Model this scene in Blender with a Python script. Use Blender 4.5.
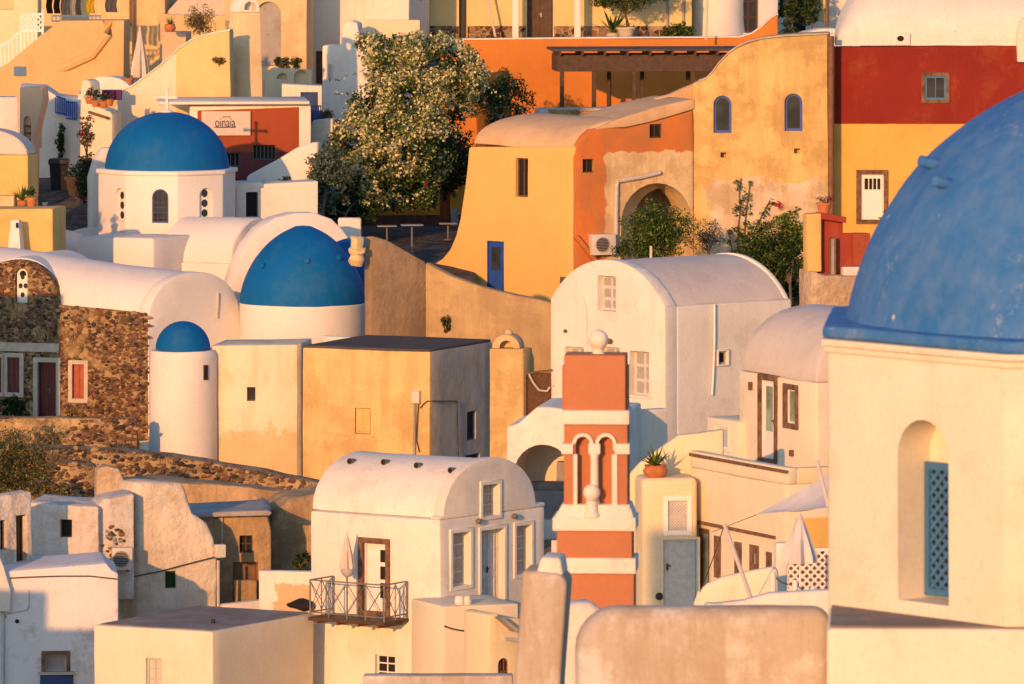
import bpy, bmesh, math, random
from mathutils import Vector as V, Matrix, noise
R = math.radians
for o in list(bpy.data.objects): bpy.data.objects.remove(o)
SC = bpy.context.scene
COL = SC.collection
# ------------------------------------------------------------------ camera, sky, sun, exposure
F, HY, CZ = 7000.0, -200.0, 32.0          # focal length in pixels, horizon row, eye height (m)
cam = bpy.data.objects.new('camera', bpy.data.cameras.new('camera'))
COL.objects.link(cam); SC.camera = cam
cam.location = (0, 0, CZ); cam.rotation_euler = (R(90), 0, 0)
cd = cam.data
cd.sensor_width = 36; cd.lens = 36*F/1024; cd.shift_x = 0; cd.shift_y = -(342-HY)/1024
cd.clip_start = 1; cd.clip_end = 6000
cd.dof.use_dof = True; cd.dof.focus_distance = 225; cd.dof.aperture_fstop = 4.2
SUN_AZ, SUN_EL = 20.0, 10.5                # sun stands to the left behind the viewer, very low
TOSUN = V((-math.sin(R(SUN_AZ))*math.cos(R(SUN_EL)), -math.cos(R(SUN_AZ))*math.cos(R(SUN_EL)), math.sin(R(SUN_EL))))
world = bpy.data.worlds.new('World'); SC.world = world; world.use_nodes = True
wn = world.node_tree.nodes; bg = wn['Background']
sky = wn.new('ShaderNodeTexSky'); sky.sky_type = 'NISHITA'; sky.sun_disc = False
sky.sun_elevation = R(SUN_EL); sky.sun_rotation = R(180+SUN_AZ); sky.altitude = 100
sky.air_density = 1.0; sky.dust_density = 0.6; sky.ozone_density = 3.2
world.node_tree.links.new(sky.outputs[0], bg.inputs[0]); bg.inputs[1].default_value = 0.15
sl = bpy.data.lights.new('sun', 'SUN'); sl.energy = 3.0; sl.angle = R(0.6); sl.color = (1.0, 0.45, 0.14)
so = bpy.data.objects.new('sun', sl); COL.objects.link(so)
so.rotation_euler = TOSUN.to_track_quat('Z', 'Y').to_euler(); so.location = (-60, -60, 60)
vs = SC.view_settings
vs.view_transform = 'Standard'; vs.look = 'None'; vs.gamma = 1; vs.use_curve_mapping = False; vs.exposure = 0.6
SC.cycles.max_bounces = 6; SC.cycles.diffuse_bounces = 4; SC.cycles.use_denoising = True

# ------------------------------------------------------------------ materials
def lin(c): return tuple(c) + (1,) if len(c) == 3 else c
class NT:
    def __init__(s, name):
        s.m = bpy.data.materials.new(name); s.m.use_nodes = True
        s.n = s.m.node_tree.nodes; s.l = s.m.node_tree.links; s.b = s.n['Principled BSDF']
        s.geo = s.n.new('ShaderNodeNewGeometry'); s.pos = s.geo.outputs['Position']
    def mapv(s, sc, off=(0, 0, 0), rot=(0, 0, 0)):
        n = s.n.new('ShaderNodeMapping'); n.inputs['Scale'].default_value = sc; n.inputs['Location'].default_value = off
        n.inputs['Rotation'].default_value = rot
        s.l.new(s.pos, n.inputs['Vector']); return n.outputs[0]
    def noise(s, scale, detail=4, rough=.6, vec=None, dist=0):
        n = s.n.new('ShaderNodeTexNoise'); n.inputs['Scale'].default_value = scale; n.inputs['Detail'].default_value = detail
        n.inputs['Roughness'].default_value = rough; n.inputs['Distortion'].default_value = dist
        s.l.new(vec or s.pos, n.inputs['Vector']); return n.outputs[0]
    def ramp(s, fac, stops):
        n = s.n.new('ShaderNodeValToRGB'); e = n.color_ramp.elements
        while len(e) < len(stops): e.new(.5)
        for k, (p, c) in enumerate(stops):
            e[k].position = p; e[k].color = lin(c) if not isinstance(c, (int, float)) else (c, c, c, 1)
        s.l.new(fac, n.inputs[0]); return n.outputs[0]
    def mix(s, fac, a, b, mode='MIX'):
        n = s.n.new('ShaderNodeMixRGB'); n.blend_type = mode
        for k, x in ((0, fac), (1, a), (2, b)):
            if isinstance(x, (int, float)): n.inputs[k].default_value = x if k == 0 else (x, x, x, 1)
            elif isinstance(x, tuple): n.inputs[k].default_value = lin(x)
            else: s.l.new(x, n.inputs[k])
        return n.outputs[0]
    def math(s, op, a, b=0.0):
        n = s.n.new('ShaderNodeMath'); n.operation = op
        for k, x in ((0, a), (1, b)):
            if isinstance(x, (int, float)): n.inputs[k].default_value = x
            else: s.l.new(x, n.inputs[k])
        return n.outputs[0]
    def bump(s, h, strength=.4, dist=.03, prev=None):
        n = s.n.new('ShaderNodeBump'); n.inputs['Strength'].default_value = strength; n.inputs['Distance'].default_value = dist
        s.l.new(h, n.inputs['Height'])
        if prev: s.l.new(prev, n.inputs['Normal'])
        return n.outputs[0]
    def done(s, col, rough=.85, nor=None, spec=.3):
        if isinstance(col, tuple): s.b.inputs['Base Color'].default_value = lin(col)
        else: s.l.new(col, s.b.inputs['Base Color'])
        s.b.inputs['Roughness'].default_value = rough; s.b.inputs['Specular IOR Level'].default_value = spec
        if nor: s.l.new(nor, s.b.inputs['Normal'])
        return s.m
def zone_mask(t, u, o, umin, umax, zmin, zmax, wig=.15, soft=.03):
    """1 inside the painted patch: u.(p-o) in [umin,umax], z in [zmin,zmax], with a hand-brushed edge"""
    w = t.math('MULTIPLY', t.math('SUBTRACT', t.noise(1.6, 3), .5), wig*4)
    sep = t.n.new('ShaderNodeSeparateXYZ'); t.l.new(t.pos, sep.inputs[0])
    d = t.n.new('ShaderNodeVectorMath'); d.operation = 'DOT_PRODUCT'; t.l.new(t.pos, d.inputs[0]); d.inputs[1].default_value = (u[0], u[1], 0)
    uu = t.math('ADD', t.math('SUBTRACT', d.outputs['Value'], o[0]*u[0]+o[1]*u[1]), w); zz = t.math('ADD', sep.outputs[2], w)
    m = None
    for val, lo, hi in ((uu, umin, umax), (zz, zmin, zmax)):
        for lim, sg in ((lo, 1), (hi, -1)):
            if lim is None: continue
            n = t.n.new('ShaderNodeMapRange'); n.inputs[1].default_value = lim-soft*sg; n.inputs[2].default_value = lim+soft*sg
            t.l.new(val, n.inputs[0]); n.clamp = True
            m = n.outputs[0] if m is None else t.math('MULTIPLY', m, n.outputs[0])
    return m
def plaster(name, col, dirt=(.35, .27, .18), amt=.35, var=.12, bump=.35, zones=(), streak=.5, rough=.9, thr=.56, coarse=.6):
    t = NT(name)
    c = tuple(col)
    a = tuple(x*(1-var) for x in c); b = tuple(min(.85, x*(1+var*.5)) for x in c)
    base = t.mix(t.ramp(t.noise(.55, 5), [(.32, 0.), (.68, 1.)]), a, b)
    for (zc, args) in zones:
        za = tuple(x*(1-var) for x in zc); zb = tuple(min(.85, x*(1+var*.6)) for x in zc)
        zz = t.mix(t.ramp(t.noise(.9, 6), [(.32, 0.), (.68, 1.)]), za, zb)
        base = t.mix(zone_mask(t, **args), base, zz)
    # rain streaks, stains and blotches
    thr -= .045
    st = t.ramp(t.noise(1.1, 7, .68, t.mapv((1.6, 1.6, .2), (3, 1, 2))), [(thr, 0.), (min(.99, thr+.13), 1.)])
    bl = t.ramp(t.noise(.75, 9, .72, t.mapv((1, 1, 1), (9, 4, 7))), [(thr+.01, 0.), (min(.99, thr+.10), 1.)])
    pit = t.math('MULTIPLY', t.ramp(t.noise(7, 8, .75, t.mapv((1, 1, .8), (2, 8, 5))), [(.60, 0.), (.68, 1.)]), t.ramp(t.noise(.6, 4, .6, t.mapv((1, 1, 1), (5, 2, 1))), [(.46, 0.), (.60, 1.)]))
    base = t.mix(t.math('MULTIPLY', pit, min(.75, amt*1.5)), base, tuple(x*.6 for x in dirt))
    base = t.mix(t.math('MULTIPLY', st, amt*streak), base, tuple(dirt))
    base = t.mix(t.math('MULTIPLY', bl, amt*.7), base, tuple(dirt))
    g = t.noise(14, 3); base = t.mix(.3, base, t.ramp(g, [(.3, .72), (.7, 1.0)]), 'MULTIPLY')
    n1 = t.bump(t.noise(1.7, 4, .55), bump, .10*coarse)
    n2 = t.bump(t.noise(9, 4, .6), bump, .025, n1)
    return t.done(base, rough, n2, .2)
def masonry(name, stones, mortar, cover=.5, scale=3.4, dist=.05):
    """rubble wall: many dark volcanic stones in sandy mortar, plastered over in places"""
    t = NT(name)
    nv = t.n.new('ShaderNodeTexNoise'); nv.inputs['Scale'].default_value = 2.5; t.l.new(t.pos, nv.inputs['Vector'])
    vm = t.n.new('ShaderNodeMixRGB'); vm.inputs[0].default_value = .12; t.l.new(t.pos, vm.inputs[1]); t.l.new(nv.outputs['Color'], vm.inputs[2])
    def voro(feat):
        n = t.n.new('ShaderNodeTexVoronoi'); n.feature = feat; n.inputs['Scale'].default_value = scale; t.l.new(vm.outputs[0], n.inputs['Vector']); return n
    f1 = voro('F1'); ed = voro('DISTANCE_TO_EDGE')
    sep = t.n.new('ShaderNodeSeparateColor'); t.l.new(f1.outputs['Color'], sep.inputs[0])
    k = len(stones)
    col = t.ramp(sep.outputs[0], [(i/k, s) for i, s in enumerate(stones)])
    t.n[-1] if False else None
    col = t.mix(.35, col, t.ramp(t.noise(12, 4), [(.3, (.03, .02, .015)), (.7, (.5, .36, .22))]), 'OVERLAY')
    joint = t.ramp(t.math('ADD', ed.outputs['Distance'], t.math('MULTIPLY', t.math('SUBTRACT', t.noise(16, 4), .5), .16)), [(.02, 0.), (.09, 1.)])
    size = t.ramp(sep.outputs[1], [(.08, .25), (.16, 1.)])
    pl = t.ramp(t.noise(.75, 5, .6, t.mapv((1, 1, 1.4), (5, 2, 8))), [(cover-.12, 1.), (cover+.09, .12)])
    m = t.math('MULTIPLY', t.math('MULTIPLY', joint, size), pl)
    mort = t.mix(t.ramp(t.noise(2.2, 7, .7), [(.3, 0.), (.7, 1.)]), tuple(x*.7 for x in mortar), tuple(min(.8, x*1.15) for x in mortar))
    nb = t.bump(t.noise(8, 5), .6, .03, t.bump(m, .9, dist))
    return t.done(t.mix(m, mort, col), .95, nb, .1)
def simple(name, col, rough=.6, var=.15, sc=6, bump=.15, metal=0, spec=.35):
    t = NT(name)
    base = t.mix(t.ramp(t.noise(sc, 5), [(.3, 0.), (.7, 1.)]), tuple(x*(1-var) for x in col), tuple(min(.9, x*(1+var)) for x in col))
    m = t.done(base, rough, t.bump(t.noise(sc*3, 3), bump, .01), spec); t.b.inputs['Metallic'].default_value = metal
    return m
def leafmat(name, col, var=.3):
    t = NT(name)
    base = t.mix(t.ramp(t.noise(5, 3), [(.3, 0.), (.7, 1.)]), tuple(x*(1-var) for x in col), tuple(min(.9, x*(1+var)) for x in col))
    m = t.done(base, .6, None, .25)
    tr = t.n.new('ShaderNodeBsdfTranslucent'); t.l.new(base, tr.inputs[0])
    mx = t.n.new('ShaderNodeMixShader'); mx.inputs[0].default_value = .25
    t.l.new(t.b.outputs[0], mx.inputs[1]); t.l.new(tr.outputs[0], mx.inputs[2]); t.l.new(mx.outputs[0], t.n['Material Output'].inputs[0]); return m
def cloth_mat(name, col, stripe=None):
    t = NT(name)
    return t.done(t.mix(t.ramp(t.noise(3, 4), [(.3, 0.), (.7, 1.)]), tuple(x*.85 for x in col), col), .9, t.bump(t.noise(60, 2), .2, .005), .1)
def glassmat(name, col=(.02, .022, .025)):
    t = NT(name)
    return t.done(t.mix(t.ramp(t.noise(1.3, 3), [(.35, 0.), (.65, 1.)]), col, tuple(x*2.2 for x in col)), .12, t.bump(t.noise(2, 2), .05, .02), .5)
def dome_old(name):
    t = NT(name)
    base = t.mix(t.ramp(t.noise(.45, 5, .55), [(.3, 0.), (.7, 1.)]), (.03, .15, .40), (.05, .185, .45))
    chalk = t.ramp(t.noise(2.6, 10, .68, t.mapv((1, 1, .75), (3, 3, 1))), [(.40, 0.), (.72, 1.)])
    base = t.mix(t.math('MULTIPLY', chalk, .32), base, (.24, .33, .46))
    zone = t.ramp(t.noise(.5, 3, .5, t.mapv((1, 1, 1), (1, 7, 3))), [(.48, 0.), (.62, 1.)])
    fl = t.ramp(t.noise(4.2, 9, .74), [(.54, 0.), (.66, 1.)])
    base = t.mix(t.math('MULTIPLY', t.math('MULTIPLY', fl, zone), .45), base, (.40, .43, .49))
    v = t.n.new('ShaderNodeTexVoronoi'); v.inputs['Scale'].default_value = 1.5; t.l.new(t.pos, v.inputs['Vector'])
    sep = t.n.new('ShaderNodeSeparateColor'); t.l.new(v.outputs['Color'], sep.inputs[0])
    sp = t.math('MULTIPLY', t.ramp(t.math('ADD', v.outputs['Distance'], t.math('MULTIPLY', t.noise(9, 3), .06)), [(.07, 1.), (.095, 0.)]), t.ramp(sep.outputs[0], [(.5, 0.), (.55, 1.)]))
    base = t.mix(t.math('MULTIPLY', sp, .9), base, (.60, .54, .46))
    return t.done(base, .78, t.bump(t.noise(8, 6), .35, .02, t.bump(t.noise(1.5, 3), .3, .06)), .12)
M = {}
M['white'] = plaster('white_plaster', (.80, .735, .63), (.47, .36, .24), .32, .08, .3, thr=.57)
M['white_soft'] = plaster('white_church_plaster', (.80, .745, .67), (.55, .44, .33), .2, .06, .22, thr=.6)
M['white_rough'] = plaster('white_rough_plaster', (.74, .63, .49), (.40, .29, .17), .5, .14, .9, thr=.53, coarse=1.6)
M['white_peel'] = plaster('white_peeling_plaster', (.76, .73, .70), (.36, .31, .26), .75, .08, .5, thr=.6, streak=.1)
M['cream'] = plaster('cream_plaster', (.80, .70, .52), (.45, .3, .14), .22, .08, .3, thr=.6)
M['cream_warm'] = plaster('warm_cream_plaster', (.80, .66, .42), (.5, .32, .13), .2, .08, .25, thr=.6)
M['tower'] = plaster('tower_plaster', (.80, .715, .56), (.52, .40, .26), .3, .06, .2, thr=.58)
M['yellow_old'] = plaster('old_yellow_plaster', (.72, .53, .25), (.36, .22, .09), .42, .13, .35, thr=.54)
M['yellow_pale'] = plaster('pale_yellow_plaster', (.74, .55, .29), (.38, .25, .12), .42, .14, .35, thr=.53)
M['yellow_deep'] = plaster('deep_yellow_plaster', (.74, .48, .16), (.42, .24, .08), .3, .12, .3, thr=.56)
M['cream_roof'] = plaster('cream_roof_plaster', (.68, .45, .25), (.45, .28, .15), .35, .1, .3)
M['ochre'] = plaster('ochre_plaster', (.78, .465, .145), (.6, .32, .1), .15, .05, .15, thr=.6)
M['peach'] = plaster('peach_plaster', (.72, .46, .28), (.4, .25, .14), .3, .1, .3)
M['tan'] = plaster('tan_plaster', (.37, .255, .15), (.2, .13, .08), .55, .2, .7, thr=.5, coarse=1.3)
M['earth'] = plaster('earth_plaster', (.50, .34, .18), (.17, .10, .05), .6, .22, .9, thr=.5, coarse=1.8)
M['terracotta'] = plaster('terracotta_plaster', (.58, .185, .05), (.33, .13, .04), .4, .14, .35, thr=.54)
M['orange_wall'] = plaster('orange_plaster', (.60, .215, .04), (.48, .17, .05), .35, .13, .3, thr=.54)
M['tower_orange'] = plaster('bell_tower_orange', (.49, .195, .095), (.5, .17, .06), .14, .05, .14, thr=.6)
M['red'] = plaster('brick_red_plaster', (.34, .05, .03), (.5, .2, .12), .3, .12, .3)
M['sign_red'] = plaster('rust_red_plaster', (.42, .095, .035), (.3, .1, .06), .25, .1, .25)
M['grey_old'] = plaster('weathered_grey_plaster', (.64, .60, .545), (.39, .30, .21), .8, .14, .6, thr=.48, streak=.85)
M['grey_shade'] = plaster('grey_plaster', (.40, .37, .34), (.2, .17, .14), .5, .15, .5, thr=.52)
M['concrete'] = plaster('concrete_roof', (.30, .26, .23), (.14, .12, .1), .5, .2, .4, thr=.5)
M['roof_dark'] = plaster('dark_roof_screed', (.10, .085, .075), (.04, .035, .03), .5, .2, .5)
M['roof_lilac'] = plaster('grey_lilac_roof', (.66, .58, .51), (.42, .36, .30), .3, .08, .3, thr=.55)
M['blue'] = plaster('blue_dome_paint', (.0, .12, .36), (.04, .15, .30), .45, .12, .25, rough=.75)
M['blue_old'] = dome_old('weathered_blue_dome_paint')
M['blue_dark'] = simple('dark_blue_paint', (.015, .05, .17), .5)
M['blue_frame'] = simple('cobalt_blue_paint', (.02, .075, .33), .5)
M['blue_grey'] = simple('grey_blue_paint', (.045, .15, .31), .5)
M['pale_blue'] = simple('pale_blue_grey_paint', (.42, .455, .46), .55)
M['door_grey'] = simple('pale_grey_door_paint', (.55, .53, .50), .55)
M['white_paint'] = simple('white_joinery_paint', (.76, .72, .66), .5, .06)
M['shutter_grey'] = simple('grey_shutter_paint', (.36, .33, .29), .6)
M['maroon'] = simple('maroon_door_paint', (.13, .025, .02), .5)
M['red_paint'] = simple('red_shutter_paint', (.35, .07, .025), .5)
M['wood_dark'] = simple('dark_timber', (.075, .04, .022), .6, .3)
M['wood'] = simple('brown_timber', (.17, .085, .04), .65, .3)
M['stone_trim'] = simple('brown_stone_trim', (.17, .09, .05), .9, .55, 5, .6)
M['stone_pale'] = simple('pale_stone_trim', (.52, .44, .33), .9, .15, 6, .4)
M['glass'] = glassmat('dark_window_glass')
M['glass_green'] = glassmat('pale_green_glass', (.16, .20, .15))
M['dark'] = simple('dark_interior', (.015, .013, .012), .9)
M['black'] = simple('black_metal', (.02, .02, .02), .5)
M['iron'] = simple('grey_iron', (.15, .135, .12), .5, .25, 8)
M['rust'] = simple('rusty_iron', (.17, .08, .04), .8, .4, 8)
M['plastic'] = simple('beige_plastic', (.60, .55, .47), .5, .05)
M['pipe'] = simple('grey_pipe', (.50, .45, .4), .5, .15)
M['cable'] = simple('dark_cable', (.06, .05, .045), .6)
M['clay'] = simple('clay_pot', (.48, .17, .06), .8, .2)
M['canvas'] = cloth_mat('pale_canvas', (.66, .56, .46))
M['canvas_grey'] = cloth_mat('grey_canvas', (.45, .43, .42))
M['canvas_lilac'] = cloth_mat('white_canvas', (.66, .62, .6))
M['cl_black'] = cloth_mat('black_cloth', (.02, .02, .025)); M['cl_grey'] = cloth_mat('grey_cloth', (.17, .17, .18))
M['cl_yellow'] = cloth_mat('yellow_cloth', (.75, .55, .05)); M['cl_white'] = cloth_mat('white_cloth', (.7, .68, .65)); M['cl_blue'] = cloth_mat('blue_cloth', (.08, .2, .45))
M['stone'] = masonry('rubble_stone', [(.035, .025, .02), (.13, .055, .03), (.07, .04, .025), (.30, .19, .09), (.05, .042, .038), (.20, .10, .045), (.36, .24, .11)], (.48, .33, .16), .62, 6.5, .06)
M['stone2'] = masonry('terrace_rubble', [(.045, .035, .03), (.13, .06, .035), (.28, .19, .11), (.075, .06, .05), (.19, .10, .055)], (.50, .35, .18), .5, 6.0, .07)
M['skirt'] = masonry('stone_skirting', [(.12, .05, .03), (.22, .10, .05), (.33, .24, .14), (.09, .05, .04)], (.42, .3, .18), .85, 4.5, .02)
M['paving'] = masonry('street_paving', [(.10, .095, .09), (.13, .12, .11), (.085, .08, .078)], (.15, .14, .13), .9, 2.2, .02)
M['ground'] = plaster('dry_ground', (.26, .18, .11), (.12, .08, .05), .6, .25, .9)
M['leaf'] = leafmat('green_leaf', (.05, .10, .02)); M['leaf_dark'] = leafmat('dark_green_leaf', (.024, .05, .015))
M['leaf_light'] = leafmat('light_green_leaf', (.21, .26, .04)); M['leaf_olive'] = leafmat('olive_leaf', (.10, .11, .055))
M['leaf_grey'] = leafmat('grey_green_leaf', (.14, .19, .15)); M['flower_cream'] = leafmat('cream_bract', (.80, .66, .35), .28)
M['flower_pink'] = leafmat('magenta_bract', (.45, .02, .12)); M['flower_red'] = leafmat('red_flower', (.5, .02, .02))
M['straw'] = leafmat('dry_grass', (.30, .21, .08)); M['twig'] = simple('grey_brown_bark', (.14, .095, .06), .9, .3)
M['stone_a'] = simple('black_lava_stone', (.04, .032, .03), .95, .4, 5, .6); M['stone_b'] = simple('red_brown_stone', (.17, .085, .05), .95, .4, 5, .6)
M['stone_c'] = simple('brown_stone', (.12, .075, .045), .95, .4, 5, .6); M['stone_d'] = simple('tan_stone', (.34, .22, .11), .95, .3, 5, .6)
M['violet'] = cloth_mat('violet_cloth', (.10, .04, .14))
# ------------------------------------------------------------------ geometry helpers
CAM = V((0, 0, CZ))
def P(px, py, s): return V(((px-512)/s, F/s, CZ-(py-HY)/s))
def Zat(py, s): return CZ-(py-HY)/s
class Wall:
    """a vertical wall plane: runs through pixel column px at px-per-metre s, outward normal turned `ang` degrees (minus = left)"""
    def __init__(w, px, s, ang):
        w.o = V(((px-512)/s, F/s, 0)); a = R(ang); w.ang = ang
        w.n = V((math.sin(a), -math.cos(a), 0)); w.u = V((math.cos(a), math.sin(a), 0))
    def hit(w, px, py):
        d = V(((px-512)/F, 1, -(py-HY)/F)); t = (w.o-CAM).dot(w.n)/d.dot(w.n); return CAM+d*t
    def uz(w, px, py):
        h = w.hit(px, py); return ((h-w.o).dot(w.u), h.z)
    def pt(w, u, z, d=0): return w.o+w.u*u+w.n*d+V((0, 0, z))
    def s_at(w, px): return F/w.hit(px, 0).y
    def pp(w, pts): return [w.uz(*p) for p in pts]
    def shift(w, d):
        x = Wall(512, 30, w.ang); x.o = w.o+w.n*d; return x
def solid(bm, ring, vec):
    """prism: planar polygon (world points) swept by vec"""
    a = [bm.verts.new(p) for p in ring]; b = [bm.verts.new(p+vec) for p in ring]; n = len(a)
    fs = [bm.faces.new(a), bm.faces.new(list(reversed(b)))]
    for i in range(n): fs.append(bm.faces.new((a[i], b[i], b[(i+1) % n], a[(i+1) % n])))
    bmesh.ops.recalc_face_normals(bm, faces=fs); return fs
def ext(bm, W, pts, d0, d1=None, vec=None):
    ring = [W.pt(u, z, d0) for u, z in pts]
    return solid(bm, ring, vec if vec is not None else W.n*(d1-d0))
def bx(bm, W, u0, u1, z0, z1, d0, d1): return ext(bm, W, [(u0, z0), (u1, z0), (u1, z1), (u0, z1)], d0, d1)
def box(bm, c, sx, sy, sz, rot=0):
    W = Wall(512, 30, rot); W.o = V((c[0], c[1], 0)); return bx(bm, W, -sx/2, sx/2, c[2], c[2]+sz, sy/2, -sy/2)
def ringext(bm, W, outer, inner, d0, d1):
    n = len(outer); q = lambda pts, d: [bm.verts.new(W.pt(u, z, d)) for u, z in pts]
    oa, ob, ia, ib = q(outer, d0), q(outer, d1), q(inner, d0), q(inner, d1); fs = []
    for i in range(n):
        j = (i+1) % n
        for f in ((oa[i], oa[j], ia[j], ia[i]), (ob[i], ib[i], ib[j], ob[j]), (oa[i], ob[i], ob[j], oa[j]), (ia[i], ia[j], ib[j], ib[i])): fs.append(bm.faces.new(f))
    bmesh.ops.recalc_face_normals(bm, faces=fs)
def rectp(u0, u1, z0, z1): return [(u0, z0), (u1, z0), (u1, z1), (u0, z1)]
def archp(u0, u1, z0, z1, n=12, rise=None):
    r = (u1-u0)/2; h = rise if rise is not None else r; c = (u0+u1)/2
    return [(u0, z0), (u1, z0)]+[(c+r*math.cos(math.pi*k/n), z1-h+h*math.sin(math.pi*k/n)) for k in range(n+1)]
def halfell(u0, u1, z, h, n=24, p=2.0):
    c, r = (u0+u1)/2, (u1-u0)/2; out = []
    for k in range(n+1):
        t = math.pi*k/n; ct, st = math.cos(t), math.sin(t)
        out.append((c+r*math.copysign(abs(ct)**(2/p), ct), z+h*abs(st)**(2/p)))
    return out
def segarc(u0, u1, z, h, n=24):
    c, w = (u0+u1)/2, (u1-u0)/2; r = (w*w+h*h)/(2*h); a = math.asin(min(1, w/r)); a = a if h <= w else math.pi-a
    return [(c+r*math.sin(a-2*a*k/n), z+h-r+r*math.cos(a-2*a*k/n)) for k in range(n+1)]
def lathe(bm, c, prof, n=40, a0=0, a1=360, sx=1, sy=1, rot=0):
    full = abs(a1-a0) >= 360; m = n if full else n+1; rows = []
    for r, z in prof:
        if r < 1e-5: rows.append([bm.verts.new((c[0], c[1], c[2]+z))]); continue
        row = []
        for k in range(m):
            a = R(a0+(a1-a0)*k/n); x, y = r*math.cos(a)*sx, r*math.sin(a)*sy; ca, sa = math.cos(R(rot)), math.sin(R(rot))
            row.append(bm.verts.new((c[0]+x*ca-y*sa, c[1]+x*sa+y*ca, c[2]+z)))
        rows.append(row)
    fs = []
    for A, B in zip(rows, rows[1:]):
        for k in range(n):
            k2 = (k+1) % m if full else k+1
            vs = ([A[0]] if len(A) == 1 else [A[k], A[k2]])+([B[0]] if len(B) == 1 else [B[k2], B[k]])
            if len(vs) > 2: fs.append(bm.faces.new(vs))
    for row, rev in ((rows[0], True), (rows[-1], False)):
        if len(row) > 2: fs.append(bm.faces.new(list(reversed(row)) if rev else row))
    bmesh.ops.recalc_face_normals(bm, faces=fs); return fs
def ball(bm, c, r, n=20, sz=1):
    return lathe(bm, c, [(max(0, r*math.sin(math.pi*k/10)) if 0 < k < 10 else 0, -r*sz*math.cos(math.pi*k/10)) for k in range(11)], n)
def tube(bm, pts, r, n=8, r1=None):
    pts = [V(p) for p in pts]; rows = []; L = len(pts)
    for i, p in enumerate(pts):
        d = (pts[min(i+1, L-1)]-pts[max(i-1, 0)]).normalized(); e = d.orthogonal().normalized() if abs(d.z) > .98 else d.cross(V((0, 0, 1))).normalized(); f = d.cross(e)
        rr = r if r1 is None else r+(r1-r)*i/max(1, L-1)
        rows.append([bm.verts.new(p+(e*math.cos(2*math.pi*k/n)+f*math.sin(2*math.pi*k/n))*rr) for k in range(n)])
    fs = []
    for A, B in zip(rows, rows[1:]):
        for k in range(n): fs.append(bm.faces.new((A[k], A[(k+1) % n], B[(k+1) % n], B[k])))
    fs.append(bm.faces.new(rows[0])); fs.append(bm.faces.new(rows[-1])); bmesh.ops.recalc_face_normals(bm, faces=fs)
def bar(bm, a, b, w, h=None):
    a, b = V(a), V(b); d = (b-a).normalized(); e = d.cross(V((0, 0, 1))) if abs(d.z) < .95 else d.cross(V((1, 0, 0))); e.normalize(); f = e.cross(d); h = h or w
    solid(bm, [a+e*x*w/2+f*y*h/2 for x, y in ((-1, -1), (1, -1), (1, 1), (-1, 1))], b-a)
def sag(a, b, drop, n=10):
    a, b = V(a), V(b); return [a.lerp(b, k/n)-V((0, 0, drop*4*(k/n)*(1-k/n))) for k in range(n+1)]
def B(): return bmesh.new()
def bevel(bm, w, seg=2, ang=40):
    es = [e for e in bm.edges if len(e.link_faces) == 2 and e.calc_face_angle(0) > R(ang)]
    if es and w > 0: bmesh.ops.bevel(bm, geom=es, offset=w, segments=seg, affect='EDGES', profile=.5, clamp_overlap=True)
def rough(bm, amp=.03, step=1.0):
    lo = [min(v.co[i] for v in bm.verts) for i in range(3)]; hi = [max(v.co[i] for v in bm.verts) for i in range(3)]
    for i in range(3):
        n = int((hi[i]-lo[i])/step)
        if n > 28: continue
        nv = V((0, 0, 0)); nv[i] = 1
        for k in range(1, n+1):
            c = V((0, 0, 0)); c[i] = lo[i]+step*k
            bmesh.ops.bisect_plane(bm, geom=bm.verts[:]+bm.edges[:]+bm.faces[:], plane_co=c, plane_no=nv, dist=1e-4)
    for v in bm.verts:
        v.co += noise.noise_vector(v.co*.33)*amp+noise.noise_vector(v.co*1.1+V((7, 3, 1)))*amp*.45
def inpoly(u, z, poly):
    r = False; n = len(poly)
    for i in range(n):
        (a, b), (c, d) = poly[i], poly[(i+1) % n]
        if (b > z) != (d > z) and u < (c-a)*(z-b)/(d-b)+a: r = not r
    return r
def stones(bm, W, poly, n, rng, s0=.05, s1=.13, avoid=(), thr=-.15, mi=1, d0=.0, fr=.55):
    """rubble stones standing proud of the mortar; bare patches follow a noise"""
    us = [p[0] for p in poly]; zs = [p[1] for p in poly]; k = 0; t = 0
    while k < n and t < n*12:
        t += 1; u, z = rng.uniform(min(us), max(us)), rng.uniform(min(zs), max(zs))
        if not inpoly(u, z, poly) or any(a < u < c and b < z < d for a, b, c, d in avoid): continue
        if noise.noise(V((u*fr+3, z*fr*1.6, 1.7))) < thr: continue
        r = rng.uniform(s0, s1); m = rng.choice((mi, mi+1, mi+1, mi+2, mi+2, mi+3)); zz = rng.uniform(.6, .9)
        rows = [[bm.verts.new((r*math.sin(a)*math.cos(1.0472*j), r*math.sin(a)*math.sin(1.0472*j), -r*zz*math.cos(a))) for j in range(6)] for a in (.5, 1.2, 1.94, 2.64)]; vs = [v for w in rows for v in w]
        for A_, B_ in zip(rows, rows[1:]):
            for j in range(6): bm.faces.new((A_[j], A_[(j+1) % 6], B_[(j+1) % 6], B_[j])).material_index = m
        bm.faces.new(rows[0][::-1]).material_index = m; bm.faces.new(rows[-1]).material_index = m
        sx = rng.uniform(1, 1.7); c = W.pt(u, z, d0-r*.35); off = V((rng.random()*9, rng.random()*9, 0))
        for v in vs:
            q = v.co+noise.noise_vector(v.co*6+off)*r*.3; v.co = c+W.u*q.x*sx+W.n*q.y*.8+V((0, 0, q.z))
        k += 1
STONES = ['stone_a', 'stone_b', 'stone_c', 'stone_d']
OFF = {}
def smooth(me, ang=38):
    bm = bmesh.new(); bm.from_mesh(me)
    for f in bm.faces: f.smooth = True
    for e in bm.edges: e.smooth = not (len(e.link_faces) == 2 and e.calc_face_angle(0) > R(ang))
    bm.to_mesh(me); bm.free()
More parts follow.
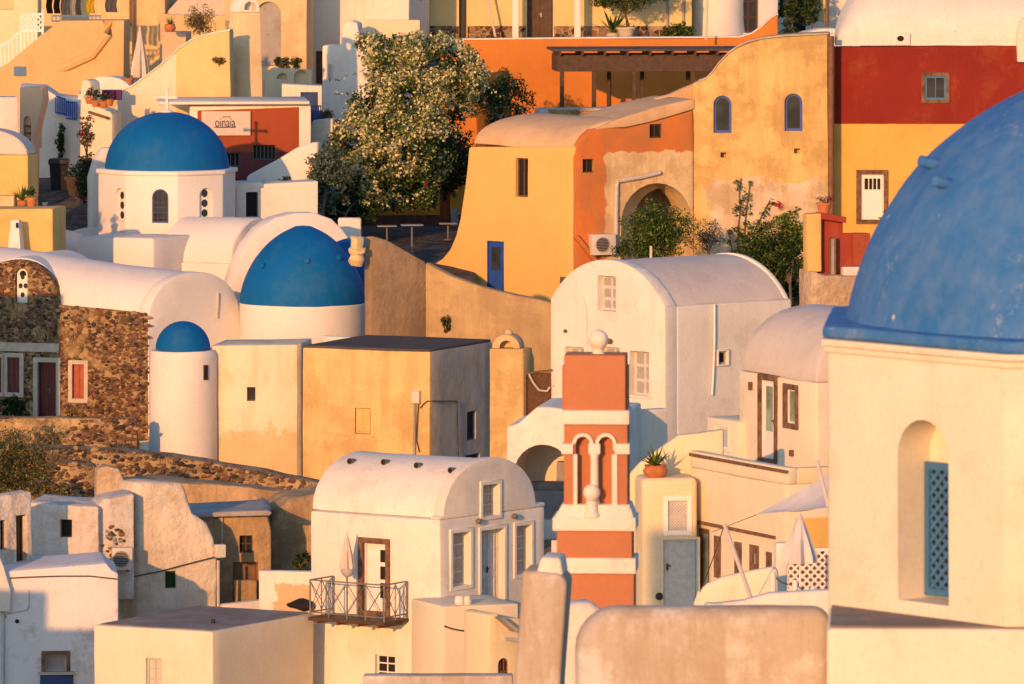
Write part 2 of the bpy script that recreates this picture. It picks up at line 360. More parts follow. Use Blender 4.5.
def tag(o, label=None, cat=None, group=None, kind=None):
    if label: o['label'] = label
    if cat: o['category'] = cat
    if group: o['group'] = group
    if kind: o['kind'] = kind
    return o
def thing(name, label, cat, loc, group=None):
    o = bpy.data.objects.new(name, None); COL.objects.link(o); o.location = loc; o.empty_display_size = .3
    OFF[o.name] = V(loc); return tag(o, label, cat, group)
def part(name, bm, mats, parent=None, label=None, sm=38, loc=None):
    """links a bmesh (world coordinates) as one object"""
    me = bpy.data.meshes.new(name)
    off = OFF[parent.name] if parent else (V(loc) if loc is not None else V((0, 0, 0)))
    bmesh.ops.translate(bm, verts=bm.verts, vec=-off)
    bm.to_mesh(me); bm.free()
    if not isinstance(mats, (list, tuple)): mats = [mats]
    for m in mats: me.materials.append(M[m] if isinstance(m, str) else m)
    smooth(me, sm)
    o = bpy.data.objects.new(name, me); COL.objects.link(o)
    if parent: o.parent = parent; OFF[o.name] = off
    else: o.location = off; OFF[o.name] = off
    if label: o['label'] = label
    return o
def solo(name, bm, mats, label, cat, group=None, sm=38):
    c = [sum(v.co[i] for v in bm.verts)/len(bm.verts) for i in range(2)]; z = min(v.co.z for v in bm.verts)
    return tag(part(name, bm, mats, None, None, sm, (c[0], c[1], z)), label, cat, group)
def cutmesh(o, cuts, off):
    """carve openings into the mesh for real"""
    if not cuts: return
    bm = bmesh.new()
    for W, pts, dep in cuts: ext(bm, W, pts, .3, -dep)
    bmesh.ops.translate(bm, verts=bm.verts, vec=-off)
    me = bpy.data.meshes.new('cutter'); bm.to_mesh(me); bm.free()
    co = bpy.data.objects.new('cutter', me); COL.objects.link(co); co.matrix_world = Matrix.Translation(off)
    tmp = bpy.data.objects.new('tmp', o.data); COL.objects.link(tmp); tmp.location = off
    md = tmp.modifiers.new('cut', 'BOOLEAN'); md.operation = 'DIFFERENCE'; md.object = co; md.solver = 'EXACT'
    bpy.context.view_layer.update(); dg = bpy.context.evaluated_depsgraph_get()
    new = bpy.data.meshes.new_from_object(tmp.evaluated_get(dg))
    bpy.data.objects.remove(tmp); bpy.data.objects.remove(co)
    old = o.data
    if len(new.polygons) > 4:
        mats = [m for m in old.materials]; new.materials.clear()
        for m in mats: new.materials.append(m)
        n = len(new.polygons); new.polygons.foreach_set('material_index', [0]*n); o.data = new
        smooth(new)
class Bld:
    """a building: an Empty with wall, roof, window, door ... children"""
    def __init__(b, name, label, cat, loc, group=None):
        b.root = thing(name, label, cat, loc, group); b.cuts = []
    def mass(b, name, mat, fill, bev=.07, rg=.03, step=1.1, cuts=True, label=None, seg=2):
        bm = B(); fill(bm); bevel(bm, bev, seg)
        if rg: rough(bm, rg, step)
        o = part(name, bm, mat, b.root, label)
        if cuts and b.cuts: cutmesh(o, b.cuts, OFF[b.root.name]); b.cuts = []
        return o
    def rect(b, W, x0, y0, x1, y1):
        xm = (x0+x1)/2; u0 = W.uz(x0, y0)[0]; u1 = W.uz(x1, y0)[0]; return u0, u1, W.uz(xm, y1)[1], W.uz(xm, y0)[1]
    def opening(b, W, x0, y0, x1, y1, depth, arch=False):
        u0, u1, z0, z1 = b.rect(W, x0, y0, x1, y1)
        b.cuts.append((W, archp(u0, u1, z0, z1) if arch else rectp(u0, u1, z0, z1), depth)); return u0, u1, z0, z1
    def surround(b, W, q, par, sw=.13, mat='white', arch=False, d=.045, sill=False):
        u0, u1, z0, z1 = q; bm = B(); i = .012; zb = z0+i if sill is None else z0
        if arch: ringext(bm, W, archp(u0-sw, u1+sw, z0-sw, z1+sw), archp(u0+i, u1-i, z0+i, z1-i), -.1, d)
        else: ringext(bm, W, rectp(u0-sw, u1+sw, z0-sw, z1+sw), rectp(u0+i, u1-i, z0+i, z1-i), -.1, d)
        bevel(bm, .012, 1); part('surround', bm, mat, par)
    def win(b, W, x0, y0, x1, y1, depth=.22, arch=False, frame='white_paint', glass='glass', fw=.06, nx=2, ny=2, mull=.035, sur=None, sw=.13, shut=None, sill=None, label=None):
        q = u0, u1, z0, z1 = b.opening(W, x0, y0, x1, y1, depth, arch); dd = -depth
        shp = (lambda i: archp(u0+i, u1-i, z0+i, z1-i)) if arch else (lambda i: rectp(u0+i, u1-i, z0+i, z1-i))
        bm = B(); ringext(bm, W, shp(.004), shp(fw), dd+.075, dd+.012)
        zt = z1-(u1-u0)/2 if arch else z1
        for k in range(1, nx):
            u = u0+(u1-u0)*k/nx; bx(bm, W, u-mull/2, u+mull/2, z0+fw*.6, z1-fw*.6, dd+.068, dd+.02)
        for k in range(1, ny):
            z = z0+(zt-z0)*k/ny; bx(bm, W, u0+fw*.6, u1-fw*.6, z-mull/2, z+mull/2, dd+.064, dd+.022)
        f = part('window', bm, frame, b.root, label)
        bm = B(); ext(bm, W, shp(fw*.5), dd+.04, dd+.015); part('pane', bm, glass, f)
        if shut:     # closed louvred shutter leaves in the opening
            for k in range(2):
                a, c = u0+fw*.5+(u1-u0-fw)*k/2, u0+fw*.5+(u1-u0-fw)*(k+1)/2; bm = B()
                ringext(bm, W, rectp(a+.006, c-.006, z0+.02, z1-.02), rectp(a+.055, c-.055, z0+.08, z1-.08), dd+.12, dd+.085)
                zz = z0+.09
                while zz < z1-.1:
                    ext(bm, W, rectp(a+.045, c-.045, zz, zz+.05), dd+.112, None, W.n*-.02+V((0, 0, .03))); zz += .062
                part('shutter', bm, shut, f)
        if sur: b.surround(W, q, f, sw, sur, arch)
        if sill:
            bm = B(); bx(bm, W, u0-.08, u1+.08, z0-.07, z0-.002, .07, -.1); bevel(bm, .01, 1); part('sill', bm, sill, f)
        return f
    def door(b, W, x0, y0, x1, y1, depth=.22, mat='wood', leaves=1, panes=None, glass='glass', sur=None, sw=.13, planks=0, arch=False, handle='black', side=1, label=None):
        q = u0, u1, z0, z1 = b.opening(W, x0, y0, x1, y1, depth, arch); dd = -depth
        bm = B(); shp = (lambda i: archp(u0+i, u1-i, z0+.004, z1-i)) if arch else (lambda i: rectp(u0+i, u1-i, z0+.004, z1-i))
        ringext(bm, W, shp(.004), shp(.055), dd+.1, dd+.012)
        f = part('door', bm, mat, b.root, label)
        w = (u1-u0-.12)/leaves
        for k in range(leaves):
            a = u0+.06+w*k; c = a+w; bm = B(); ext(bm, W, archp(a+.004, c-.004, z0+.012, z1-.06) if (arch and leaves == 1) else rectp(a+.004, c-.004, z0+.012, z1-.06 if not arch else z1-(u1-u0)/2), dd+.06, dd+.015)
            if planks:
                for j in range(planks):
                    p0 = a+.02+(w-.04)*j/planks; bx(bm, W, p0+.008, p0+(w-.04)/planks-.008, z0+.05, (z1-.1) if not arch else z1-(u1-u0)/2, dd+.075, dd+.05)
            elif not panes:
                h = z1-z0
                for (g0, g1) in ((.06, .38), (.44, .93)):
                    ringext(bm, W, rectp(a+w*.14, c-w*.14, z0+h*g0, z0+h*g1), rectp(a+w*.24, c-w*.24, z0+h*g0+.05, z0+h*g1-.05), dd+.08, dd+.05)
            part('leaf', bm, mat, f)
        if panes:
            for (fx0, fx1, fz0, fz1) in panes:
                bm = B(); a0 = u0+.06+(u1-u0-.12)*fx0; a1 = u0+.06+(u1-u0-.12)*fx1; c0 = z0+(z1-z0)*fz0; c1 = z0+(z1-z0)*fz1
                bx(bm, W, a0, a1, c0, c1, dd+.068, dd+.05); part('pane', bm, glass, f)
                bm = B(); ringext(bm, W, rectp(a0-.025, a1+.025, c0-.025, c1+.025), rectp(a0, a1, c0, c1), dd+.082, dd+.045); part('pane_frame', bm, mat, f)
        if handle:
            bm = B(); uh = (u1-.13 if side > 0 else u0+.13) if leaves == 1 else (u0+u1)/2+.05
            bx(bm, W, uh-.02, uh+.02, z0+.92, z0+1.1, dd+.095, dd+.07); bx(bm, W, uh-.09*side, uh+.02*side, z0+1.03, z0+1.06, dd+.13, dd+.1); part('handle', bm, handle, f)
        if sur: b.surround(W, q, f, sw, sur, arch)
        return f
def vault(bm, W, u0, u1, z, h, d0, vec, p=2.0, n=26):
    """solid barrel: half ellipse on wall plane W swept by vec"""
    ext(bm, W, halfell(u0, u1, z, h, n, p), d0, None, vec)
def spout(b, c, dirv, L=.3, r=.06, mat='iron', name='spout'):
    bm = B(); tube(bm, [V(c)-V(dirv)*.15, V(c)+V(dirv)*L], r, 10); part(name, bm, mat, b.root if isinstance(b, Bld) else b)
# ------------------------------------------------------------------ foliage
def leaf(bm, c, nrm, size, mi, rng, asp=1.7):
    n = nrm.normalized(); t = n.orthogonal().normalized(); t.rotate(Matrix.Rotation(rng.uniform(0, 6.28), 3, n)); w = n.cross(t)
    L, Wd = size, size/asp
    f = bm.faces.new([bm.verts.new(c+t*x*L*.5+w*y*Wd*.5+n*zz*size) for x, y, zz in ((-1, 0, 0), (-.1, -1, .12), (1, 0, -.1), (.05, 1, .12))]); f.material_index = mi
def rv(rng):
    while True:
        v = V((rng.uniform(-1, 1), rng.uniform(-1, 1), rng.uniform(-1, 1)))
        if .05 < v.length < 1: return v
def clump(bm, c, rad, n, size, wts, rng, asp=1.7, out=.6):
    """leaf-sized faces gathered round one twig end"""
    for _ in range(n):
        v = rv(rng); r = v.length; q = V((c[0]+v.x*rad[0], c[1]+v.y*rad[1], c[2]+v.z*rad[2]))
        leaf(bm, q, v.normalized()*out+rv(rng)+V((0, 0, .3)), size*rng.uniform(.6, 1.3), rng.choices(range(len(wts)), wts)[0], rng, asp)
def crown(bm, c, rad, nclump, per, crad, size, wts, rng, shell=.55, asp=1.7, top=None):
    for _ in range(nclump):
        v = rv(rng).normalized()*rng.uniform(shell, 1.0); q = V((c[0]+v.x*rad[0], c[1]+v.y*rad[1], c[2]+v.z*rad[2]))
        w = wts if (top is None or rng.random() > max(0, v.z*.7+.3)) else top
        k = rng.uniform(.6, 1.25); clump(bm, q, (crad*k, crad*k, crad*k*.8), int(per*k), size, w, rng, asp)
def limbs(bm, base, tips, r0, rng):
    for t in tips:
        m = V(base).lerp(V(t), .5)+rv(rng)*.12*(V(t)-V(base)).length; tube(bm, [V(base), V(base).lerp(m, .5)+rv(rng)*.03, m, V(t)], r0, 6, r0*.25)
def plant(name, label, cat, base, c, rad, nclump, per, crad, size, wts, mats, seed=1, group=None, shell=.4, trunk='twig', r0=.05, asp=1.7, ntips=6, stem=None, top=None):
    rng = random.Random(seed); t = thing(name, label, cat, base, group)
    bm = B(); crown(bm, c, rad, int(nclump*1.3), int(per*1.5), crad, size*1.15, wts, rng, shell, asp, top); part('crown', bm, mats, t)
    bm = B(); tips = [V((c[0]+v.x*rad[0]*.8, c[1]+v.y*rad[1]*.8, c[2]+v.z*rad[2]*.8)) for v in (rv(rng) for _ in range(ntips))]
    fork = V(base).lerp(V(c), .45) if stem is None else V(stem)
    tube(bm, [V(base)-V((0, 0, .1)), V(base).lerp(fork, .5)+rv(rng)*r0, fork], r0*1.3, 8, r0); limbs(bm, fork, tips, r0*.8, rng); part('trunk', bm, trunk, t)
    return t
def pot(name, label, base, r, h, mat='clay', group=None, kind=None, seed=1, ph=.4, flower=None):
    """flower pot with its plant"""
    t = thing(name, label, 'flower pot', base, group); rng = random.Random(seed)
    prof = [(r*.55, 0), (r*.9, h*.25), (r, h*.55), (r*.8, h*.85), (r*.9, h), (r*.7, h), (r*.65, h*.85), (0, h*.85)] if kind == 'agave' else [(r*.62, 0), (r*.8, h*.35), (r*.95, h*.8), (r*1.08, h*.82), (r*1.08, h), (r*.9, h), (r*.85, h*.85), (0, h*.85)]
    bm = B(); lathe(bm, base, prof, 20); part('pot', bm, mat, t)
    top = V(base)+V((0, 0, h)); bm = B()
    if kind == 'agave':
        for k in range(22):
            a = rng.uniform(0, 6.28); el = rng.uniform(.35, 1.35); L = ph*rng.uniform(.7, 1.1); d = V((math.cos(a)*math.cos(el), math.sin(a)*math.cos(el), math.sin(el))); sd = d.cross(V((0, 0, 1))).normalized()*L*.07
            b0 = top-V((0, 0, h*.12)); m = b0+d*L*.5; e = b0+d*L+V((0, 0, -.04*L))
            vs = [bm.verts.new(x) for x in (b0-sd*.6, b0+sd*.6, m+sd, e, m-sd)]; bm.faces.new(vs).material_index = k % 2
        part('foliage', bm, ['leaf_light', 'leaf'], t)
    else:
        crown(bm, top+V((0, 0, ph*.45)), (r*1.1, r*1.1, ph*.5), 16, 14, r*.45, ph*.22, [3, 2, 2 if flower else 0], rng, .3)
        part('foliage', bm, ['leaf', 'leaf_dark', flower or 'leaf'], t)
    return t
def acunit(b_label, W, x0, y0, x1, y1, proud=.35, group=None):
    u0, z1 = W.uz(x0, y0); u1, z0 = W.uz(x1, y1); t = thing('air_conditioner', b_label, 'air conditioner', W.pt((u0+u1)/2, z0, 0), group)
    bm = B(); bx(bm, W, u0, u1, z0, z1, proud, .03); bevel(bm, .02, 2); part('casing', bm, 'plastic', t)
    cu, cz, r = u0+(u1-u0)*.42, (z0+z1)/2, (z1-z0)*.38; bm = B()
    n = 24; ringext(bm, W, [(cu+r*math.cos(6.283*k/n), cz+r*math.sin(6.283*k/n)) for k in range(n)], [(cu+r*.9*math.cos(6.283*k/n), cz+r*.9*math.sin(6.283*k/n)) for k in range(n)], proud+.025, proud-.01)
    for k in range(-4, 5):
        h = (r*r-(r*k/5)**2)**.5; bx(bm, W, cu-h, cu+h, cz+r*k/5-.008, cz+r*k/5+.008, proud+.02, proud+.005)
    part('fan_grille', bm, 'shutter_grey', t)
    bm = B(); ext(bm, W, [(cu+r*.88*math.cos(6.283*k/n), cz+r*.88*math.sin(6.283*k/n)) for k in range(n)], proud+.004, proud-.02); part('fan', bm, 'dark', t)
    bm = B(); bx(bm, W, u0+.08, u0+.14, z0-.05, z0, proud-.02, -.05); bx(bm, W, u1-.14, u1-.08, z0-.05, z0, proud-.02, -.05); part('bracket', bm, 'iron', t)
    return t
# ------------------------------------------------------------------ ground
PROF = [(-2000, 0), (60, 1), (90, 3.5), (195, 4.5), (215, 5.5), (235, 6.6), (249, 7.6), (262, 9.5), (276, 10.5), (290, 13.5), (300, 17.5), (306, 20.3), (316, 21.2), (340, 23), (420, 24), (700, 4), (3000, 0)]
def gz(y):
    for (a, za), (b, zb) in zip(PROF, PROF[1:]):
        if a <= y <= b: return za+(zb-za)*(y-a)/(b-a)
    return 0
bm = B()
xs = [-2500, -900, -300]+[-120+6*k for k in range(41)]+[300, 900, 2500]; ys = [-2000, -500, -50, 30, 60]+[70+5*k for k in range(58)]+[380, 420, 560, 700, 1200, 3000]
gr = [[bm.verts.new((x, y, gz(y)+(noise.noise(V((x*.1, y*.1, 0)))*.35 if abs(x) < 200 and 60 < y < 500 else 0))) for x in xs] for y in ys]
for a, c in zip(gr, gr[1:]):
    for k in range(len(xs)-1): bm.faces.new((a[k], a[k+1], c[k+1], c[k]))
tag(part('ground', bm, 'ground', sm=60), kind='structure')

# ------------------------------------------------------------------ 1 domed tower at the right
TX, TY, AP = 8.62, 97.2, 4.19
zt = 32-536/73.2; b = Bld('domed_church', 'nearest church at the right edge with weathered pale blue dome over cream wall', 'church', (TX, TY, 3.5))
ROT = -4.5
octp = lambda r, z: [V((TX+r/math.cos(R(22.5))*math.cos(R(22.5+45*k+ROT)), TY+r/math.cos(R(22.5))*math.sin(R(22.5+45*k+ROT)), z)) for k in range(8)]
bm = B(); W0 = Wall(512, 75, -3); W0.o = V((TX, TY, 0))+W0.n*4.22; bx(bm, W0, -4.22, 4.22, 3, 20.97, 0, -8.44); bevel(bm, .08, 3); rough(bm, .02, 1.2); part('base', bm, 'tower', b.root)
bm = B(); bx(bm, W0, -4.17, 4.17, 20.98, 20.995, -.05, -8.38); rough(bm, .006, .8); part('ledge_top', bm, 'concrete', b.root)
fo = octp(AP, 0); fa = fo[4]   # left-front corner of the visible facet
WT = Wall(512, 75, -45+ROT); WT.o = V((fa.x, fa.y, 0))
q = b.opening(WT, 897, 420, 948, 603, .62, True)
b.mass('drum', 'tower', lambda m: solid(m, octp(AP-.015, 20.9), V((0, 0, zt-20.9-.1))), .05, .012, 1.3)
u0, u1, z0, z1 = q
zl = Zat(452, 72.6); bm = B(); ringext(bm, WT, rectp(u0+.01, u1-.01, z0+.03, zl), rectp(u0+.10, u1-.10, z0+.13, zl-.1), -.5, -.58)
f = part('window', bm, 'blue_grey', b.root)
bm = B(); k = u0-(zl-z0)
wd = .03
def clipbar(bm, W, ua, ub, za, zb, slope, c, d0, d1, w):
    pts = []
    for (uu, ) in ((ua,), (ub,)):
        zz = slope*(uu-ua)+c
        if za <= zz <= zb: pts.append((uu, zz))
    for zz in (za, zb):
        uu = (zz-c)/slope+ua
        if ua < uu < ub: pts.append((uu, zz))
    if len(pts) >= 2:
        (a0, b0), (a1, b1) = pts[0], pts[-1]; L = math.hypot(a1-a0, b1-b0)
        if L > .03:
            nx, nz = -(b1-b0)/L*w/2, (a1-a0)/L*w/2; ext(bm, W, [(a0-nx, b0-nz), (a1-nx, b1-nz), (a1+nx, b1+nz), (a0+nx, b0+nz)], d0, d1)
def lattice(bm, W, ua, ub, za, zb, step, w, d):
    c = za-(ub-ua)
    while c < zb+(ub-ua):
        clipbar(bm, W, ua, ub, za, zb, 1, c, d, d-.02, w); clipbar(bm, W, ua, ub, za, zb, -1, c+(ub-ua)*0, d-.012, d-.032, w); c += step
lattice(bm, WT, u0+.09, u1-.09, z0+.12, zl-.09, .16, .05, -.52); part('lattice', bm, 'blue_grey', f)
bm = B(); bx(bm, WT, u0+.06, u1-.06, z0+.08, zl-.05, -.57, -.6); part('pane', bm, 'dark', f)
bm = B()
for r, za, zb in ((AP+.03, zt-.24, zt-.15), (AP+.07, zt-.15, zt-.05)): solid(bm, octp(r, za), V((0, 0, zb-za-.002)))
bevel(bm, .025, 2); rough(bm, .008, 1.5); part('cornice', bm, 'tower', b.root)
bm = B(); solid(bm, octp(AP+.045, zt-.048), V((0, 0, .17))); bevel(bm, .05, 3); rough(bm, .02, 1.2); part('roof', bm, 'blue_old', b.root)
bm = B(); cz, r = zt+.12-.6, 4.06
prof = [(r*math.cos(R(a)), r*math.sin(R(a))) for a in [7.8+82.2*k/30 for k in range(30)]]+[(0, r)]
lathe(bm, (TX+.05, TY, cz), prof, 96)
for v in bm.verts: v.co += noise.noise_vector(v.co*.45)*.035+noise.noise_vector(v.co*1.6)*.012
dome = part('dome', bm, 'blue_old', b.root, sm=60)
def sphere_pt(px, py, c, r):
    d = V(((px-512)/F, 1, -(py-HY)/F)); d.normalize(); oc = CAM-V(c); bq = oc.dot(d); disc = bq*bq-(oc.dot(oc)-r*r)
    return CAM+d*(-bq-math.sqrt(max(0, disc)))
for px, py in ((930, 163), (944, 183)):
    p = sphere_pt(px, py, (TX, TY, cz), r); d = (p-V((TX, TY, cz))).normalized(); d = (d*V((1, 1, .25))).normalized(); bm = B(); tube(bm, [p-d*.2, p+d*.15, p+d*.17], .085, 12, .07); bevel(bm, .02, 2); part('spout', bm, 'blue_old', dome)

# 2 weathered walls below the tower
Wf = Wall(700, 71, 0); bm = B(); u0, z1 = Wf.uz(575, 609); u1 = Wf.uz(832, 609)[0]; r = .62
ext(bm, Wf, [(u0, 4), (u1, 4), (u1, z1)]+[(u0+r-r*math.sin(R(a)), z1-r+r*math.cos(R(a))) for a in range(0, 91, 15)], 0, -.7); bevel(bm, .26, 5); rough(bm, .03, .9)
solo('parapet_wall', bm, 'grey_old', 'weathered beige wall with rounded corner in the foreground beside the domed church', 'wall')
Wp = Wall(540, 67, -6); bm = B(); ext(bm, Wp, Wp.pp([(515, 760), (514, 684), (523, 571), (560, 574), (567, 582), (566, 600), (560, 684), (558, 760)]), 0, -.9); bevel(bm, .06, 3); rough(bm, .03, .8)
t = thing('buttress', 'leaning weathered beige buttress below the orange bell tower', 'wall', Wp.pt(0, 17, -.4)); part('shaft', bm, 'grey_old', t)
bm = B(); ext(bm, Wp, Wp.pp([(535, 577), (541, 558), (560, 559), (563, 577)]), -.08, -.85); bevel(bm, .05, 3); rough(bm, .02, .5); part('cap', bm, 'white', t)
Wg = Wall(560, 63, 8); bm = B(); ext(bm, Wg, Wg.pp([(552, 760), (552, 612), (565, 604), (590, 602), (606, 612), (606, 760)]), 0, -.6); bevel(bm, .14, 4); rough(bm, .03, .8)
solo('low_wall', bm, 'white', 'white rounded wall stub in the gap between the two weathered walls', 'wall')

# 3 bell tower
Wb = Wall(597, 60, -4); t = thing('bell_tower', 'orange and white bell tower with twin arches and ball finials', 'bell tower', Wb.pt(0, 10, -.45))
def bt(name, mat, pts_or_rect, d0, d1, bev=.015, n=None, rg=.006):
    bm = B()
    for (x0, y0, x1, y1) in pts_or_rect:
        u0, za = Wb.uz(x0, y1); u1, zb = Wb.uz(x1, y0); bx(bm, Wb, u0, u1, za, zb, d0, d1)
    bevel(bm, bev, 2); rough(bm, rg, .5); return part(name, bm, mat, t)
DB = -.75
bt('shaft', 'tower_orange', [(569, 573, 634, 800)], -.0, DB)
bt('molding', 'white', [(562, 558, 636, 573)], .09, DB-.09)
bt('shaft', 'tower_orange', [(557, 530, 632, 558)], .04, DB-.04)
bt('molding', 'white', [(553, 517, 636, 530)], .13, DB-.13)
bm = B(); u0, za = Wb.uz(555, 517); u1, zb = Wb.uz(634, 504.5); c0, c1 = Wb.uz(562, 505)[0], Wb.uz(630, 505)[0]
lo = [Wb.pt(u0, za, .1), Wb.pt(u1, za, .1), Wb.pt(u1, za, DB-.1), Wb.pt(u0, za, DB-.1)]; hi = [Wb.pt(c0, zb, -.02), Wb.pt(c1, zb, -.02), Wb.pt(c1, zb, DB+.02), Wb.pt(c0, zb, DB+.02)]
lo = [bm.verts.new(p) for p in lo]; hi = [bm.verts.new(p) for p in hi]; bm.faces.new(lo); bm.faces.new(hi)
for k in range(4): bm.faces.new((lo[k], lo[(k+1) % 4], hi[(k+1) % 4], hi[k]))
bmesh.ops.recalc_face_normals(bm, faces=bm.faces); bevel(bm, .02, 2); part('plinth', bm, 'white', t)
class _T: pass
bb = Bld.__new__(Bld); bb.root = t; bb.cuts = []
arches = [(575.5, 590.5), (598.5, 613.5)]
for x0, x1 in arches: bb.opening(Wb, x0, 436, x1, 505, .2, True)
def belfry(m):
    u0, za = Wb.uz(564, 505.2); u1, zb = Wb.uz(627.5, 423.5); bx(m, Wb, u0, u1, za, zb, 0, DB)
bb.mass('belfry', 'tower_orange', belfry, .012, .004, .6)
for x0, x1 in arches:
    a0, a1, za, zb = bb.rect(Wb, x0, 436, x1, 505); bm = B(); o = .05
    zc = Wb.uz(x0, 450)[1]; outer = [(u, z) for u, z in archp(a0-o, a1+o, zc, zb+o)][1:]+[(a0-o, zc)]; inner = [(u, z) for u, z in archp(a0+.005, a1-.005, zc, zb-.005)][1:]+[(a0+.005, zc)]
    n = len(outer); 
    for k in range(n-2): solid(bm, [Wb.pt(*outer[k], .06), Wb.pt(*outer[k+1], .06), Wb.pt(*inner[k+1], .06), Wb.pt(*inner[k], .06)], Wb.n*-.08)
    part('arch_molding', bm, 'white', t)
bt('pilaster_cap', 'white', [(561.5, 443.5, 573.5, 454)], .07, DB-.06)
bt('pilaster_cap', 'white', [(615, 443.5, 630, 454)], .07, DB-.06)
bt('pilaster_cap', 'white', [(588.5, 443.5, 600.5, 454)], .06, -.1)
bm = B(); p = Wb.pt(Wb.uz(594.5, 480)[0], Wb.uz(594.5, 505)[1], .0); h = (505-453)/60
lathe(bm, p, [(.085, 0), (.085, .05), (.07, .08), (.068, h-.06), (.085, h-.03), (.085, h)], 16); part('column', bm, 'white', t)
bt('jamb_strip', 'white', [(573.6, 454.2, 577.5, 504.8)], .035, -.19, .008)
bt('jamb_strip', 'white', [(612, 454.2, 617.5, 504.8)], .035, -.19, .008)
bt('sill', 'white', [(562.5, 504.6, 630, 513)], .05, DB-.02)
bt('cornice', 'white', [(562, 410.5, 629.5, 424)], .08, DB-.07)
bt('top_block', 'tower_orange', [(564, 355.5, 625.5, 410.5)], 0, DB)
bt('top_block', 'tower_orange', [(561.5, 367, 627.5, 410)], -.12, DB+.12)
def finial(px, yt, yb, rpx, dz, neck):
    p = Wb.pt(Wb.uz(px, yb)[0], Wb.uz(px, yb)[1], dz); r = rpx/60; H = (yb-yt)/60; zc = H-r; bm = B()
    prof = [(neck*1.35, -.02), (neck*1.3, .03), (neck, .06), (neck*.95, zc-r*.93), (neck*1.3, zc-r*.9)]+[(r*math.cos(R(a)), zc+r*math.sin(R(a))) for a in range(-60, 90, 12)]+[(0, H)]
    lathe(bm, p, prof, 28); part('finial', bm, 'white', t)
finial(597, 331.5, 357, 10, -.42, .085); finial(592, 483.5, 515, 8.6, .06, .1)

# 4 balcony house
WL, WR = Wall(440, 35.6, -33), Wall(440, 35.6, 52)
uL = WL.uz(310, 515)[0]; uR = WR.uz(545, 515)[0]; zs = 32-720/35.6; zr = WR.uz(497, 457.5)[1]
b = Bld('balcony_house', 'white vaulted house with an iron balcony and four dark roof spouts', 'house', (WL.o.x-1, WL.o.y+2, 4.6))
wl = b.win(WL, 375, 655, 395, 690, .2, nx=2, ny=4, fw=.05, glass='dark', frame='white_paint')
b.door(WL, 362.5, 543, 386, 612, .2, 'white_paint', 1, [(.68, .93, .72, .90), (.68, .93, .47, .66), (.68, .93, .2, .42)], 'dark', 'stone_trim', .14)
back = -WL.u*1.0
Lv = -WL.u*(-uL)
o_ = WL.pt(0, 0, 0)
poly = [o_, WR.pt(uR, 0), WR.pt(uR, 0)+Lv, o_+Lv]
b.win(WR, 452, 532, 470, 586, .3, nx=2, ny=4, fw=.05, frame='door_grey', glass='shutter_grey', sur='white', sw=.11)
b.win(WR, 482, 484, 499, 516, .3, nx=2, ny=3, fw=.05, frame='door_grey', glass='shutter_grey', sur='white', sw=.1)
b.door(WR, 480.5, 529, 504, 606, .3, 'door_grey', 2, None, sur='white', sw=.10)
b.win(WR, 515.5, 525, 531, 574, .3, nx=2, ny=4, fw=.05, frame='door_grey', glass='shutter_grey', sur='white', sw=.1)
def hb(m):
    solid(m, [V((p.x, p.y, 3.5)) for p in poly], V((0, 0, zs-3.5)))
wl_cut = b.cuts
b.mass('wall', 'white', hb, .06, .03, 1.3)
b.cuts = [c for c in wl_cut if c[0] is WR]
def gb(m):   # arched gable wall standing on the same line
    ext(m, WR, [(.0, zs-.0), (uR, zs-.0), (uR, zs+.12)]+halfell(.17, uR-.42, zs+.1, zr-zs-.08, 28, 2.0)+[(.0, zs+.06)], 0, -.35)
b.mass('gable', 'white', gb, .06, .015, 1.3)
bm = B(); ext(bm, WR, halfell(.24, uR-.48, zs+.003, zr-zs-.03, 30, 2.0), -.36, None, Lv*.955); bevel(bm, .05, 2, 60); rough(bm, .035, 1.1); rf = part('roof', bm, 'white', b.root)
for k, (px, py) in enumerate(((352, 462), (386, 463), (419, 466), (453, 470))):
    # on the front flank of the vault
    c = (uR*.035+.16); best = None
    for j in range(1, 40):
        a = math.pi*(1-j/80); ct, st = math.cos(a), math.sin(a); rr = (uR-.72)/2; uc = uR/2-.12
        u = uc+rr*ct; z = zs+(zr-zs-.03)*st
        for i in range(60):
            p = WR.pt(u, z, -.36)+Lv*(i/60); sx = 512+p.x/p.y*F; sy = HY+(CZ-z)/p.y*F; e = (sx-px)**2+(sy-py)**2
            if best is None or e < best[0]: best = (e, p)
    bm = B(); d = (WL.n+V((0, 0, .15))).normalized(); tube(bm, [best[1]-d*.1, best[1]+d*.16], .09, 12); part('spout', bm, 'iron', rf)
    bm = B(); tube(bm, [best[1]+d*.155, best[1]+d*.165], .075, 12); part('spout_mouth', bm, 'dark', rf)
bm = B()
for px, py in ((476, 521), (512, 516)):
    u, z = WR.uz(px, py); bm = B(); p = WR.pt(u, z, .1); ball(bm, p, .085); tube(bm, [WR.pt(u, z, -.05), p], .03); part('wall_lamp', bm, 'iron', b.root)
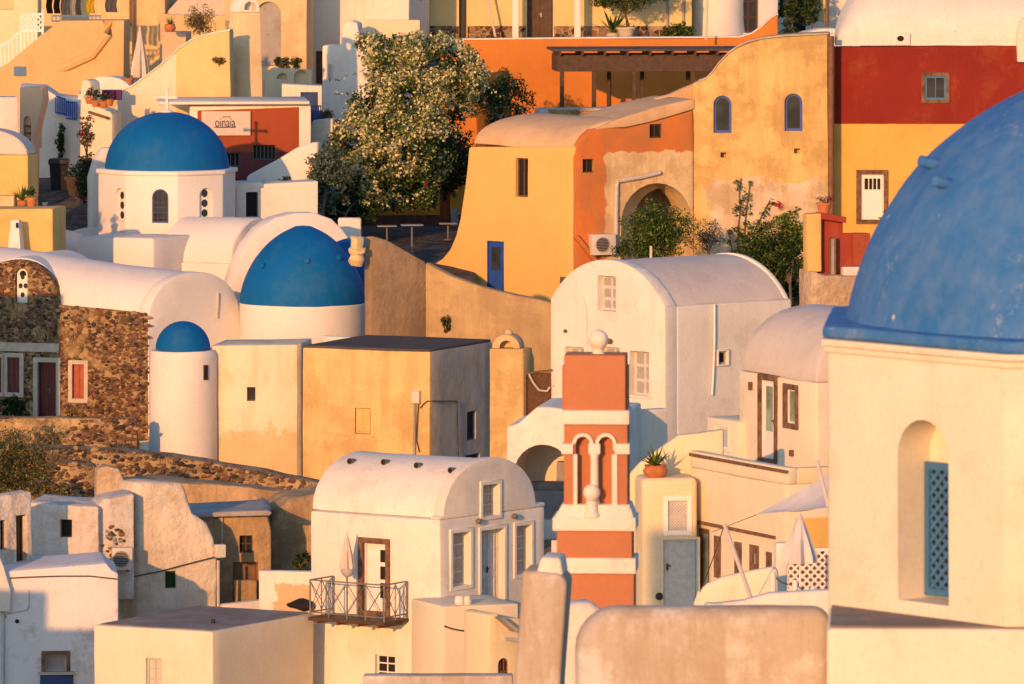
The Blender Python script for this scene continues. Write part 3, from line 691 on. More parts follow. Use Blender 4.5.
# balcony
ub0, ub1 = WL.uz(333, 610)[0], WL.uz(409, 612)[0]; zf = WL.uz(372, 614)[1]; PJ = 1.25
t = thing('balcony', 'narrow iron balcony with crossed bars on the white vaulted house', 'balcony', WL.pt((ub0+ub1)/2, zf-.15, .1))
bm = B(); bx(bm, WL, ub0, ub1, zf-.14, zf-.04, PJ, .005); bevel(bm, .01, 1); part('floor', bm, 'wood_dark', t)
bm = B()
for k in range(4):
    u = ub0+.25+(ub1-ub0-.5)*k/3; bar(bm, WL.pt(u, zf-.19, .0), WL.pt(u, zf-.19, PJ-.05), .06, .07)
part('bracket', bm, 'rust', t)
H = 1.0; bm = B(); cs = [(ub0+.04, .06), (ub0+.04, PJ-.05), (ub1-.04, PJ-.05), (ub1-.04, .06)]
for h in (.09, H): 
    bm = B()
    for (a, da), (c, dc) in zip(cs, cs[1:]): bar(bm, WL.pt(a, zf+h, da), WL.pt(c, zf+h, dc), .04, .035)
    part('rail', bm, 'iron', t)
bm = B(); xb = B(); segs = []
for (a, da), (c, dc) in zip(cs, cs[1:]):
    L = math.hypot(c-a, dc-da); n = max(2, round(L/.62))
    for k in range(n+1):
        if k == 0 and (a, da) != cs[0]: continue
        u, d = a+(c-a)*k/n, da+(dc-da)*k/n; bm = B(); bar(bm, WL.pt(u, zf-.04, d), WL.pt(u, zf+H, d), .045 if k in (0, n) else .032); part('post', bm, 'iron', t)
    for k in range(n):
        f0, f1 = k/n, (k+1)/n; q = lambda f, z: WL.pt(a+(c-a)*f, zf+z, da+(dc-da)*f)
        tube(xb, [q(f0, .1), q(f1, H-.02)], .012, 5); tube(xb, [q(f1, .1), q(f0, H-.02)], .012, 5)
part('cross_bar', xb, 'iron', t)
# closed parasol on the balcony
def parasol_closed(name, label, base, H, L, r, mat, pole='iron', group=None, flare=.5):
    t = thing(name, label, 'umbrella', base, group); base = V(base)
    bm = B(); tube(bm, [base, base+V((0, 0, H))], .025, 8); part('pole', bm, pole, t)
    bm = B(); n = 32; rows = []
    for k in range(9):
        f = k/8; z = H-L*f; rad = r*(.1+(f**.8)*.9)*(1 if f < .9 else .92); row = []
        for j in range(n):
            a = 2*math.pi*j/n; rr = rad*(1+.22*math.cos(8*a)*min(1, f*1.5)); row.append(bm.verts.new(base+V((rr*math.cos(a), rr*math.sin(a), z))))
        rows.append(row)
    for A, Bq in zip(rows, rows[1:]):
        for j in range(n): bm.faces.new((A[j], A[(j+1) % n], Bq[(j+1) % n], Bq[j]))
    bm.faces.new(rows[0]); bm.faces.new(rows[-1]); bmesh.ops.recalc_face_normals(bm, faces=bm.faces); part('canopy', bm, mat, t, sm=70)
    bm = B(); lathe(bm, base+V((0, 0, H-.02)), [(r*.2, 0), (r*.12, .05), (.015, .1), (0, .14)], 12); part('finial', bm, mat, t)
    return t
pu = WL.uz(346, 590)[0]; pz = zf
pb = WL.pt(WL.uz(362, 560)[0], zf-.04, .75); sb = F/pb.y
t = parasol_closed('parasol', 'closed pale parasol on the iron balcony', pb, (613-531)/35.3, .95, .2, 'canvas')
bm = B(); ball(bm, V(pb)+V((0, 0, (613-567)/35.3)), .19, 16, .85)
for v in bm.verts: v.co += noise.noise_vector(v.co*5)*.06
part('bundle', bm, 'canvas_grey', t)
# terrace in front of the gable
Wt = Wall(441, 36.0, 24); b = Bld('terrace', 'cream terrace wall with a drooping cable below the white gable', 'terrace', Wt.pt(1, 4.5, -1))
zt_ = Wt.uz(460, 606)[1]
uE = Wt.uz(519, 606)[0]
b.mass('wall', 'cream', lambda m: bx(m, Wt, .03, uE, 3.5, zt_, 0, -2.2), .05, .03, 1.0)
bm = B(); tube(bm, sag(Wt.pt(*Wt.uz(444, 626), .03), Wt.pt(*Wt.uz(489, 627), .03), .12), .025, 6); part('cable', bm, 'cable', b.root)
for k, (px, py) in enumerate(((464, 606), (471, 606))):
    p = Wt.pt(*Wt.uz(px, py), -.3); bm = B(); lathe(bm, p, [(.1, 0), (.15, .08), (.12, .2), (.14, .25), (0, .22)], 16)
    solo('urn', bm, 'white', ('left' if k == 0 else 'right')+' one of two small white pots on the terrace below the gable', 'pot', 'white pots on the terrace')
Ws = Wall(489, 37.2, 30); b = Bld('stair_block', 'cream stair block with a sloped lid and small arched grille beside the buttress', 'stairs', Ws.pt(.5, 4.5, -.5))
b.win(Ws, 498, 658, 509, 680, .15, True, frame='rust', glass='dark', nx=3, ny=2, fw=.03)
b.mass('wall', 'cream_warm', lambda m: ext(m, Ws, Ws.pp([(489, 740), (489, 615), (497, 613), (500, 618), (520, 618), (520, 740)]), 0, -1.4), .05, .025, .9)
bm = B(); q0 = Ws.pt(*Ws.uz(493, 618), .03); ext(bm, Ws, Ws.pp([(494, 617), (497, 616), (512, 628), (510, 631)]), .35, .01); part('lid', bm, 'grey_shade', b.root)
bm = B(); ext(bm, Ws, Ws.pp([(503, 637), (519, 638), (519, 641), (503, 640)]), .14, .01); part('ledge', bm, 'pale_blue', b.root)
# 4b grey parapet at the very bottom
Wq = Wall(437, 40, 0); bm = B(); bx(bm, Wq, Wq.uz(363, 675)[0], Wq.uz(513, 675)[0], 4, Wq.uz(437, 675)[1], 0, -.5); bevel(bm, .06, 2); rough(bm, .03, .8)
solo('parapet_wall', bm, 'grey_old', 'low grey parapet below the small window of the white vaulted house', 'wall')

# 5 flat-roofed house lower left
WL5, WR5 = Wall(213, 36.2, -27), Wall(213, 36.2, 60)
uL, uR = WL5.uz(94, 628)[0], WR5.uz(314, 620)[0]; z5 = 32-832/36.2
L = -WL5.u*(-uL); RR = WR5.u*uR; o_ = WL5.pt(0, 0)
b = Bld('flat_roof_house', 'white flat-roofed house at the bottom with a shuttered blue window', 'house', (o_.x-.5, o_.y+2.5, 4.6))
b.win(WL5, 146, 658, 162, 690, .14, nx=2, ny=3, frame='pale_blue', glass='canvas', fw=.06)
fp = [o_, o_+RR, o_+RR+L, o_+L]
b.mass('wall', 'cream', lambda m: solid(m, [V((p.x, p.y, 3.5)) for p in fp], V((0, 0, z5-3.5))), .05, .025, 1.2)
cc = sum(fp, V((0, 0, 0)))/4; bm = B(); solid(bm, [V((cc.x+(p.x-cc.x)*.95, cc.y+(p.y-cc.y)*.95, z5-.05)) for p in fp], V((0, 0, .075))); bevel(bm, .02, 1); rough(bm, .01, .8); part('roof', bm, 'concrete', b.root)
bm = B(); e1 = (fp[2]-fp[1]); Wk = Wall(512, 30, -27); Wk.o = fp[2].copy(); lw = (fp[1]-fp[2]).length
bm.free()
bm = B(); p = P(208, 616, 36.3); p = WL5.pt(-.9, z5+.025, -1.6); tube(bm, [p, p+V((0, 0, .12))], .06, 10); part('roof_vent', bm, 'black', b.root)
# patched white parapet behind it
Wv = Wall(258, 34.6, -14); bm = B(); bx(bm, Wv, 0, Wv.uz(314, 580)[0], 4.5, Wv.uz(285, 571)[1], 0, -.35); bevel(bm, .05, 2); rough(bm, .035, .7)
us, zs_ = Wv.uz(282, 590)
M['patched'] = plaster('patched_plaster', (.80, .74, .64), (.5, .36, .22), .4, .1, .5, zones=[((.62, .45, .26), dict(u=Wv.u, o=Wv.pt(us, 0), umin=-.25, umax=None, zmin=None, zmax=zs_+.18, wig=.22))])
solo('parapet_wall', bm, 'patched', 'short white parapet with a patch of bare tan render left of the balcony', 'wall')
bm = B(); c = P(301, 611, 35.2); ball(bm, c+V((0, 0, .18)), .36, 18, .5)
for v in bm.verts: v.co = V((c.x+(v.co.x-c.x)*1.0, v.co.y, v.co.z))+noise.noise_vector(v.co*2.5)*.12
solo('rock', bm, 'dark', 'black lump of rock on the flat roof beside the balcony', 'rock')
plant('shrub', 'little shrub behind the patched white parapet', 'shrub', P(300, 573, 33.6), P(302, 562, 33.6), (.3, .25, .3), 14, 14, .12, .09, [2, 1], ['leaf_dark', 'leaf_olive'], 5)

# 6 lower-left white wall
W6 = Wall(116, 35.3, 6)
b = Bld('white_wall_house', 'white house front with peeling patches and a brick-framed niche at lower left', 'house', W6.pt(-2, 4.6, -1.5))
b.win(W6, 44.5, 654, 67, 672, .22, nx=1, ny=1, frame='canvas_grey', glass='grey_shade', sur='stone_trim', sw=.09)
q = b.rect(W6, 40, 674, 73, 700)
b.mass('wall', 'white_peel', lambda m: ext(m, W6, W6.pp([(-60, 780), (-60, 575), (4, 571), (107, 563.5), (112, 570), (119, 574), (119, 780)]), 0, -3.2), .08, .035, 1.1)
bm = B(); bx(bm, W6, q[0], q[1], q[2]-1, q[3], .12, -.02); bevel(bm, .02, 1); part('shutter', bm, 'blue_dark', b.root)
bm = B(); bx(bm, W6, q[0]-.06, q[1]+.06, q[3]+.002, q[3]+.07, .2, -.02); part('lintel', bm, 'stone_pale', b.root)
bm = B(); tube(bm, [W6.pt(*W6.uz(x, y), .02) for x, y in ((6, 618), (6, 614), (27, 610), (29, 606), (29, 590))], .022, 6); part('pipe', bm, 'pipe', b.root)
bm = B(); tube(bm, [W6.pt(*W6.uz(x, y), .03) for x, y in ((10, 578), (30, 577), (60, 576), (90, 576), (117, 579))], .02, 6); part('cable', bm, 'cable', b.root)
bm = B(); tube(bm, [W6.pt(*W6.uz(x, y), .06) for x, y in ((3, 700), (3, 612))], .045, 8); part('downpipe', bm, 'pale_blue', b.root)
bm = B(); p = W6.pt(*W6.uz(17, 621), .06); ball(bm, p, .06, 10); part('wall_lamp', bm, 'dark', b.root)
Wz = W6.shift(.3); bm = B(); ext(bm, Wz, Wz.pp([(-40, 612), (-40, 540), (-4, 548), (4, 566), (11, 590), (10, 612)]), 0, -.7); bevel(bm, .08, 2); rough(bm, .03, .8)
solo('wall', bm, 'white', 'sloping white wall end at the left edge beside the peeling house', 'wall')
# ------------------------------------------------------------------ 7 ruined white house, left
WD = Wall(97, 34.54, -8)
b = Bld('ruined_house', 'crumbling white house with dark square window and exposed stones at left', 'house', WD.pt(0, 5.5, -2))
b.win(WD, 60, 519.5, 72, 537.5, .25, nx=1, ny=1, frame='wood_dark', glass='dark', fw=.03)
zD = WD.uz(97, 506)[1]
M['white_stones'] = plaster('white_plaster_over_stones', (.72, .65, .56), (.42, .29, .16), .55, .14, 1.0, thr=.52, coarse=1.7)
b.mass('wall', 'white_stones', lambda m: ext(m, WD, WD.pp([(26, 600), (26, 502), (60, 505), (99, 507.5), (99, 600)]), 0, -2.6), .07, .05, .8)
WD2 = Wall(30, 34.95, 42); b.door(WD2, 16, 515, 27, 566, .3, 'wood_dark', 1, None, planks=3, handle=None); b.win(WD2, 0, 520, 6.5, 550, .25, nx=1, ny=1, frame='wood_dark', glass='dark', fw=.03)
b.mass('wall', 'white_stones', lambda m: ext(m, WD2, WD2.pp([(-40, 600), (-40, 503), (30, 492), (32, 494), (32, 600)]), 0, -.5), .07, .05, .8)
# stub wall running right with fallen plaster
WD3 = Wall(97, 34.49, 12)
b.mass('wall', 'white_stones', lambda m: ext(m, WD3, WD3.pp([(97.3, 600), (97.3, 507), (104, 500), (134, 494), (134, 600)]), 0, -1.5), .08, .06, .7)
rng = random.Random(4); cu, cz = WD3.uz(113, 541)
for k in range(34):
    a = rng.uniform(0, 6.28); rr = math.sqrt(rng.random()); u = cu+rr*.42*math.cos(a)+.0; z = cz+rr*.55*math.sin(a); bm = B()
    p = WD3.pt(u, z, .0); ball(bm, p, rng.uniform(.045, .09), 7, .7)
    for v in bm.verts: v.co += noise.noise_vector(v.co*9)*.03
    part('exposed_stone', bm, rng.choice(['stone_trim', 'roof_dark', 'grey_shade', 'stone_trim']), b.root)
WDt = Wall(100, 33.51, 10)
M['broken'] = plaster('broken_plaster', (.66, .5, .33), (.36, .22, .12), .6, .2, 1.1, thr=.5, coarse=2)
b.mass('wall', 'broken', lambda m: ext(m, WDt, WDt.pp([(97, 540), (98, 470), (108, 467), (120, 470), (126, 484), (133, 490), (133, 540)]), 0, -.8), .08, .07, .5)
acunit('air conditioner fixed to the crumbling white wall with exposed stones', WD3, 111, 547, 131, 569, .3)
# lumpy white building
WM = Wall(137, 34.34, 20); WMl = Wall(137, 34.34, -56)
b = Bld('lumpy_house', 'lumpy whitewashed building with rounded shoulders and tiny green window', 'house', WM.pt(1, 5, -2))
b.win(WM, 165, 571, 176, 588, .14, nx=1, ny=1, frame='leaf_dark', glass='leaf_dark', fw=.05)
uMl = WMl.uz(117, 560)[0]
b.mass('wall', 'white_rough', lambda m: ext(m, WM, WM.pp([(137, 680), (137, 484), (150, 482), (184, 483), (189, 497), (194, 512), (208, 523), (216, 540), (219, 560), (219, 680)]), 0, None, -WMl.u*(-uMl)), .16, .07, .6, seg=3)
bm = B(); tube(bm, [WM.pt(*WM.uz(x, y), .06) for x, y in ((118, 579), (135, 576), (160, 571), (190, 563), (217, 556))], .02, 6); part('cable', bm, 'cable', b.root)
bm = B(); pu = [WM.pt(*WM.uz(217.5, y), .08) for y in (560, 585, 607)]; tube(bm, pu, .045, 8); part('pipe', bm, 'pipe', b.root)
bm = B(); u0, z0 = WM.uz(213.5, 557); u1, z1 = WM.uz(223, 543.5); bx(bm, WM, u0, u1, z0, z1, .3, .06); bevel(bm, .015, 1); part('meter_box', bm, 'plastic', b.root)
# rough earthen house with slab roof
WE = Wall(240, 33.9, 4)
b = Bld('earthen_house', 'rough earth-brown house with a thin slab roof and dark square window', 'house', WE.pt(0, 6, -2))
b.win(WE, 239.5, 535.5, 252.5, 553, .25, nx=2, ny=2, frame='wood_dark', glass='dark', fw=.03)
b.door(WE, 233, 562, 258, 602, .25, 'wood', 1, None, planks=4, handle=None)
b.mass('wall', 'earth', lambda m: ext(m, WE, WE.pp([(186, 660), (186, 517), (268, 515), (272, 530), (275, 660)]), 0, -3), .08, .07, .7)
bm = B(); ext(bm, WE, WE.pp([(184, 517), (184, 513), (268, 509.5), (272, 512), (270, 515)]), .35, -3); bevel(bm, .03, 2); rough(bm, .05, .6); part('roof', bm, 'grey_shade', b.root)
bm = B(); tube(bm, [WE.pt(*WE.uz(x, y), .04) for x, y in ((222, 515), (222, 560))], .025, 6); part('pipe', bm, 'pipe', b.root)
bm = B(); u0, z0 = WE.uz(234, 602); u1, z1 = WE.uz(257, 579); bx(bm, WE, u0, u1, z0-2, z1, .35, .06); bevel(bm, .03, 1); rough(bm, .02, .5); part('door_step_wall', bm, 'earth', b.root)
WE2 = Wall(268, 33.5, 14)
bm = B(); ext(bm, WE2, WE2.pp([(266, 660), (268, 530), (275, 512), (290, 500), (330, 490), (345, 490), (345, 660)]), 0, -2.5); bevel(bm, .2, 3); rough(bm, .1, .6)
solo('retaining_wall', bm, 'earth', 'rounded earth-brown buttressed wall left of the white vaulted house', 'wall')
Wc = Wall(225, 37.01, 18); Wc = Wall(225, 34.3, 18); bm = B(); ext(bm, Wc, Wc.pp([(222, 640), (222, 605), (262, 600), (262, 640)]), 0, -.3); bevel(bm, .05, 2); rough(bm, .03, .6)
solo('low_wall', bm, 'white', 'low white step wall below the earth-brown doorway', 'wall')
# ------------------------------------------------------------------ 8 terraces of rubble
def terrace(name, pts, s, a, dep, mat, label, ns=0, thr=-.1):
    W = Wall(pts[0][0], s, a); bm = B(); ext(bm, W, W.pp(pts), 0, -dep); bevel(bm, .1, 2); rough(bm, .12, .55)
    if ns: stones(bm, W, W.pp(pts), ns, random.Random(len(label)), .035, .105, (), thr, 1, .02)
    return solo(name, bm, [mat]+STONES, label, 'wall')
terrace('stone_wall', [(-60, 470), (-60, 418), (40, 419), (110, 420), (136, 417), (137, 470)], 29.2, -3, .7, 'stone2', 'rubble terrace wall in front of the stone church', 480, -.05)
terrace('stone_wall', [(-60, 560), (-60, 446), (60, 447), (120, 450), (160, 456), (215, 463), (270, 474), (330, 486), (330, 560)], 30.3, 6, 1.6, 'stone2', 'long sloping rubble wall below the round white apse and the yellow house', 1700, -.28)
terrace('earth_bank', [(-60, 620), (-60, 520), (30, 505), (100, 482), (150, 478), (190, 482), (250, 487), (330, 497), (330, 620)], 31.3, 5, 1.5, 'earth', 'brown earth bank under the long sloping rubble wall')
terrace('stone_wall', [(44, 560), (46, 470), (60, 462), (96, 466), (103, 480), (104, 560)], 31.9, 5, .8, 'stone2', 'short rubble wall with black stones beside the big dry bush', 240, -.3)
plant('dry_bush', 'big dry olive-brown bush spilling over the terrace wall at left', 'bush', P(18, 500, 31.6), P(12, 466, 31.9), (1.45, .9, 1.1), 190, 34, .26, .10, [3, 3, 2, 2], ['leaf_olive', 'straw', 'leaf_dark', 'leaf'], 11, None, .3, r0=.07, asp=3.5)
plant('dry_bush', 'low dry scrub on the rubble wall right of the big bush', 'bush', P(46, 497, 31.9), P(46, 488, 32.2), (.7, .4, .45), 40, 22, .18, .1, [2, 3, 2], ['leaf_olive', 'straw', 'leaf_dark'], 12, None, .3, asp=3.5)
plant('dry_bush', 'small grey scrub on the ledge left of the church apse', 'bush', P(47, 447, 30), P(47, 436, 30), (.75, .4, .4), 40, 22, .16, .09, [2, 3, 2], ['leaf_olive', 'straw', 'leaf_grey'], 13, None, .3, asp=3.5)
plant('dry_bush', 'dry twiggy tuft at the end of the slab roof', 'bush', P(283, 513, 31.8), P(272, 507, 31.9), (.7, .3, .3), 26, 14, .14, .08, [1, 3], ['leaf_olive', 'straw'], 14, None, .3, asp=4)
plant('dark_bush', 'dark green bush in the shade below the shuttered church window', 'bush', P(17, 419, 28.3), P(15, 408, 28.3), (.62, .4, .42), 40, 24, .15, .09, [3, 1], ['leaf_dark', 'leaf'], 15, None, .3)
plant('dry_bush', 'low tuft of dry plants under the red shutters', 'bush', P(76, 417, 28.1), P(76, 410, 28.1), (.42, .2, .25), 22, 18, .12, .08, [2, 2], ['leaf_olive', 'straw'], 16, None, .3)
# ------------------------------------------------------------------ 9 stone church
WF = Wall(148, 28.2, -17); WG = Wall(148, 28.2, 44)
b = Bld('stone_church', 'old rubble-stone church with arched gable, maroon door and long white vault', 'church', WF.pt(-2.5, 7.2, -2.5))
zF = WF.uz(148, 315)[1]
b.win(WF, 15.5, 268, 27.5, 303, .22, True, frame='white_paint', glass='dark', nx=1, ny=1, fw=.1)
u0, u1, z0, z1 = b.rect(WF, 15.5, 268, 27.5, 303)
b.win(WF, 7, 357, 20, 393, .18, frame='maroon', glass='dark', shut='maroon', sur='stone_pale', sw=.15)
b.win(WF, -9, 357, 2, 393, .18, frame='maroon', glass='dark', shut='maroon', sur='stone_pale', sw=.12)
b.door(WF, 37.5, 362, 56.5, 419, .25, 'maroon', 2, None, planks=3, sur='stone_pale', sw=.16, handle='iron')
b.win(WF, 72, 364, 84.5, 399, .22, frame='red_paint', glass='dark', shut='red_paint', sur='stone_pale', sw=.14)
gab = [(-60, 440), (-60, 300), (-28, 300)]+[(15+43*math.cos(math.pi*(1-k/16)), 304-44*math.sin(math.pi*(1-k/16))) for k in range(0, 17)]+[(60, 305), (100, 309), (148, 314.5), (148, 440)]
b.mass('wall', 'stone', lambda m: ext(m, WF, WF.pp(gab), 0, -.55), .05, .035, .9)
bm = B(); av = [b.rect(WF, *r_) for r_ in ((13, 266, 30, 306), (2, 351, 25, 400), (-14, 351, 5, 400), (32, 354, 61, 425), (66, 357, 90, 404), (-60, 342, 60, 351))]; av = [(q[0], q[2], q[1], q[3]) for q in av]
stones(bm, WF, WF.pp(gab), 2500, random.Random(7), .03, .09, av, -.22, 0, .02); part('stonework', bm, STONES, b.root)
bm = B()   # string course and dressed corner strips
for (x0, y0, x1, y1) in ((-40, 343.5, 59, 350), ): 
    a0, z0 = WF.uz(x0, y1); a1, z1 = WF.uz(x1, y0); bx(bm, WF, a0, a1, z0, z1, .06, -.05)
bevel(bm, .015, 1); part('string_course', bm, 'stone_pale', b.root)
def circ(px, py, r):
    u, z = WF.uz(px, py); m = B(); n = 14; ext(m, WF, [(u+r*math.cos(6.283*k/n), z+r*1.25*math.sin(6.283*k/n)) for k in range(n)], -.10, -.14); return m
wnd = [o for o in b.root.children if o.name.startswith('window')][0]
part('pane_screen', (lambda m: (bx(m, WF, u0+.05, u1-.05, WF.uz(21, 303)[1]+.05, WF.uz(21, 276)[1], -.125, -.15), m)[1])(B()), 'white_paint', wnd)
for px, py in ((21.5, 277), (19.5, 286), (24.5, 286), (21.5, 295)): part('round_pane', circ(px, py, .075), 'glass', wnd)
# vaults
uV, zTop = WG.uz(240, 345)[0], WG.uz(196, 272)[1]; Lv = -WF.u*(WF.u.dot(WF.pt(0, 0)-WF.pt(WF.uz(-60, 300)[0], 0)))+V((0, 0, .85))
uS = 0.0
b.mass('wall', 'white_soft', lambda m: ext(m, WG, [(0, 6.8), (uV, 6.8), (uV, zF-.3)]+halfell(.0, uV, zF-.3, zTop-zF+.3, 26, 2.1)+[(0, zF-.3)], .02, -.5), .06, .02, 1.0)
bm = B(); q = halfell(.02, uV-.1, zF-.12, zTop-zF+.06, 28, 2.1); ext(bm, WG, q, -.505, None, Lv); bevel(bm, .04, 1, 60); rough(bm, .06, 1.0)
part('roof', bm, 'white_soft', b.root)
bm = B(); c0, zc = WF.uz(15, 304); r = WF.uz(57, 304)[0]-c0; zt2 = WF.uz(15, 258.5)[1]
ext(bm, WF, halfell(c0-r, c0+r, zc, zt2-zc, 24), -.56, -5.0); bevel(bm, .04, 1, 60); rough(bm, .05, .9); part('roof', bm, 'white_soft', b.root)
bm = B(); p = WG.pt(*WG.uz(218, 330), .05); 
bm = B(); tube(bm, [WG.pt(*WG.uz(x, y), .05) for x, y in ((216, 318), (217, 300), (217, 293))], .05, 8); part('pipe', bm, 'pipe', b.root)
# ------------------------------------------------------------------ 10 round apse with small blue dome, adjoining walls
b = Bld('round_apse', 'round white apse with a small plain blue dome', 'church', P(183, 470, 28.9))
c = P(183, 470, 28.9); rr = 33.5/28.9; h = (470-349)/28.9; bm = B()
lathe(bm, c-V((0, 0, 2.5)), [(rr*1.02, 0), (rr*1.01, 2.5), (rr, h+2.35), (rr-.06, h+2.48), (0, h+2.5)], 40); rough(bm, .03, .8)
o = part('wall', bm, 'white_soft', b.root)
Wa = Wall(206, 29.3, 25)
bm = B(); c2 = c+V((0, 0, h+.0)); lathe(bm, c2, [(27.5/28.9*math.cos(R(a)), 28/28.9*math.sin(R(a))) for a in range(0, 90, 6)]+[(0, 28/28.9)], 40); part('dome', bm, 'blue', b.root, sm=60)
W = Wall(206, 29.35, 30); W.o = c+V((math.sin(R(35))*rr, -math.cos(R(35))*rr, -c.z)); W.n = V((math.sin(R(35)), -math.cos(R(35)), 0)); W.u = V((math.cos(R(35)), math.sin(R(35)), 0))
bm = B(); u, z = W.uz(205.5, 372.5); bx(bm, W, u-.09, u+.09, z-.26, z+.26, .03, -.1); w = part('window', bm, 'wood_dark', b.root)
bm = B(); bx(bm, W, u-.06, u+.06, z-.22, z+.22, .035, .01); part('pane', bm, 'dark', w)
WI = Wall(213, 28.9, -9)
M['cream_low'] = plaster('cream_plaster_with_damp', (.80, .69, .50), (.52, .36, .17), .5, .08, .3, thr=.55, zones=[((.72, .53, .29), dict(u=WI.u, o=WI.o, umin=.2, umax=None, zmin=None, zmax=WI.uz(250, 432)[1], wig=.75, soft=.12))])
b = Bld('cream_wall_house', 'plain cream block with one small dark window between apse and yellow house', 'house', WI.pt(1.4, 7, -1.5))
b.win(WI, 247, 387, 255.5, 401, .18, nx=1, ny=1, frame='wood_dark', glass='glass', fw=.03)
b.mass('wall', 'cream_low', lambda m: ext(m, WI, WI.pp([(211, 520), (211, 345.5), (298, 344.5), (299, 520)]), 0, -2.6), .06, .03, 1.0)
bm = B(); tube(bm, [WI.pt(*WI.uz(300, y), .05) for y in (343, 400, 478)], .09, 8); part('downpipe', bm, 'grey_shade', b.root)
# ------------------------------------------------------------------ 11 flat yellow house
WL, WR = Wall(430, 29.4, -24), Wall(430, 29.4, 66)
uL, uR = WL.uz(302.5, 350)[0], WR.uz(492, 342)[0]; zs = 32-552/29.4
b = Bld('yellow_house', 'flat-roofed old yellow house with one shuttered window and a side wall greyed as in shade', 'house', WL.pt(-2, 7, -2))
b.win(WL, 355, 408, 370.5, 434, .14, frame='wood', glass='dark', shut='yellow_deep', fw=.05)
b.win(WR, 467, 411, 476, 440, .18, frame='blue_dark', glass='dark', nx=1, ny=1)
b.win(WR, 465, 454, 480, 480, .2, frame='blue_dark', glass='dark', nx=1, ny=1)
o_ = WL.pt(0, 0); L = -WL.u*(-uL); RR = WR.u*uR; fp = [o_, o_+RR, o_+RR+L, o_+L]
WLm = WL
M['yellow_shaded_side'] = plaster('yellow_plaster_shaded_side', (.74, .52, .22), (.42, .25, .09), .6, .13, .4, thr=.53, zones=[((.52, .44, .36), dict(u=V((WL.n.x, WL.n.y)), o=o_, umin=None, umax=-.12, zmin=None, zmax=None, wig=0, soft=.01))])  # zone colours the side wall grey to carry its shade
b.mass('wall', 'yellow_shaded_side', lambda m: solid(m, [V((p.x, p.y, 6.5)) for p in fp], V((0, 0, zs-6.5))), .05, .03, 1.0)
cc = sum(fp, V((0, 0, 0)))/4; bm = B(); solid(bm, [V((cc.x+(p.x-cc.x)*.985, cc.y+(p.y-cc.y)*.985, zs-.05)) for p in fp], V((0, 0, .13))); bevel(bm, .03, 1); rough(bm, .02, .8); part('roof', bm, 'roof_dark', b.root)
bm = B(); u0, z0 = WL.uz(413, 403); u1, z1 = WL.uz(421, 390.5); bx(bm, WL, u0, u1, z0, z1, .16, .0); bevel(bm, .015, 1); part('meter_box', bm, 'plastic', b.root)
bm = B(); tube(bm, [WL.pt(*WL.uz(x, y), .05) for x, y in ((415.5, 403), (415.3, 430), (415, 462))], .045, 8); part('pipe', bm, 'grey_shade', b.root)
bm = B(); tube(bm, [WL.pt(*WL.uz(x, y), .05) for x, y in ((419, 403), (418, 420), (417, 440), (420, 452))], .02, 6); part('cable', bm, 'cable', b.root)
bm = B(); tube(bm, [WR.pt(*WR.uz(x, y), .04) for x, y in ((431, 401), (440, 401), (456, 401), (456.5, 425), (457, 452))]+[WR.pt(*WR.uz(459, 465), .04)], .02, 6); part('cable', bm, 'cable', b.root)
bm = B(); tube(bm, [WL.pt(*WL.uz(x, y), .05) for x, y in ((421, 408), (424, 404), (428, 401), (430, 401))], .02, 6); part('cable', bm, 'cable', b.root)
Wt2 = Wall(330, 28.4, -24); bm = B(); ext(bm, Wt2, Wt2.pp([(322, 345), (322, 336), (365, 338), (365, 345)]), 0, -.3); bevel(bm, .04, 1)
solo('low_wall', bm, 'white', 'low white kerb wall behind the dark flat roof', 'wall')
# ------------------------------------------------------------------ 12 domed church
cx, cy = (167-512)/26.4, F/26.4; ap = 64/26.4
b = Bld('blue_dome_church', 'white church with a smooth bright blue dome, cross and arched drum windows', 'church', (cx, cy, 9.3))
zt = Zat(170, 26.4); zb_ = Zat(240, 26.4)
def octo(r, z, rot=-11): return [V((cx+r/math.cos(R(22.5))*math.cos(R(22.5+45*k+rot)), cy+r/math.cos(R(22.5))*math.sin(R(22.5+45*k+rot)), z)) for k in range(8)]
def facet(rot, ang):
    W = Wall(512, 26, ang); W.o = V((cx+math.sin(R(ang))*ap, cy-math.cos(R(ang))*ap, 0)); return W
F1, F2, F3 = facet(0, -11-45), facet(0, -11), facet(0, 34)
b.win(F2, 152, 189, 168.5, 223, .1, True, frame='blue_dark', glass='glass', nx=3, ny=5, fw=.06, mull=.02)
for W, x0, x1, cxs in ((F1, 115, 124.5, 121), (F3, 199.5, 212.5, 204)):
    q = b.opening(W, x0, 188, x1, 221 if W is F1 else 219, .16, True); u0, u1, z0, z1 = q
    bm = B(); bx(bm, W, u0+.01, u1-.01, z0+.01, z1-.06, -.12, -.15); f = part('window', bm, 'white_soft', b.root)
    for k in range(3):
        bm = B(); u, z = (u0+u1)/2, z0+.22+k*.37; n = 14; rr = .13; ext(bm, W, [(u+rr*math.cos(6.283*j/n), z+rr*1.1*math.sin(6.283*j/n)) for j in range(n)], -.10, -.14); part('round_pane', bm, 'glass', f)
b.mass('drum', 'white_soft', lambda m: solid(m, octo(ap, zb_-1.2), V((0, 0, zt-zb_+1.2))), .05, .012, 1.2)
bm = B(); solid(bm, octo(ap+.09, zt-.09), V((0, 0, .17))); bevel(bm, .04, 2); part('cornice', bm, 'white_soft', b.root)
bm = B(); r = 62/26.4; H = 57/26.4; zc = zt+.05
lathe(bm, (cx, cy, zc), [(r*1.0*math.cos(R(a)), H*math.sin(R(a))) for a in range(0, 90, 4)]+[(0, H)], 64)
for v in bm.verts: v.co += noise.noise_vector(v.co*.6)*.02
part('dome', bm, 'blue', b.root, sm=60)
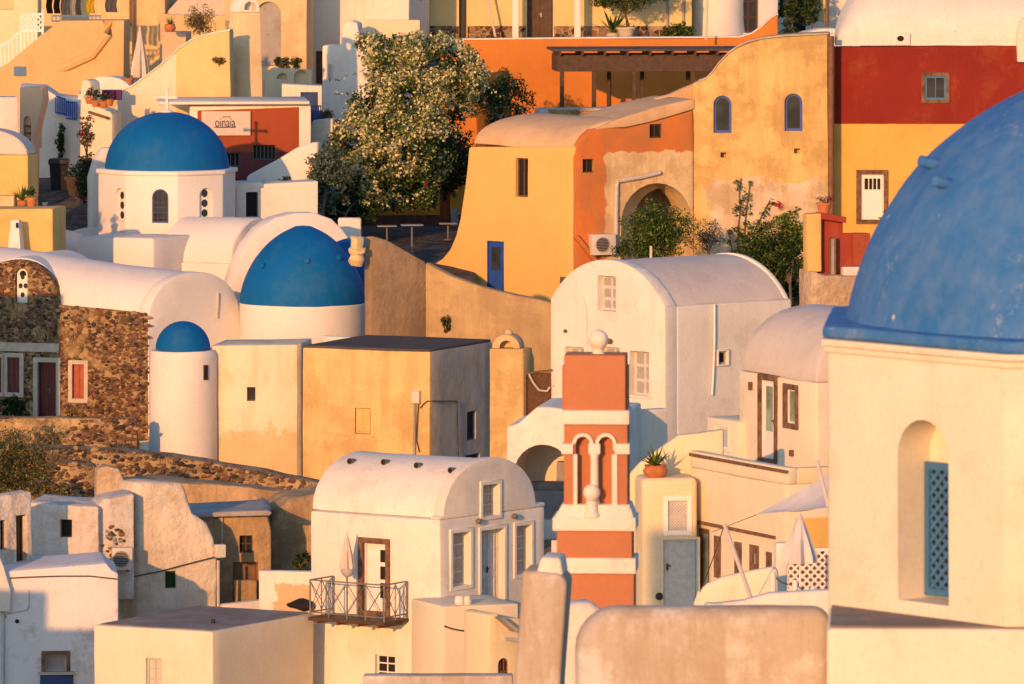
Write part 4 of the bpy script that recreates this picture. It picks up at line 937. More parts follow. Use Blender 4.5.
zz = zc+H; bm = B(); lathe(bm, (cx, cy, zz-.06), [(.3, 0), (.24, .07), (.1, .16), (0, .18)], 18); cr = part('cross_base', bm, 'white_soft', b.root)
bm = B(); Wx = Wall(512, 26, -11); Wx.o = V((cx, cy, 0)); t_ = .045
bx(bm, Wx, -t_, t_, zz+.05, zz+.82, .04, -.04); bx(bm, Wx, -.34, -t_-.001, zz+.5, zz+.58, .038, -.038); bx(bm, Wx, t_+.001, .34, zz+.5, zz+.58, .038, -.038)
for (u, z) in ((0, zz+.84), (-.36, zz+.54), (.36, zz+.54)): ball(bm, Wx.pt(u, z, 0), .075, 10)
part('cross', bm, 'white_soft', b.root)
# square base
SL, SR = Wall(153, 27.0, -20), Wall(153, 27.0, 55)
uL, uR = SL.uz(77, 236)[0], SR.uz(196, 236)[0]; o_ = SL.pt(0, 0); L = -SL.u*(-uL); RR = SR.u*uR; zs = Zat(238, 27.0)
fp = [o_, o_+RR, o_+RR+L, o_+L]
b.mass('base', 'white_soft', lambda m: solid(m, [V((p.x, p.y, 8.5)) for p in fp], V((0, 0, zs-8.5))), .08, .03, 1.1, cuts=False)
# side vault running to the right, behind the apse arch
VL = Wall(232, 26.9, -16); VG = Wall(232, 26.9, 60)
zv, zvt = VL.uz(228, 264)[1], VL.uz(190, 219)[1]
Lq = -VL.u*abs(VL.uz(160, 262)[0])
hw = 2.1
bm = B(); ext(bm, VG, halfell(0, 3.6, zv, (264-221)/26.6, 24, 1.9), .0, None, Lq); bevel(bm, .05, 1, 60); rough(bm, .05, .9); part('roof', bm, 'white_soft', b.root)
bm = B(); ext(bm, VL, [(VL.uz(156, 262)[0], 8.5), (.0, 8.5), (.0, zv+.02), (VL.uz(156, 262)[0], zv+.02)], .08, -3.4); bevel(bm, .06, 2); rough(bm, .03, .9); part('wall', bm, 'white_soft', b.root)
# big arch parapet with half dome
AW = Wall(240, 27.2, 22)
pts = AW.pp([(222, 360), (222, 300), (232, 281), (238, 262), (247, 244), (259, 229), (275, 218), (295, 213), (315, 213), (332, 219), (343, 230), (350, 240), (366, 240), (366, 360)])
b2 = Bld('apse_church', 'white church end with broad arched parapet and big blue half dome', 'church', AW.pt(2.2, 8.3, 0))
b2.mass('gable', 'white_soft', lambda m: ext(m, AW, pts, 0, -.9), .07, .02, .9)
ac = P(303, 302, 27.9); cr_ = 62/27.9
bm = B(); lathe(bm, ac, [(cr_*1.02*(1-(h_/24)**1.75)**.6, 77/27.9*h_/24) for h_ in range(24)]+[(cr_*.13, 77/27.9*.99), (0, 77/27.9)], 56)
for v in bm.verts:
    v.co += noise.noise_vector(v.co*.6)*.03
dm = part('dome', bm, 'blue', b2.root, sm=60)
for px, py in ((264, 266), (307.5, 261), (337, 258.5)):
    best = None
    for a in range(2, 80, 2):
        for k in range(180, 361, 3):
            p = ac+V((cr_*(1-(a/81)**1.75)**.6*math.cos(R(k)), cr_*(1-(a/81)**1.75)**.6*math.sin(R(k)), 77/27.9*a/81)); e = (512+p.x/p.y*F-px)**2+(HY+(CZ-p.z)/p.y*F-py)**2
            if best is None or e < best[0]: best = (e, p)
    bm = B(); d = (best[1]-ac).normalized(); d.z *= .3; d.normalize(); tube(bm, [best[1]-d*.1, best[1]+d*.15], .11, 10); bevel(bm, .02, 1); part('spout', bm, 'blue', dm)
bm = B(); rr = 63.5/27.9; lathe(bm, ac-V((0, 0, 4.6)), [(rr, 0), (rr, 4.55), (rr-.05, 4.62), (0, 4.63)], 56); rough(bm, .03, .9); part('wall', bm, 'white_soft', b2.root)
bm = B(); lathe(bm, ac-V((0, 0, .12)), [(rr*.985, 0), (rr*.985, .2), (rr*.95, .28), (0, .29)], 56); part('dome_rim', bm, 'blue', b2.root)
BW = Wall(350, 27.6, 32); bm = B(); ext(bm, BW, BW.pp([(333, 302), (333, 246), (350, 240), (366, 236), (366, 302)]), 0, -.5); bevel(bm, .04, 2); rough(bm, .02, .6); part('side_wall', bm, 'blue', b2.root)
BW2 = Wall(350, 27.55, 32); bm = B(); ext(bm, BW2, BW2.pp([(345, 420), (345, 302), (367, 299), (367, 420)]), .05, -.8); bevel(bm, .05, 2); rough(bm, .02, .6); part('wall', bm, 'white_soft', b2.root)
WW = Wall(340, 26.6, 0); bm = B(); bx(bm, WW, WW.uz(338, 220)[0], WW.uz(361, 220)[0], 10, WW.uz(350, 218)[1], 0, -.4); bevel(bm, .05, 1)
solo('low_wall', bm, 'white', 'white wall stub behind the broad arched parapet', 'wall')
c = P(357, 263, 28.4); bm = B(); h = 26/27.4
lathe(bm, c, [(.17, -.1), (.22, .0), (.27, .12), (.22, .3), (.30, .38), (.30, .48), (.2, .52), (.24, .75), (.24, h-.06), (.14, h), (0, h)], 12)
for v in bm.verts: v.co += noise.noise_vector(v.co*3)*.09
solo('chimney', bm, 'yellow_pale', 'eroded stone chimney knob beside the blue half dome', 'chimney')
# domed white bits left of the church
Wh = Wall(25, 26.8, -8)
b3 = Bld('vaulted_store', 'low white vault tucked behind the rubble-stone church', 'house', P(45, 300, 26.8))
bm = B(); u0, z = Wh.uz(0, 264); u1 = Wh.uz(84, 264)[0]; ext(bm, Wh, halfell(u0, u1, z-.4, 1.5, 22), 0, -3.5); bevel(bm, .05, 1, 60); rough(bm, .05, .9); part('roof', bm, 'white_soft', b3.root)
bm = B(); bx(bm, Wh, u0-.1, u1+.1, 8.5, z-.38, .06, -3.6); bevel(bm, .08, 2); rough(bm, .03, 1); part('wall', bm, 'white_soft', b3.root)
bm = B(); ext(bm, Wall(90, 26.2, -10), Wall(90, 26.2, -10).pp([(46, 262), (48, 243), (60, 235), (80, 229), (103, 227), (104, 262)]), 0, -1.5); bevel(bm, .08, 2); rough(bm, .03, .8)
solo('low_wall', bm, 'white', 'white rounded parapet at the foot of the paved alley', 'wall')
c = P(16, 259, 27.55); bm = B(); lathe(bm, c, [(.42, -1), (.40, 0), (.24, 1.15), (.23, 1.4), (.21, 1.42), (0, 1.42)], 4, rot=30); bevel(bm, .04, 2); rough(bm, .02, .5)
t = solo('chimney', bm, 'white', 'small white tapering chimney left of the bright blue dome', 'chimney')
Wn = Wall(17, 28.0, 0); bm = B(); p = c+V((.05, -.27, 1.15)); box(bm, (p.x, p.y, p.z), .07, .1, .18); part('smoke_hole', bm, 'dark', t)
# ------------------------------------------------------------------ 13 middle white vaulted house
VF, VS = Wall(665, 32.0, -47), Wall(665, 32.0, 41)
uL, uR = VF.uz(551, 300)[0], VS.uz(784, 300)[0]; zs = Zat(307, 32.0); za = VF.uz(606, 259.5)[1]
b = Bld('vaulted_house', 'tall white vaulted house with grey shutters behind the orange bell tower', 'house', VF.pt(-2, 7, -2))
b.win(VF, 597.5, 276, 616, 311, .3, frame='door_grey', glass='shutter_grey', nx=2, ny=3, mull=.1, fw=.08)
b.win(VF, 630, 351, 650, 396, .3, frame='door_grey', glass='shutter_grey', nx=2, ny=3, mull=.1, fw=.08, sur='white', sw=.06)
b.win(VF, 565, 347, 584, 390, .3, frame='door_grey', glass='shutter_grey', nx=2, ny=3, mull=.1, fw=.08)
b.win(VF, 600, 347, 620, 390, .3, frame='door_grey', glass='shutter_grey', nx=2, ny=3, mull=.1, fw=.08)
Lv = VS.u*uR*.97
arch = segarc(uL+.02, -.02, zs, za-zs, 30)
b.mass('gable', 'white', lambda m: ext(m, VF, [(uL, 6), (0, 6), (0, zs)]+arch+[(uL, zs)], 0, -.5), .06, .02, 1.2)
b.win(VS, 718, 351, 727.5, 364.5, .15, frame='shutter_grey', glass='dark', nx=1, ny=1, sur='white', sw=.05)
b.mass('wall', 'white', lambda m: solid(m, [VF.pt(0, 6, -.502), VF.pt(uL, 6, -.502), VF.pt(uL, zs, -.502), VF.pt(0, zs, -.502)], Lv-VF.n*-.502*0), .06, .025, 1.2)
bm = B(); ext(bm, VF, segarc(uL+.10, -.10, zs+.003, za-zs-.05, 30), -.505, None, Lv*.955); bevel(bm, .03, 1, 60); rough(bm, .045, 1.0); part('roof', bm, 'roof_lilac', b.root)
bm = B(); e_ = VF.pt(0, 0, -.5)+Lv*.958; We = Wall(512, 30, -47); We.o = V((e_.x, e_.y, 0)); ext(bm, We, segarc(uL+.05, -.05, zs+.003, za-zs-.01, 30), 0, -.16); bevel(bm, .03, 2, 60); part('rear_gable', bm, 'white', b.root)
bm = B(); tube(bm, [VF.pt(*VF.uz(x, y), .05) for x, y in ((581, 295), (583.5, 298), (586, 306), (587, 320), (587, 400))], .035, 8); part('pipe', bm, 'white_paint', b.root)
bm = B(); tube(bm, [VS.pt(*VS.uz(x, y), .05) for x, y in ((713.5, 304), (713.5, 340), (712.5, 370), (711, 395))], .035, 8); part('downpipe', bm, 'white_paint', b.root)
bm = B(); p = VF.pt(*VF.uz(612, 341), .12); ball(bm, p, .09, 12); tube(bm, [p, p-VF.n*.14], .03); part('wall_lamp', bm, 'stone_trim', b.root)
bm = B(); p = VF.pt(*VF.uz(566.5, 331), .06); ball(bm, p, .06, 10); part('wall_lamp', bm, 'stone_trim', b.root)
# pinkish wall in front of its foot
W = Wall(630, 33.8, 30); bm = B(); ext(bm, W, W.pp([(600, 520), (600, 413), (630, 411), (668, 408.5), (669, 520)]), 0, -.4); bevel(bm, .06, 2); rough(bm, .03, .8)
solo('terrace_wall', bm, 'white', 'plain white terrace wall between the bell tower and the tall vaulted house', 'wall')
# 14 small white vault with the dark arch
W = Wall(507, 34.2, -8)
b = Bld('arched_passage', 'low white vault with a dark arched passage behind the bell tower', 'house', W.pt(1.5, 6, -1))
b.opening(W, 514, 444.5, 572, 520, 2.6, True)
b.mass('wall', 'white', lambda m: ext(m, W, W.pp([(507, 540), (507, 426), (518, 423.5), (527, 416), (537, 407.5), (548, 407), (575, 410), (628, 412), (628, 540)]), 0, -3.2), .08, .03, .8, seg=3)
bm = B(); u0, z1 = W.uz(516, 492); u1, z0 = W.uz(571, 530); bx(bm, W, u0, u1, z0, z1, -.4, -1.0); bevel(bm, .03, 1); bx(bm, W, u0+.3, u1, z1+.003, z1+.2, -.9, -1.4); part('steps', bm, 'concrete', b.root)
bm = B(); u0, z0 = W.uz(551, 486); u1, z1 = W.uz(561, 466); bx(bm, W, u0, u1, z0-.3, z1, -1.2, -1.6); bevel(bm, .02, 1); part('niche_block', bm, 'grey_shade', b.root)
# 15 chimney block and mesh fence
WL, WR = Wall(523, 29.8, -14), Wall(523, 29.8, 62); o_ = WL.pt(0, 0); uL, uR = WL.uz(489, 350)[0], WR.uz(533, 350)[0]
b = Bld('chimney_block', 'stained yellow chimney block with arched vents beside the yellow house', 'chimney', WL.pt(-.6, 7, -.3))
fp = lambda e: [o_+WL.n*e+WR.n*e, o_+WR.u*uR+WR.n*e-WL.n*e, o_+WR.u*uR+WL.u*uL-WL.n*e-WR.n*e, o_+WL.u*uL+WL.n*e-WR.n*e]
zs = Zat(349, 29.8)
M['yellow_stain'] = plaster('stained_yellow_plaster', (.74, .51, .22), (.40, .25, .09), .65, .14, .4, thr=.5)
b.mass('wall', 'yellow_stain', lambda m: solid(m, [V((p.x, p.y, 6)) for p in fp(0)], V((0, 0, zs-6))), .06, .03, .8)
cc = sum(fp(0), V((0, 0, 0)))/4; uc = (uL)/2
b.cuts.append((WL, archp(uL+.35, -.35, zs-.1, zs+.27), .5))
b.mass('cap', 'yellow_pale', lambda m: ext(m, WL, halfell(uL+.1, -.12, zs+.002, .47, 16), -.04, -.75), .03, .015, .5)
bm = B(); ball(bm, WL.pt(uc, zs+.5, -.4), .13, 12); part('knob', bm, 'yellow_pale', b.root)
Wm = Wall(526, 31.5, 20); t = thing('mesh_fence', 'brown wire mesh fence panel with a hanging hose left of the bell tower', 'fence', Wm.pt(.5, Wm.uz(540, 420)[1], 0))
u0, z1 = Wm.uz(525, 373.5); u1, zr = Wm.uz(561, 369); zb_ = Wm.uz(540, 425)[1]
bm = B(); bar(bm, Wm.pt(u0, z1, .02), Wm.pt(u1, zr, .02), .07); bar(bm, Wm.pt(u0, zb_, .02), Wm.pt(u0, z1, .02), .06); bar(bm, Wm.pt(u1, zb_, .02), Wm.pt(u1, zr, .02), .06); part('frame', bm, 'wood', t)
bm = B(); lattice(bm, Wm, u0, u1, zb_, min(z1, zr), .16, .02, .0); part('mesh', bm, 'rust', t)
bm = B(); ext(bm, Wm, rectp(u0, u1, zb_, z1), -.05, -.09); part('reed_mat', bm, 'wood', t)
bm = B(); tube(bm, [Wm.pt(*Wm.uz(x, y), .08) for x, y in ((528, 374), (532, 382), (538, 390), (546, 391), (549, 387))], .035, 6); part('hose', bm, 'pipe', t)
bm = B(); clr = random.Random(3); u_, z_ = Wm.uz(557, 395)
for k in range(26): clump(bm, Wm.pt(u_+clr.uniform(-.12, .14), zb_+.2+clr.random()*1.45, .08), (.1, .06, .1), 9, .07, [2, 1, 2], clr)
solo('creeper', bm, ['leaf', 'leaf_dark', 'cl_white'], 'thin white-flowered creeper climbing the mesh fence post', 'creeper')
# ------------------------------------------------------------------ 16 terrace house right of the bell tower
HL, HR = Wall(816, 37.6, -64), Wall(816, 37.6, 26)
b = Bld('terrace_house', 'small cream vaulted house with stone-framed glass door on an upper terrace', 'house', HL.pt(-2, 9, -2))
zs = Zat(383, 37.6); uL = HL.uz(739, 362)[0]; uR = 4.3
b.door(HL, 761, 380, 775, 459, .12, 'white_paint', 1, [(.2, .8, .35, .92)], 'glass_green', 'stone_trim', .14)
b.win(HL, 786, 389, 796, 424, .12, frame='white_paint', glass='glass_green', nx=1, ny=1, sur='stone_trim', sw=.13)
o_ = HL.pt(0, 0); L = -HL.u*(-uL); RR = HR.u*uR; fp = [o_, o_+RR, o_+RR+L, o_+L]
b.mass('wall', 'cream', lambda m: solid(m, [V((p.x, p.y, 8)) for p in fp], V((0, 0, zs-8))), .06, .025, 1.0)
bm = B(); ext(bm, HR, halfell(.03, uR-.03, zs+.003, 1.75, 28, 2.1), -.03, None, L*.96); bevel(bm, .05, 2, 60); rough(bm, .05, .9); part('roof', bm, 'roof_lilac', b.root)
bm = B(); bx(bm, HL, HL.uz(752, 385)[0]-.04, HL.uz(752, 385)[0]+.04, HL.uz(752, 390)[1], HL.uz(752, 382)[1], .1, -.02); part('wall_lamp', bm, 'rust', b.root)
bm = B(); bx(bm, HL, HL.uz(793, 452)[0]-.05, HL.uz(793, 452)[0]+.05, HL.uz(793, 456)[1], HL.uz(793, 450)[1], .1, -.02); part('wall_lamp', bm, 'rust', b.root)
# terrace block
TL, TR = Wall(787, 39.4, -64), Wall(787, 39.4, 26)
zs = Zat(468, 39.4); uL = TL.uz(690, 440)[0]; uR = TR.uz(832, 460)[0]+.6
b = Bld('terrace_block', 'long cream terrace front with thin brown ledges and a row of dark narrow openings', 'house', TL.pt(-2, 6, -2))
for (x0, y0, x1, y1, gl) in ((713.5, 536, 720.5, 578, 'dark'), (734, 542, 741.5, 575, 'dark'), (749, 545, 759, 572, 'glass_green'), (765.5, 552, 772, 590, 'dark')):
    b.win(TL, x0, y0, x1, y1, .08, frame='stone_trim', glass=gl, nx=1, ny=1, fw=.2)
b.door(TL, 699, 528.5, 709, 594, .1, 'stone_trim', 1, [(.3, .95, .1, .92)], 'glass_green', handle=None)
o_ = TL.pt(0, 0); L = -TL.u*(-uL); RR = TR.u*uR; fp = [o_, o_+RR, o_+RR+L, o_+L]
zfl = Zat(459, 37.9)
M['terrace_cream'] = plaster('terrace_plaster', (.80, .68, .48), (.5, .33, .15), .2, .08, .25, thr=.6, zones=[((.74, .46, .13), dict(u=V((TL.n.x, TL.n.y)), o=o_, umin=None, umax=-.25, zmin=None, zmax=Zat(512, 39), wig=0, soft=.02))])
b.mass('wall', 'terrace_cream', lambda m: solid(m, [V((p.x, p.y, 5)) for p in fp], V((0, 0, zfl-5))), .05, .025, 1.1)
bm = B(); bx(bm, TL, uL, 0, zfl+.002, zs, .0, -.28); bevel(bm, .04, 2); rough(bm, .02, .8); part('parapet', bm, 'cream', b.root)
bm = B(); bx(bm, TR, .285, uR, zfl+.002, zs-.02, 0, -.28); bevel(bm, .04, 2); rough(bm, .02, .8); part('parapet', bm, 'cream_warm', b.root)
bm = B(); bx(bm, TL, uL+.02, .03, zs-.14, zs-.06, .05, -.02); part('ledge', bm, 'stone_trim', b.root)
bm = B(); z_ = TL.uz(735, 529)[1]; bx(bm, TL, uL+.02, TL.uz(776, 540)[0], z_-.05, z_+.03, .06, -.02); part('ledge', bm, 'stone_trim', b.root)
bm = B(); e1, e2 = TL.pt(uL, zfl+.003, -.3), TL.pt(0, zfl+.003, -.3); q = -TL.n*3.7; 
# left low block with pale panel, on the terrace
SLL, SRR = Wall(738, 36.9, -64), Wall(738, 36.9, 26)
b = Bld('low_block', 'low cream block with a pale shuttered hatch against the tall vaulted house', 'annex', SLL.pt(-1, 8, -.5))
b.win(SLL, 716, 427, 729, 449, .1, frame='white_paint', glass='pale_blue', nx=1, ny=1, sur='white', sw=.06)
uL = SLL.uz(707, 420)[0]
b.mass('wall', 'cream', lambda m: bx(m, SLL, uL, 0, 8, SLL.uz(722, 419)[1], 0, -1.6), .06, .02, .8)
# 17 cream house with the grey door and the agave pot
W = Wall(648, 38.6, 6)
b = Bld('grey_door_house', 'cream rounded house front with grey-blue door under a lattice hatch', 'house', W.pt(.6, 5, -1))
b.door(W, 662.5, 539, 698, 606, .12, 'pale_blue', 1, None, sur='cream_warm', sw=.05, side=-1)
q = b.opening(W, 664.5, 497, 690.5, 534, .1)
zt2 = W.uz(670, 478)[1]
b.mass('wall', 'cream_warm', lambda m: ext(m, W, W.pp([(642, 660), (642, 479), (697, 477.8), (697, 660)]), 0, -2.0), .14, .025, .9, seg=3)
u0, u1, z0, z1 = q; bm = B(); ringext(bm, W, rectp(u0-.03, u1+.03, z0-.03, z1+.03), rectp(u0+.09, u1-.09, z0+.09, z1-.09), .04, -.09); f = part('window', bm, 'white_paint', b.root)
bm = B(); lattice(bm, W, u0+.08, u1-.08, z0+.08, z1-.08, .085, .03, -.035); part('lattice', bm, 'door_grey', f)
bm = B(); bx(bm, W, u0+.02, u1-.02, z0+.02, z1-.02, -.075, -.095); part('pane', bm, 'shutter_grey', f)
bm = B(); p = W.pt(*W.uz(659, 596), .08); ball(bm, p, .1, 12); tube(bm, [p, p-W.n*.12], .04); part('wall_lamp', bm, 'black', b.root)
pot('plant_pot', 'round clay pot with a spiky agave on the cream house ledge', W.pt(W.uz(657, 477)[0], zt2-.02, -.35), .33, .33, 'clay', None, 'agave', 6, .66)
W2 = Wall(640, 38.3, 0); bm = B(); ext(bm, W2, W2.pp([(630, 640), (630, 474), (640, 463), (678, 435.5), (700, 433), (724, 429), (724, 640)]), 0, -.35); bevel(bm, .07, 2); rough(bm, .025, .8)
solo('stair_wall', bm, 'cream_warm', 'cream wall with a sloping top edge rising behind the agave pot', 'wall')
# front curved parapet, poles, sail, parasol
W3 = Wall(695, 43, -4); bm = B(); ext(bm, W3, W3.pp([(694, 680), (693, 604), (697, 592), (706, 584), (722, 577), (745, 572), (772, 567), (778, 569), (779, 680)]), 0, -.35); bevel(bm, .12, 3); rough(bm, .03, .7)
solo('curved_parapet', bm, 'cream', 'cream parapet with a curved rising top below the row of narrow openings', 'wall')
W4 = Wall(700, 46, 0); bm = B(); ext(bm, W4, W4.pp([(702, 690), (704, 603), (716, 604), (745, 601), (770, 594), (835, 590), (835, 690)]), 0, -.4); bevel(bm, .1, 3); rough(bm, .04, .6)
solo('low_wall', bm, 'white', 'low white wavy wall at the foot of the curved cream parapet', 'wall')
bm = B(); tube(bm, [P(724.5, 525, 44.2), P(756, 612, 44.8)], .05, 8); solo('pole', bm, 'canvas', 'long pale leaning pole propped on the curved cream parapet', 'pole')
bm = B(); tube(bm, [P(817, 461, 42.3), P(836, 535, 42.6)], .05, 8); solo('pole', bm, 'canvas', 'pale leaning mast holding the corner of the sail shade', 'pole')
bm = B(); tube(bm, sag(P(724, 526, 44.2), P(700, 592, 44.0), .05, 6), .012, 5); solo('rope', bm, 'cable', 'thin guy rope from the leaning pole down to the curved parapet', 'rope')
t = thing('sail_shade', 'grey-white triangular sail shade stretched over the yellow terrace', 'shade sail', P(800, 513, 41))
bm = B(); n = 10; A_, B_, C_ = P(757, 514.5, 42.0), P(838, 470, 42.0), P(838, 507, 42.6); rows = []
for i in range(n+1):
    row = []
    for j in range(n+1-i):
        a, c = i/n, j/n; p = A_*(1-a-c)+B_*a+C_*c; p.z -= .2*27*a*c*(1-a-c)+.2*4*a*(1-a)*(0); row.append(bm.verts.new(p))
    rows.append(row)
for i in range(n):
    for j in range(n-i):
        bm.faces.new((rows[i][j], rows[i+1][j], rows[i][j+1]))
        if j < n-i-1: bm.faces.new((rows[i+1][j], rows[i+1][j+1], rows[i][j+1]))
bmesh.ops.recalc_face_normals(bm, faces=bm.faces); bmesh.ops.solidify(bm, geom=bm.faces[:], thickness=.012); part('cloth', bm, 'canvas_lilac', t, sm=80)
bm = B(); tube(bm, [P(712, 532, 42.0), A_], .008, 5); part('rope', bm, 'cable', t)
parasol_closed('parasol', 'closed pale pink parasol on the right-hand terrace', P(800, 612, 43.5), (612-517)/43.5, 1.05, .36, 'canvas_lilac', 'white_paint')
W5 = Wall(788, 41.5, 3); t = thing('lattice_screen', 'white diamond lattice screen behind the pale pink parasol', 'fence', W5.pt(.6, W5.uz(800, 592)[1], 0))
u0, z0 = W5.uz(787, 590); u1, z1 = W5.uz(836, 550); bm = B(); lattice(bm, W5, u0, u1, z0, z1, .19, .05, .03); part('lattice', bm, 'white_paint', t)
bm = B(); ringext(bm, W5, rectp(u0-.05, u1, z0-.05, z1+.05), rectp(u0+.02, u1-.05, z0+.02, z1-.02), .05, -.02); part('frame', bm, 'white_paint', t)
bm = B(); bx(bm, W5, u0, u1, z0-1, z1-.05, -.9, -1.0); solo('low_wall', bm, 'wood', 'dark low wall behind the white lattice screen', 'wall')
bm = B(); W6_ = Wall(776, 42.5, 8); bx(bm, W6_, W6_.uz(776, 560)[0], W6_.uz(787.5, 560)[0], 8, W6_.uz(780, 543)[1], 0, -.28); bevel(bm, .04, 2); rough(bm, .015, .6); solo('gate_post', bm, 'white', 'square white post left of the lattice screen', 'post')
for k, (px, y0, y1) in enumerate(((773, 572, 612), (795, 580, 614), (813, 586, 616))):
    bm = B(); p = P(px, y1, 45.2); lathe(bm, p, [(.07, 0), (.065, (y1-y0)/45.2-.05), (.04, (y1-y0)/45.2), (0, (y1-y0)/45.2)], 12)
    solo('rail_post', bm, 'white', ('left', 'middle', 'right')[k]+'most of three thin white rope posts below the pale pink parasol' if k != 1 else 'middle one of three thin white rope posts below the pale pink parasol', 'post', 'rope posts on the terrace')
    if k: bm = B(); tube(bm, sag(P((773, 795, 813)[k-1], (574, 582, 588)[k-1], 45.2), P(px, y0+2, 45.2), .12), .014, 5); solo('rope', bm, 'cable', 'sagging rope between the '+('left and middle', 'middle and right')[k-1]+' white rope posts', 'rope')
# ------------------------------------------------------------------ 18 tan wall
WA, WB = Wall(425, 28.2, 34), Wall(425, 28.2, -20)
M['tan_smooth'] = plaster('smooth_tan_plaster', (.50, .35, .17), (.27, .17, .09), .5, .16, .5, thr=.52)
t = thing('garden_wall', 'long bare tan wall with a sloping top between the blue half dome and ochre house', 'wall', WA.pt(0, 8, -.5))
bm = B(); ext(bm, WA, WA.pp([(371, 400), (371, 236), (376, 236.5), (388, 240), (402, 248), (415, 256), (426, 262), (426, 400)]), 0, -.45); bevel(bm, .1, 2); rough(bm, .08, .8); part('wall', bm, 'tan', t)
bm = B(); ext(bm, WB, WB.pp([(424, 400), (424, 262), (450, 275), (480, 286), (515, 295), (560, 304), (560, 400)]), 0, -.45); bevel(bm, .1, 2); rough(bm, .06, .8); part('wall', bm, 'tan_smooth', t)
plant('weed', 'dark dry weed growing from the tan wall', 'weed', WB.pt(*WB.uz(447, 330), .05), WB.pt(*WB.uz(447, 322), .12), (.17, .12, .42), 24, 16, .11, .08, [2, 1], ['leaf_dark', 'straw'], 31, None, .1, r0=.015)
# ------------------------------------------------------------------ 19 ochre house
OF, OS = Wall(573, 26.691, -44), Wall(573, 26.691, 24)
b = Bld('ochre_house', 'bright ochre house with a cream vault, blue door and terracotta side', 'house', OF.pt(-3, 11, -2))
b.win(OF, 515.5, 158, 528, 197, .2, nx=2, ny=1, frame='wood', glass='dark', fw=.05)
b.door(OF, 487, 241, 504, 291, .1, 'blue_frame', 1, [(.2, .8, .42, .88)], 'glass', handle=None, label='cobalt blue door with a single pane')
pf = [(425, 330), (430, 266), (442, 258), (450, 248), (456, 234), (460, 218), (464, 190), (467, 165), (468.5, 147.5), (573, 146), (573, 330)]
ofc = b.cuts; b.cuts = [c for c in ofc]; b.cuts.append((OS, rectp(OS.uz(582.5, 0)[0], OS.uz(593.5, 0)[0], OS.uz(588, 172.5)[1], OS.uz(588, 159)[1]), .25))
b.mass('wall', 'ochre', lambda m: ext(m, OF, OF.pp(pf), 0, None, OS.u*1.2), .09, .03, 1.0, seg=3)
# side: terracotta with cream patch
zc0 = OS.uz(640, 152)[1]; uc0 = OS.uz(606, 200)[0]
M['terra_side'] = plaster('terracotta_and_bare_plaster', (.60, .185, .045), (.34, .18, .08), .5, .12, .4, thr=.52, zones=[((.70, .52, .28), dict(u=OS.u, o=OS.o, umin=uc0, umax=None, zmin=None, zmax=zc0, wig=.16))])
b.win(OS, 582.5, 159, 593.5, 172.5, .18, nx=2, ny=1, frame='wood_dark', glass='dark', fw=.03)
b.win(OS, 649.5, 124, 662, 138, .18, nx=2, ny=1, frame='wood_dark', glass='dark', fw=.05)
aq = b.opening(OS, 621, 183, 692, 275, 2.2, True)
sd = [(573.2, 300), (573.2, 158), (576, 146), (582, 136), (590, 129.5), (602, 128), (625, 128.5), (650, 123), (693, 110.5), (694, 300)]
b.mass('side_wall', 'terra_side', lambda m: ext(m, OS, OS.pp(sd), .01, -1.6), .05, .025, 1.0)
# inner arch
I2 = OS.shift(-1.62); bm = B()
b.cuts.append((I2, archp(*[I2.uz(x, 0)[0] for x in (634, 691)], I2.uz(670, 275)[1], I2.uz(670, 188)[1]), .3))
def inner(m): bx(m, I2, I2.uz(600, 0)[0], I2.uz(705, 0)[0], 11, I2.uz(670, 165)[1], 0, -.25)
b.mass('inner_arch', 'yellow_pale', inner, .03, .02, .9)
I3 = OS.shift(-3.0); bm = B(); bx(bm, I3, I3.uz(600, 0)[0], I3.uz(715, 0)[0], 11, I3.uz(670, 160)[1], 0, -.2); rough(bm, .02, 1); bk = part('back_wall', bm, 'earth', b.root)  # dark earth colour stands in for deep shade inside the passage
bm = B(); bx(bm, I3, I3.uz(683, 0)[0], I3.uz(693, 0)[0], 11, I3.uz(685, 200)[1], .06, .003); part('doorway', bm, 'dark', b.root)
# roofs
rl = OF.uz(470, 147)[0]; za = OF.uz(520, 117)[1]
bm = B(); zr0 = OF.uz(573, 147)[1]
us0, us1 = 0.0, OS.uz(606, 128)[0]
L = -OF.u*(-rl)
sec = [(0.02, zr0-.1), (5.6, zr0-.1)]+[(.02+(5.58)*(.5+.5*math.cos(math.pi*k/22)), zr0-.1+(za-zr0+.85)*abs(math.sin(math.pi*k/22))**.9) for k in range(1, 22)]
ext(bm, OS, halfell(.06, 5.6, zr0-.12, 1.15, 26, 2.1), -.22, None, L*.955); bevel(bm, .06, 2, 60); rough(bm, .07, .9); part('roof', bm, 'cream_roof', b.root)
bm = B(); ext(bm, OS, OS.pp([(590, 131), (602, 127), (612, 122), (630, 115.5), (660, 106), (694, 99), (694, 109), (650, 122), (625, 127.5), (600, 129)]), .02, -3.5); bevel(bm, .05, 2); rough(bm, .03, .8); part('roof', bm, 'cream_roof', b.root)
OP = OS.shift(-2.2); bm = B(); ext(bm, OP, OP.pp([(657, 112), (657, 98), (672, 94), (685, 88), (700, 82), (700, 112)]), 0, -.3); bevel(bm, .05, 2); rough(bm, .03, .7); part('parapet', bm, 'cream_roof', b.root)
bm = B(); tube(bm, [OS.pt(*OS.uz(x, y), .1) for x, y in ((615, 240), (615, 212), (615.5, 184), (617, 181), (640, 177), (659, 172.5))], .085, 10); part('pipe', bm, 'pipe', b.root)
acunit('air conditioner on the terracotta wall beside the arched yellow passage', OS, 588, 234, 611, 254, .45)
bm = B(); bar(bm, OS.pt(*OS.uz(574, 236), .12), OS.pt(*OS.uz(596, 263), .12), .16); part('coping', bm, 'terracotta', b.root)
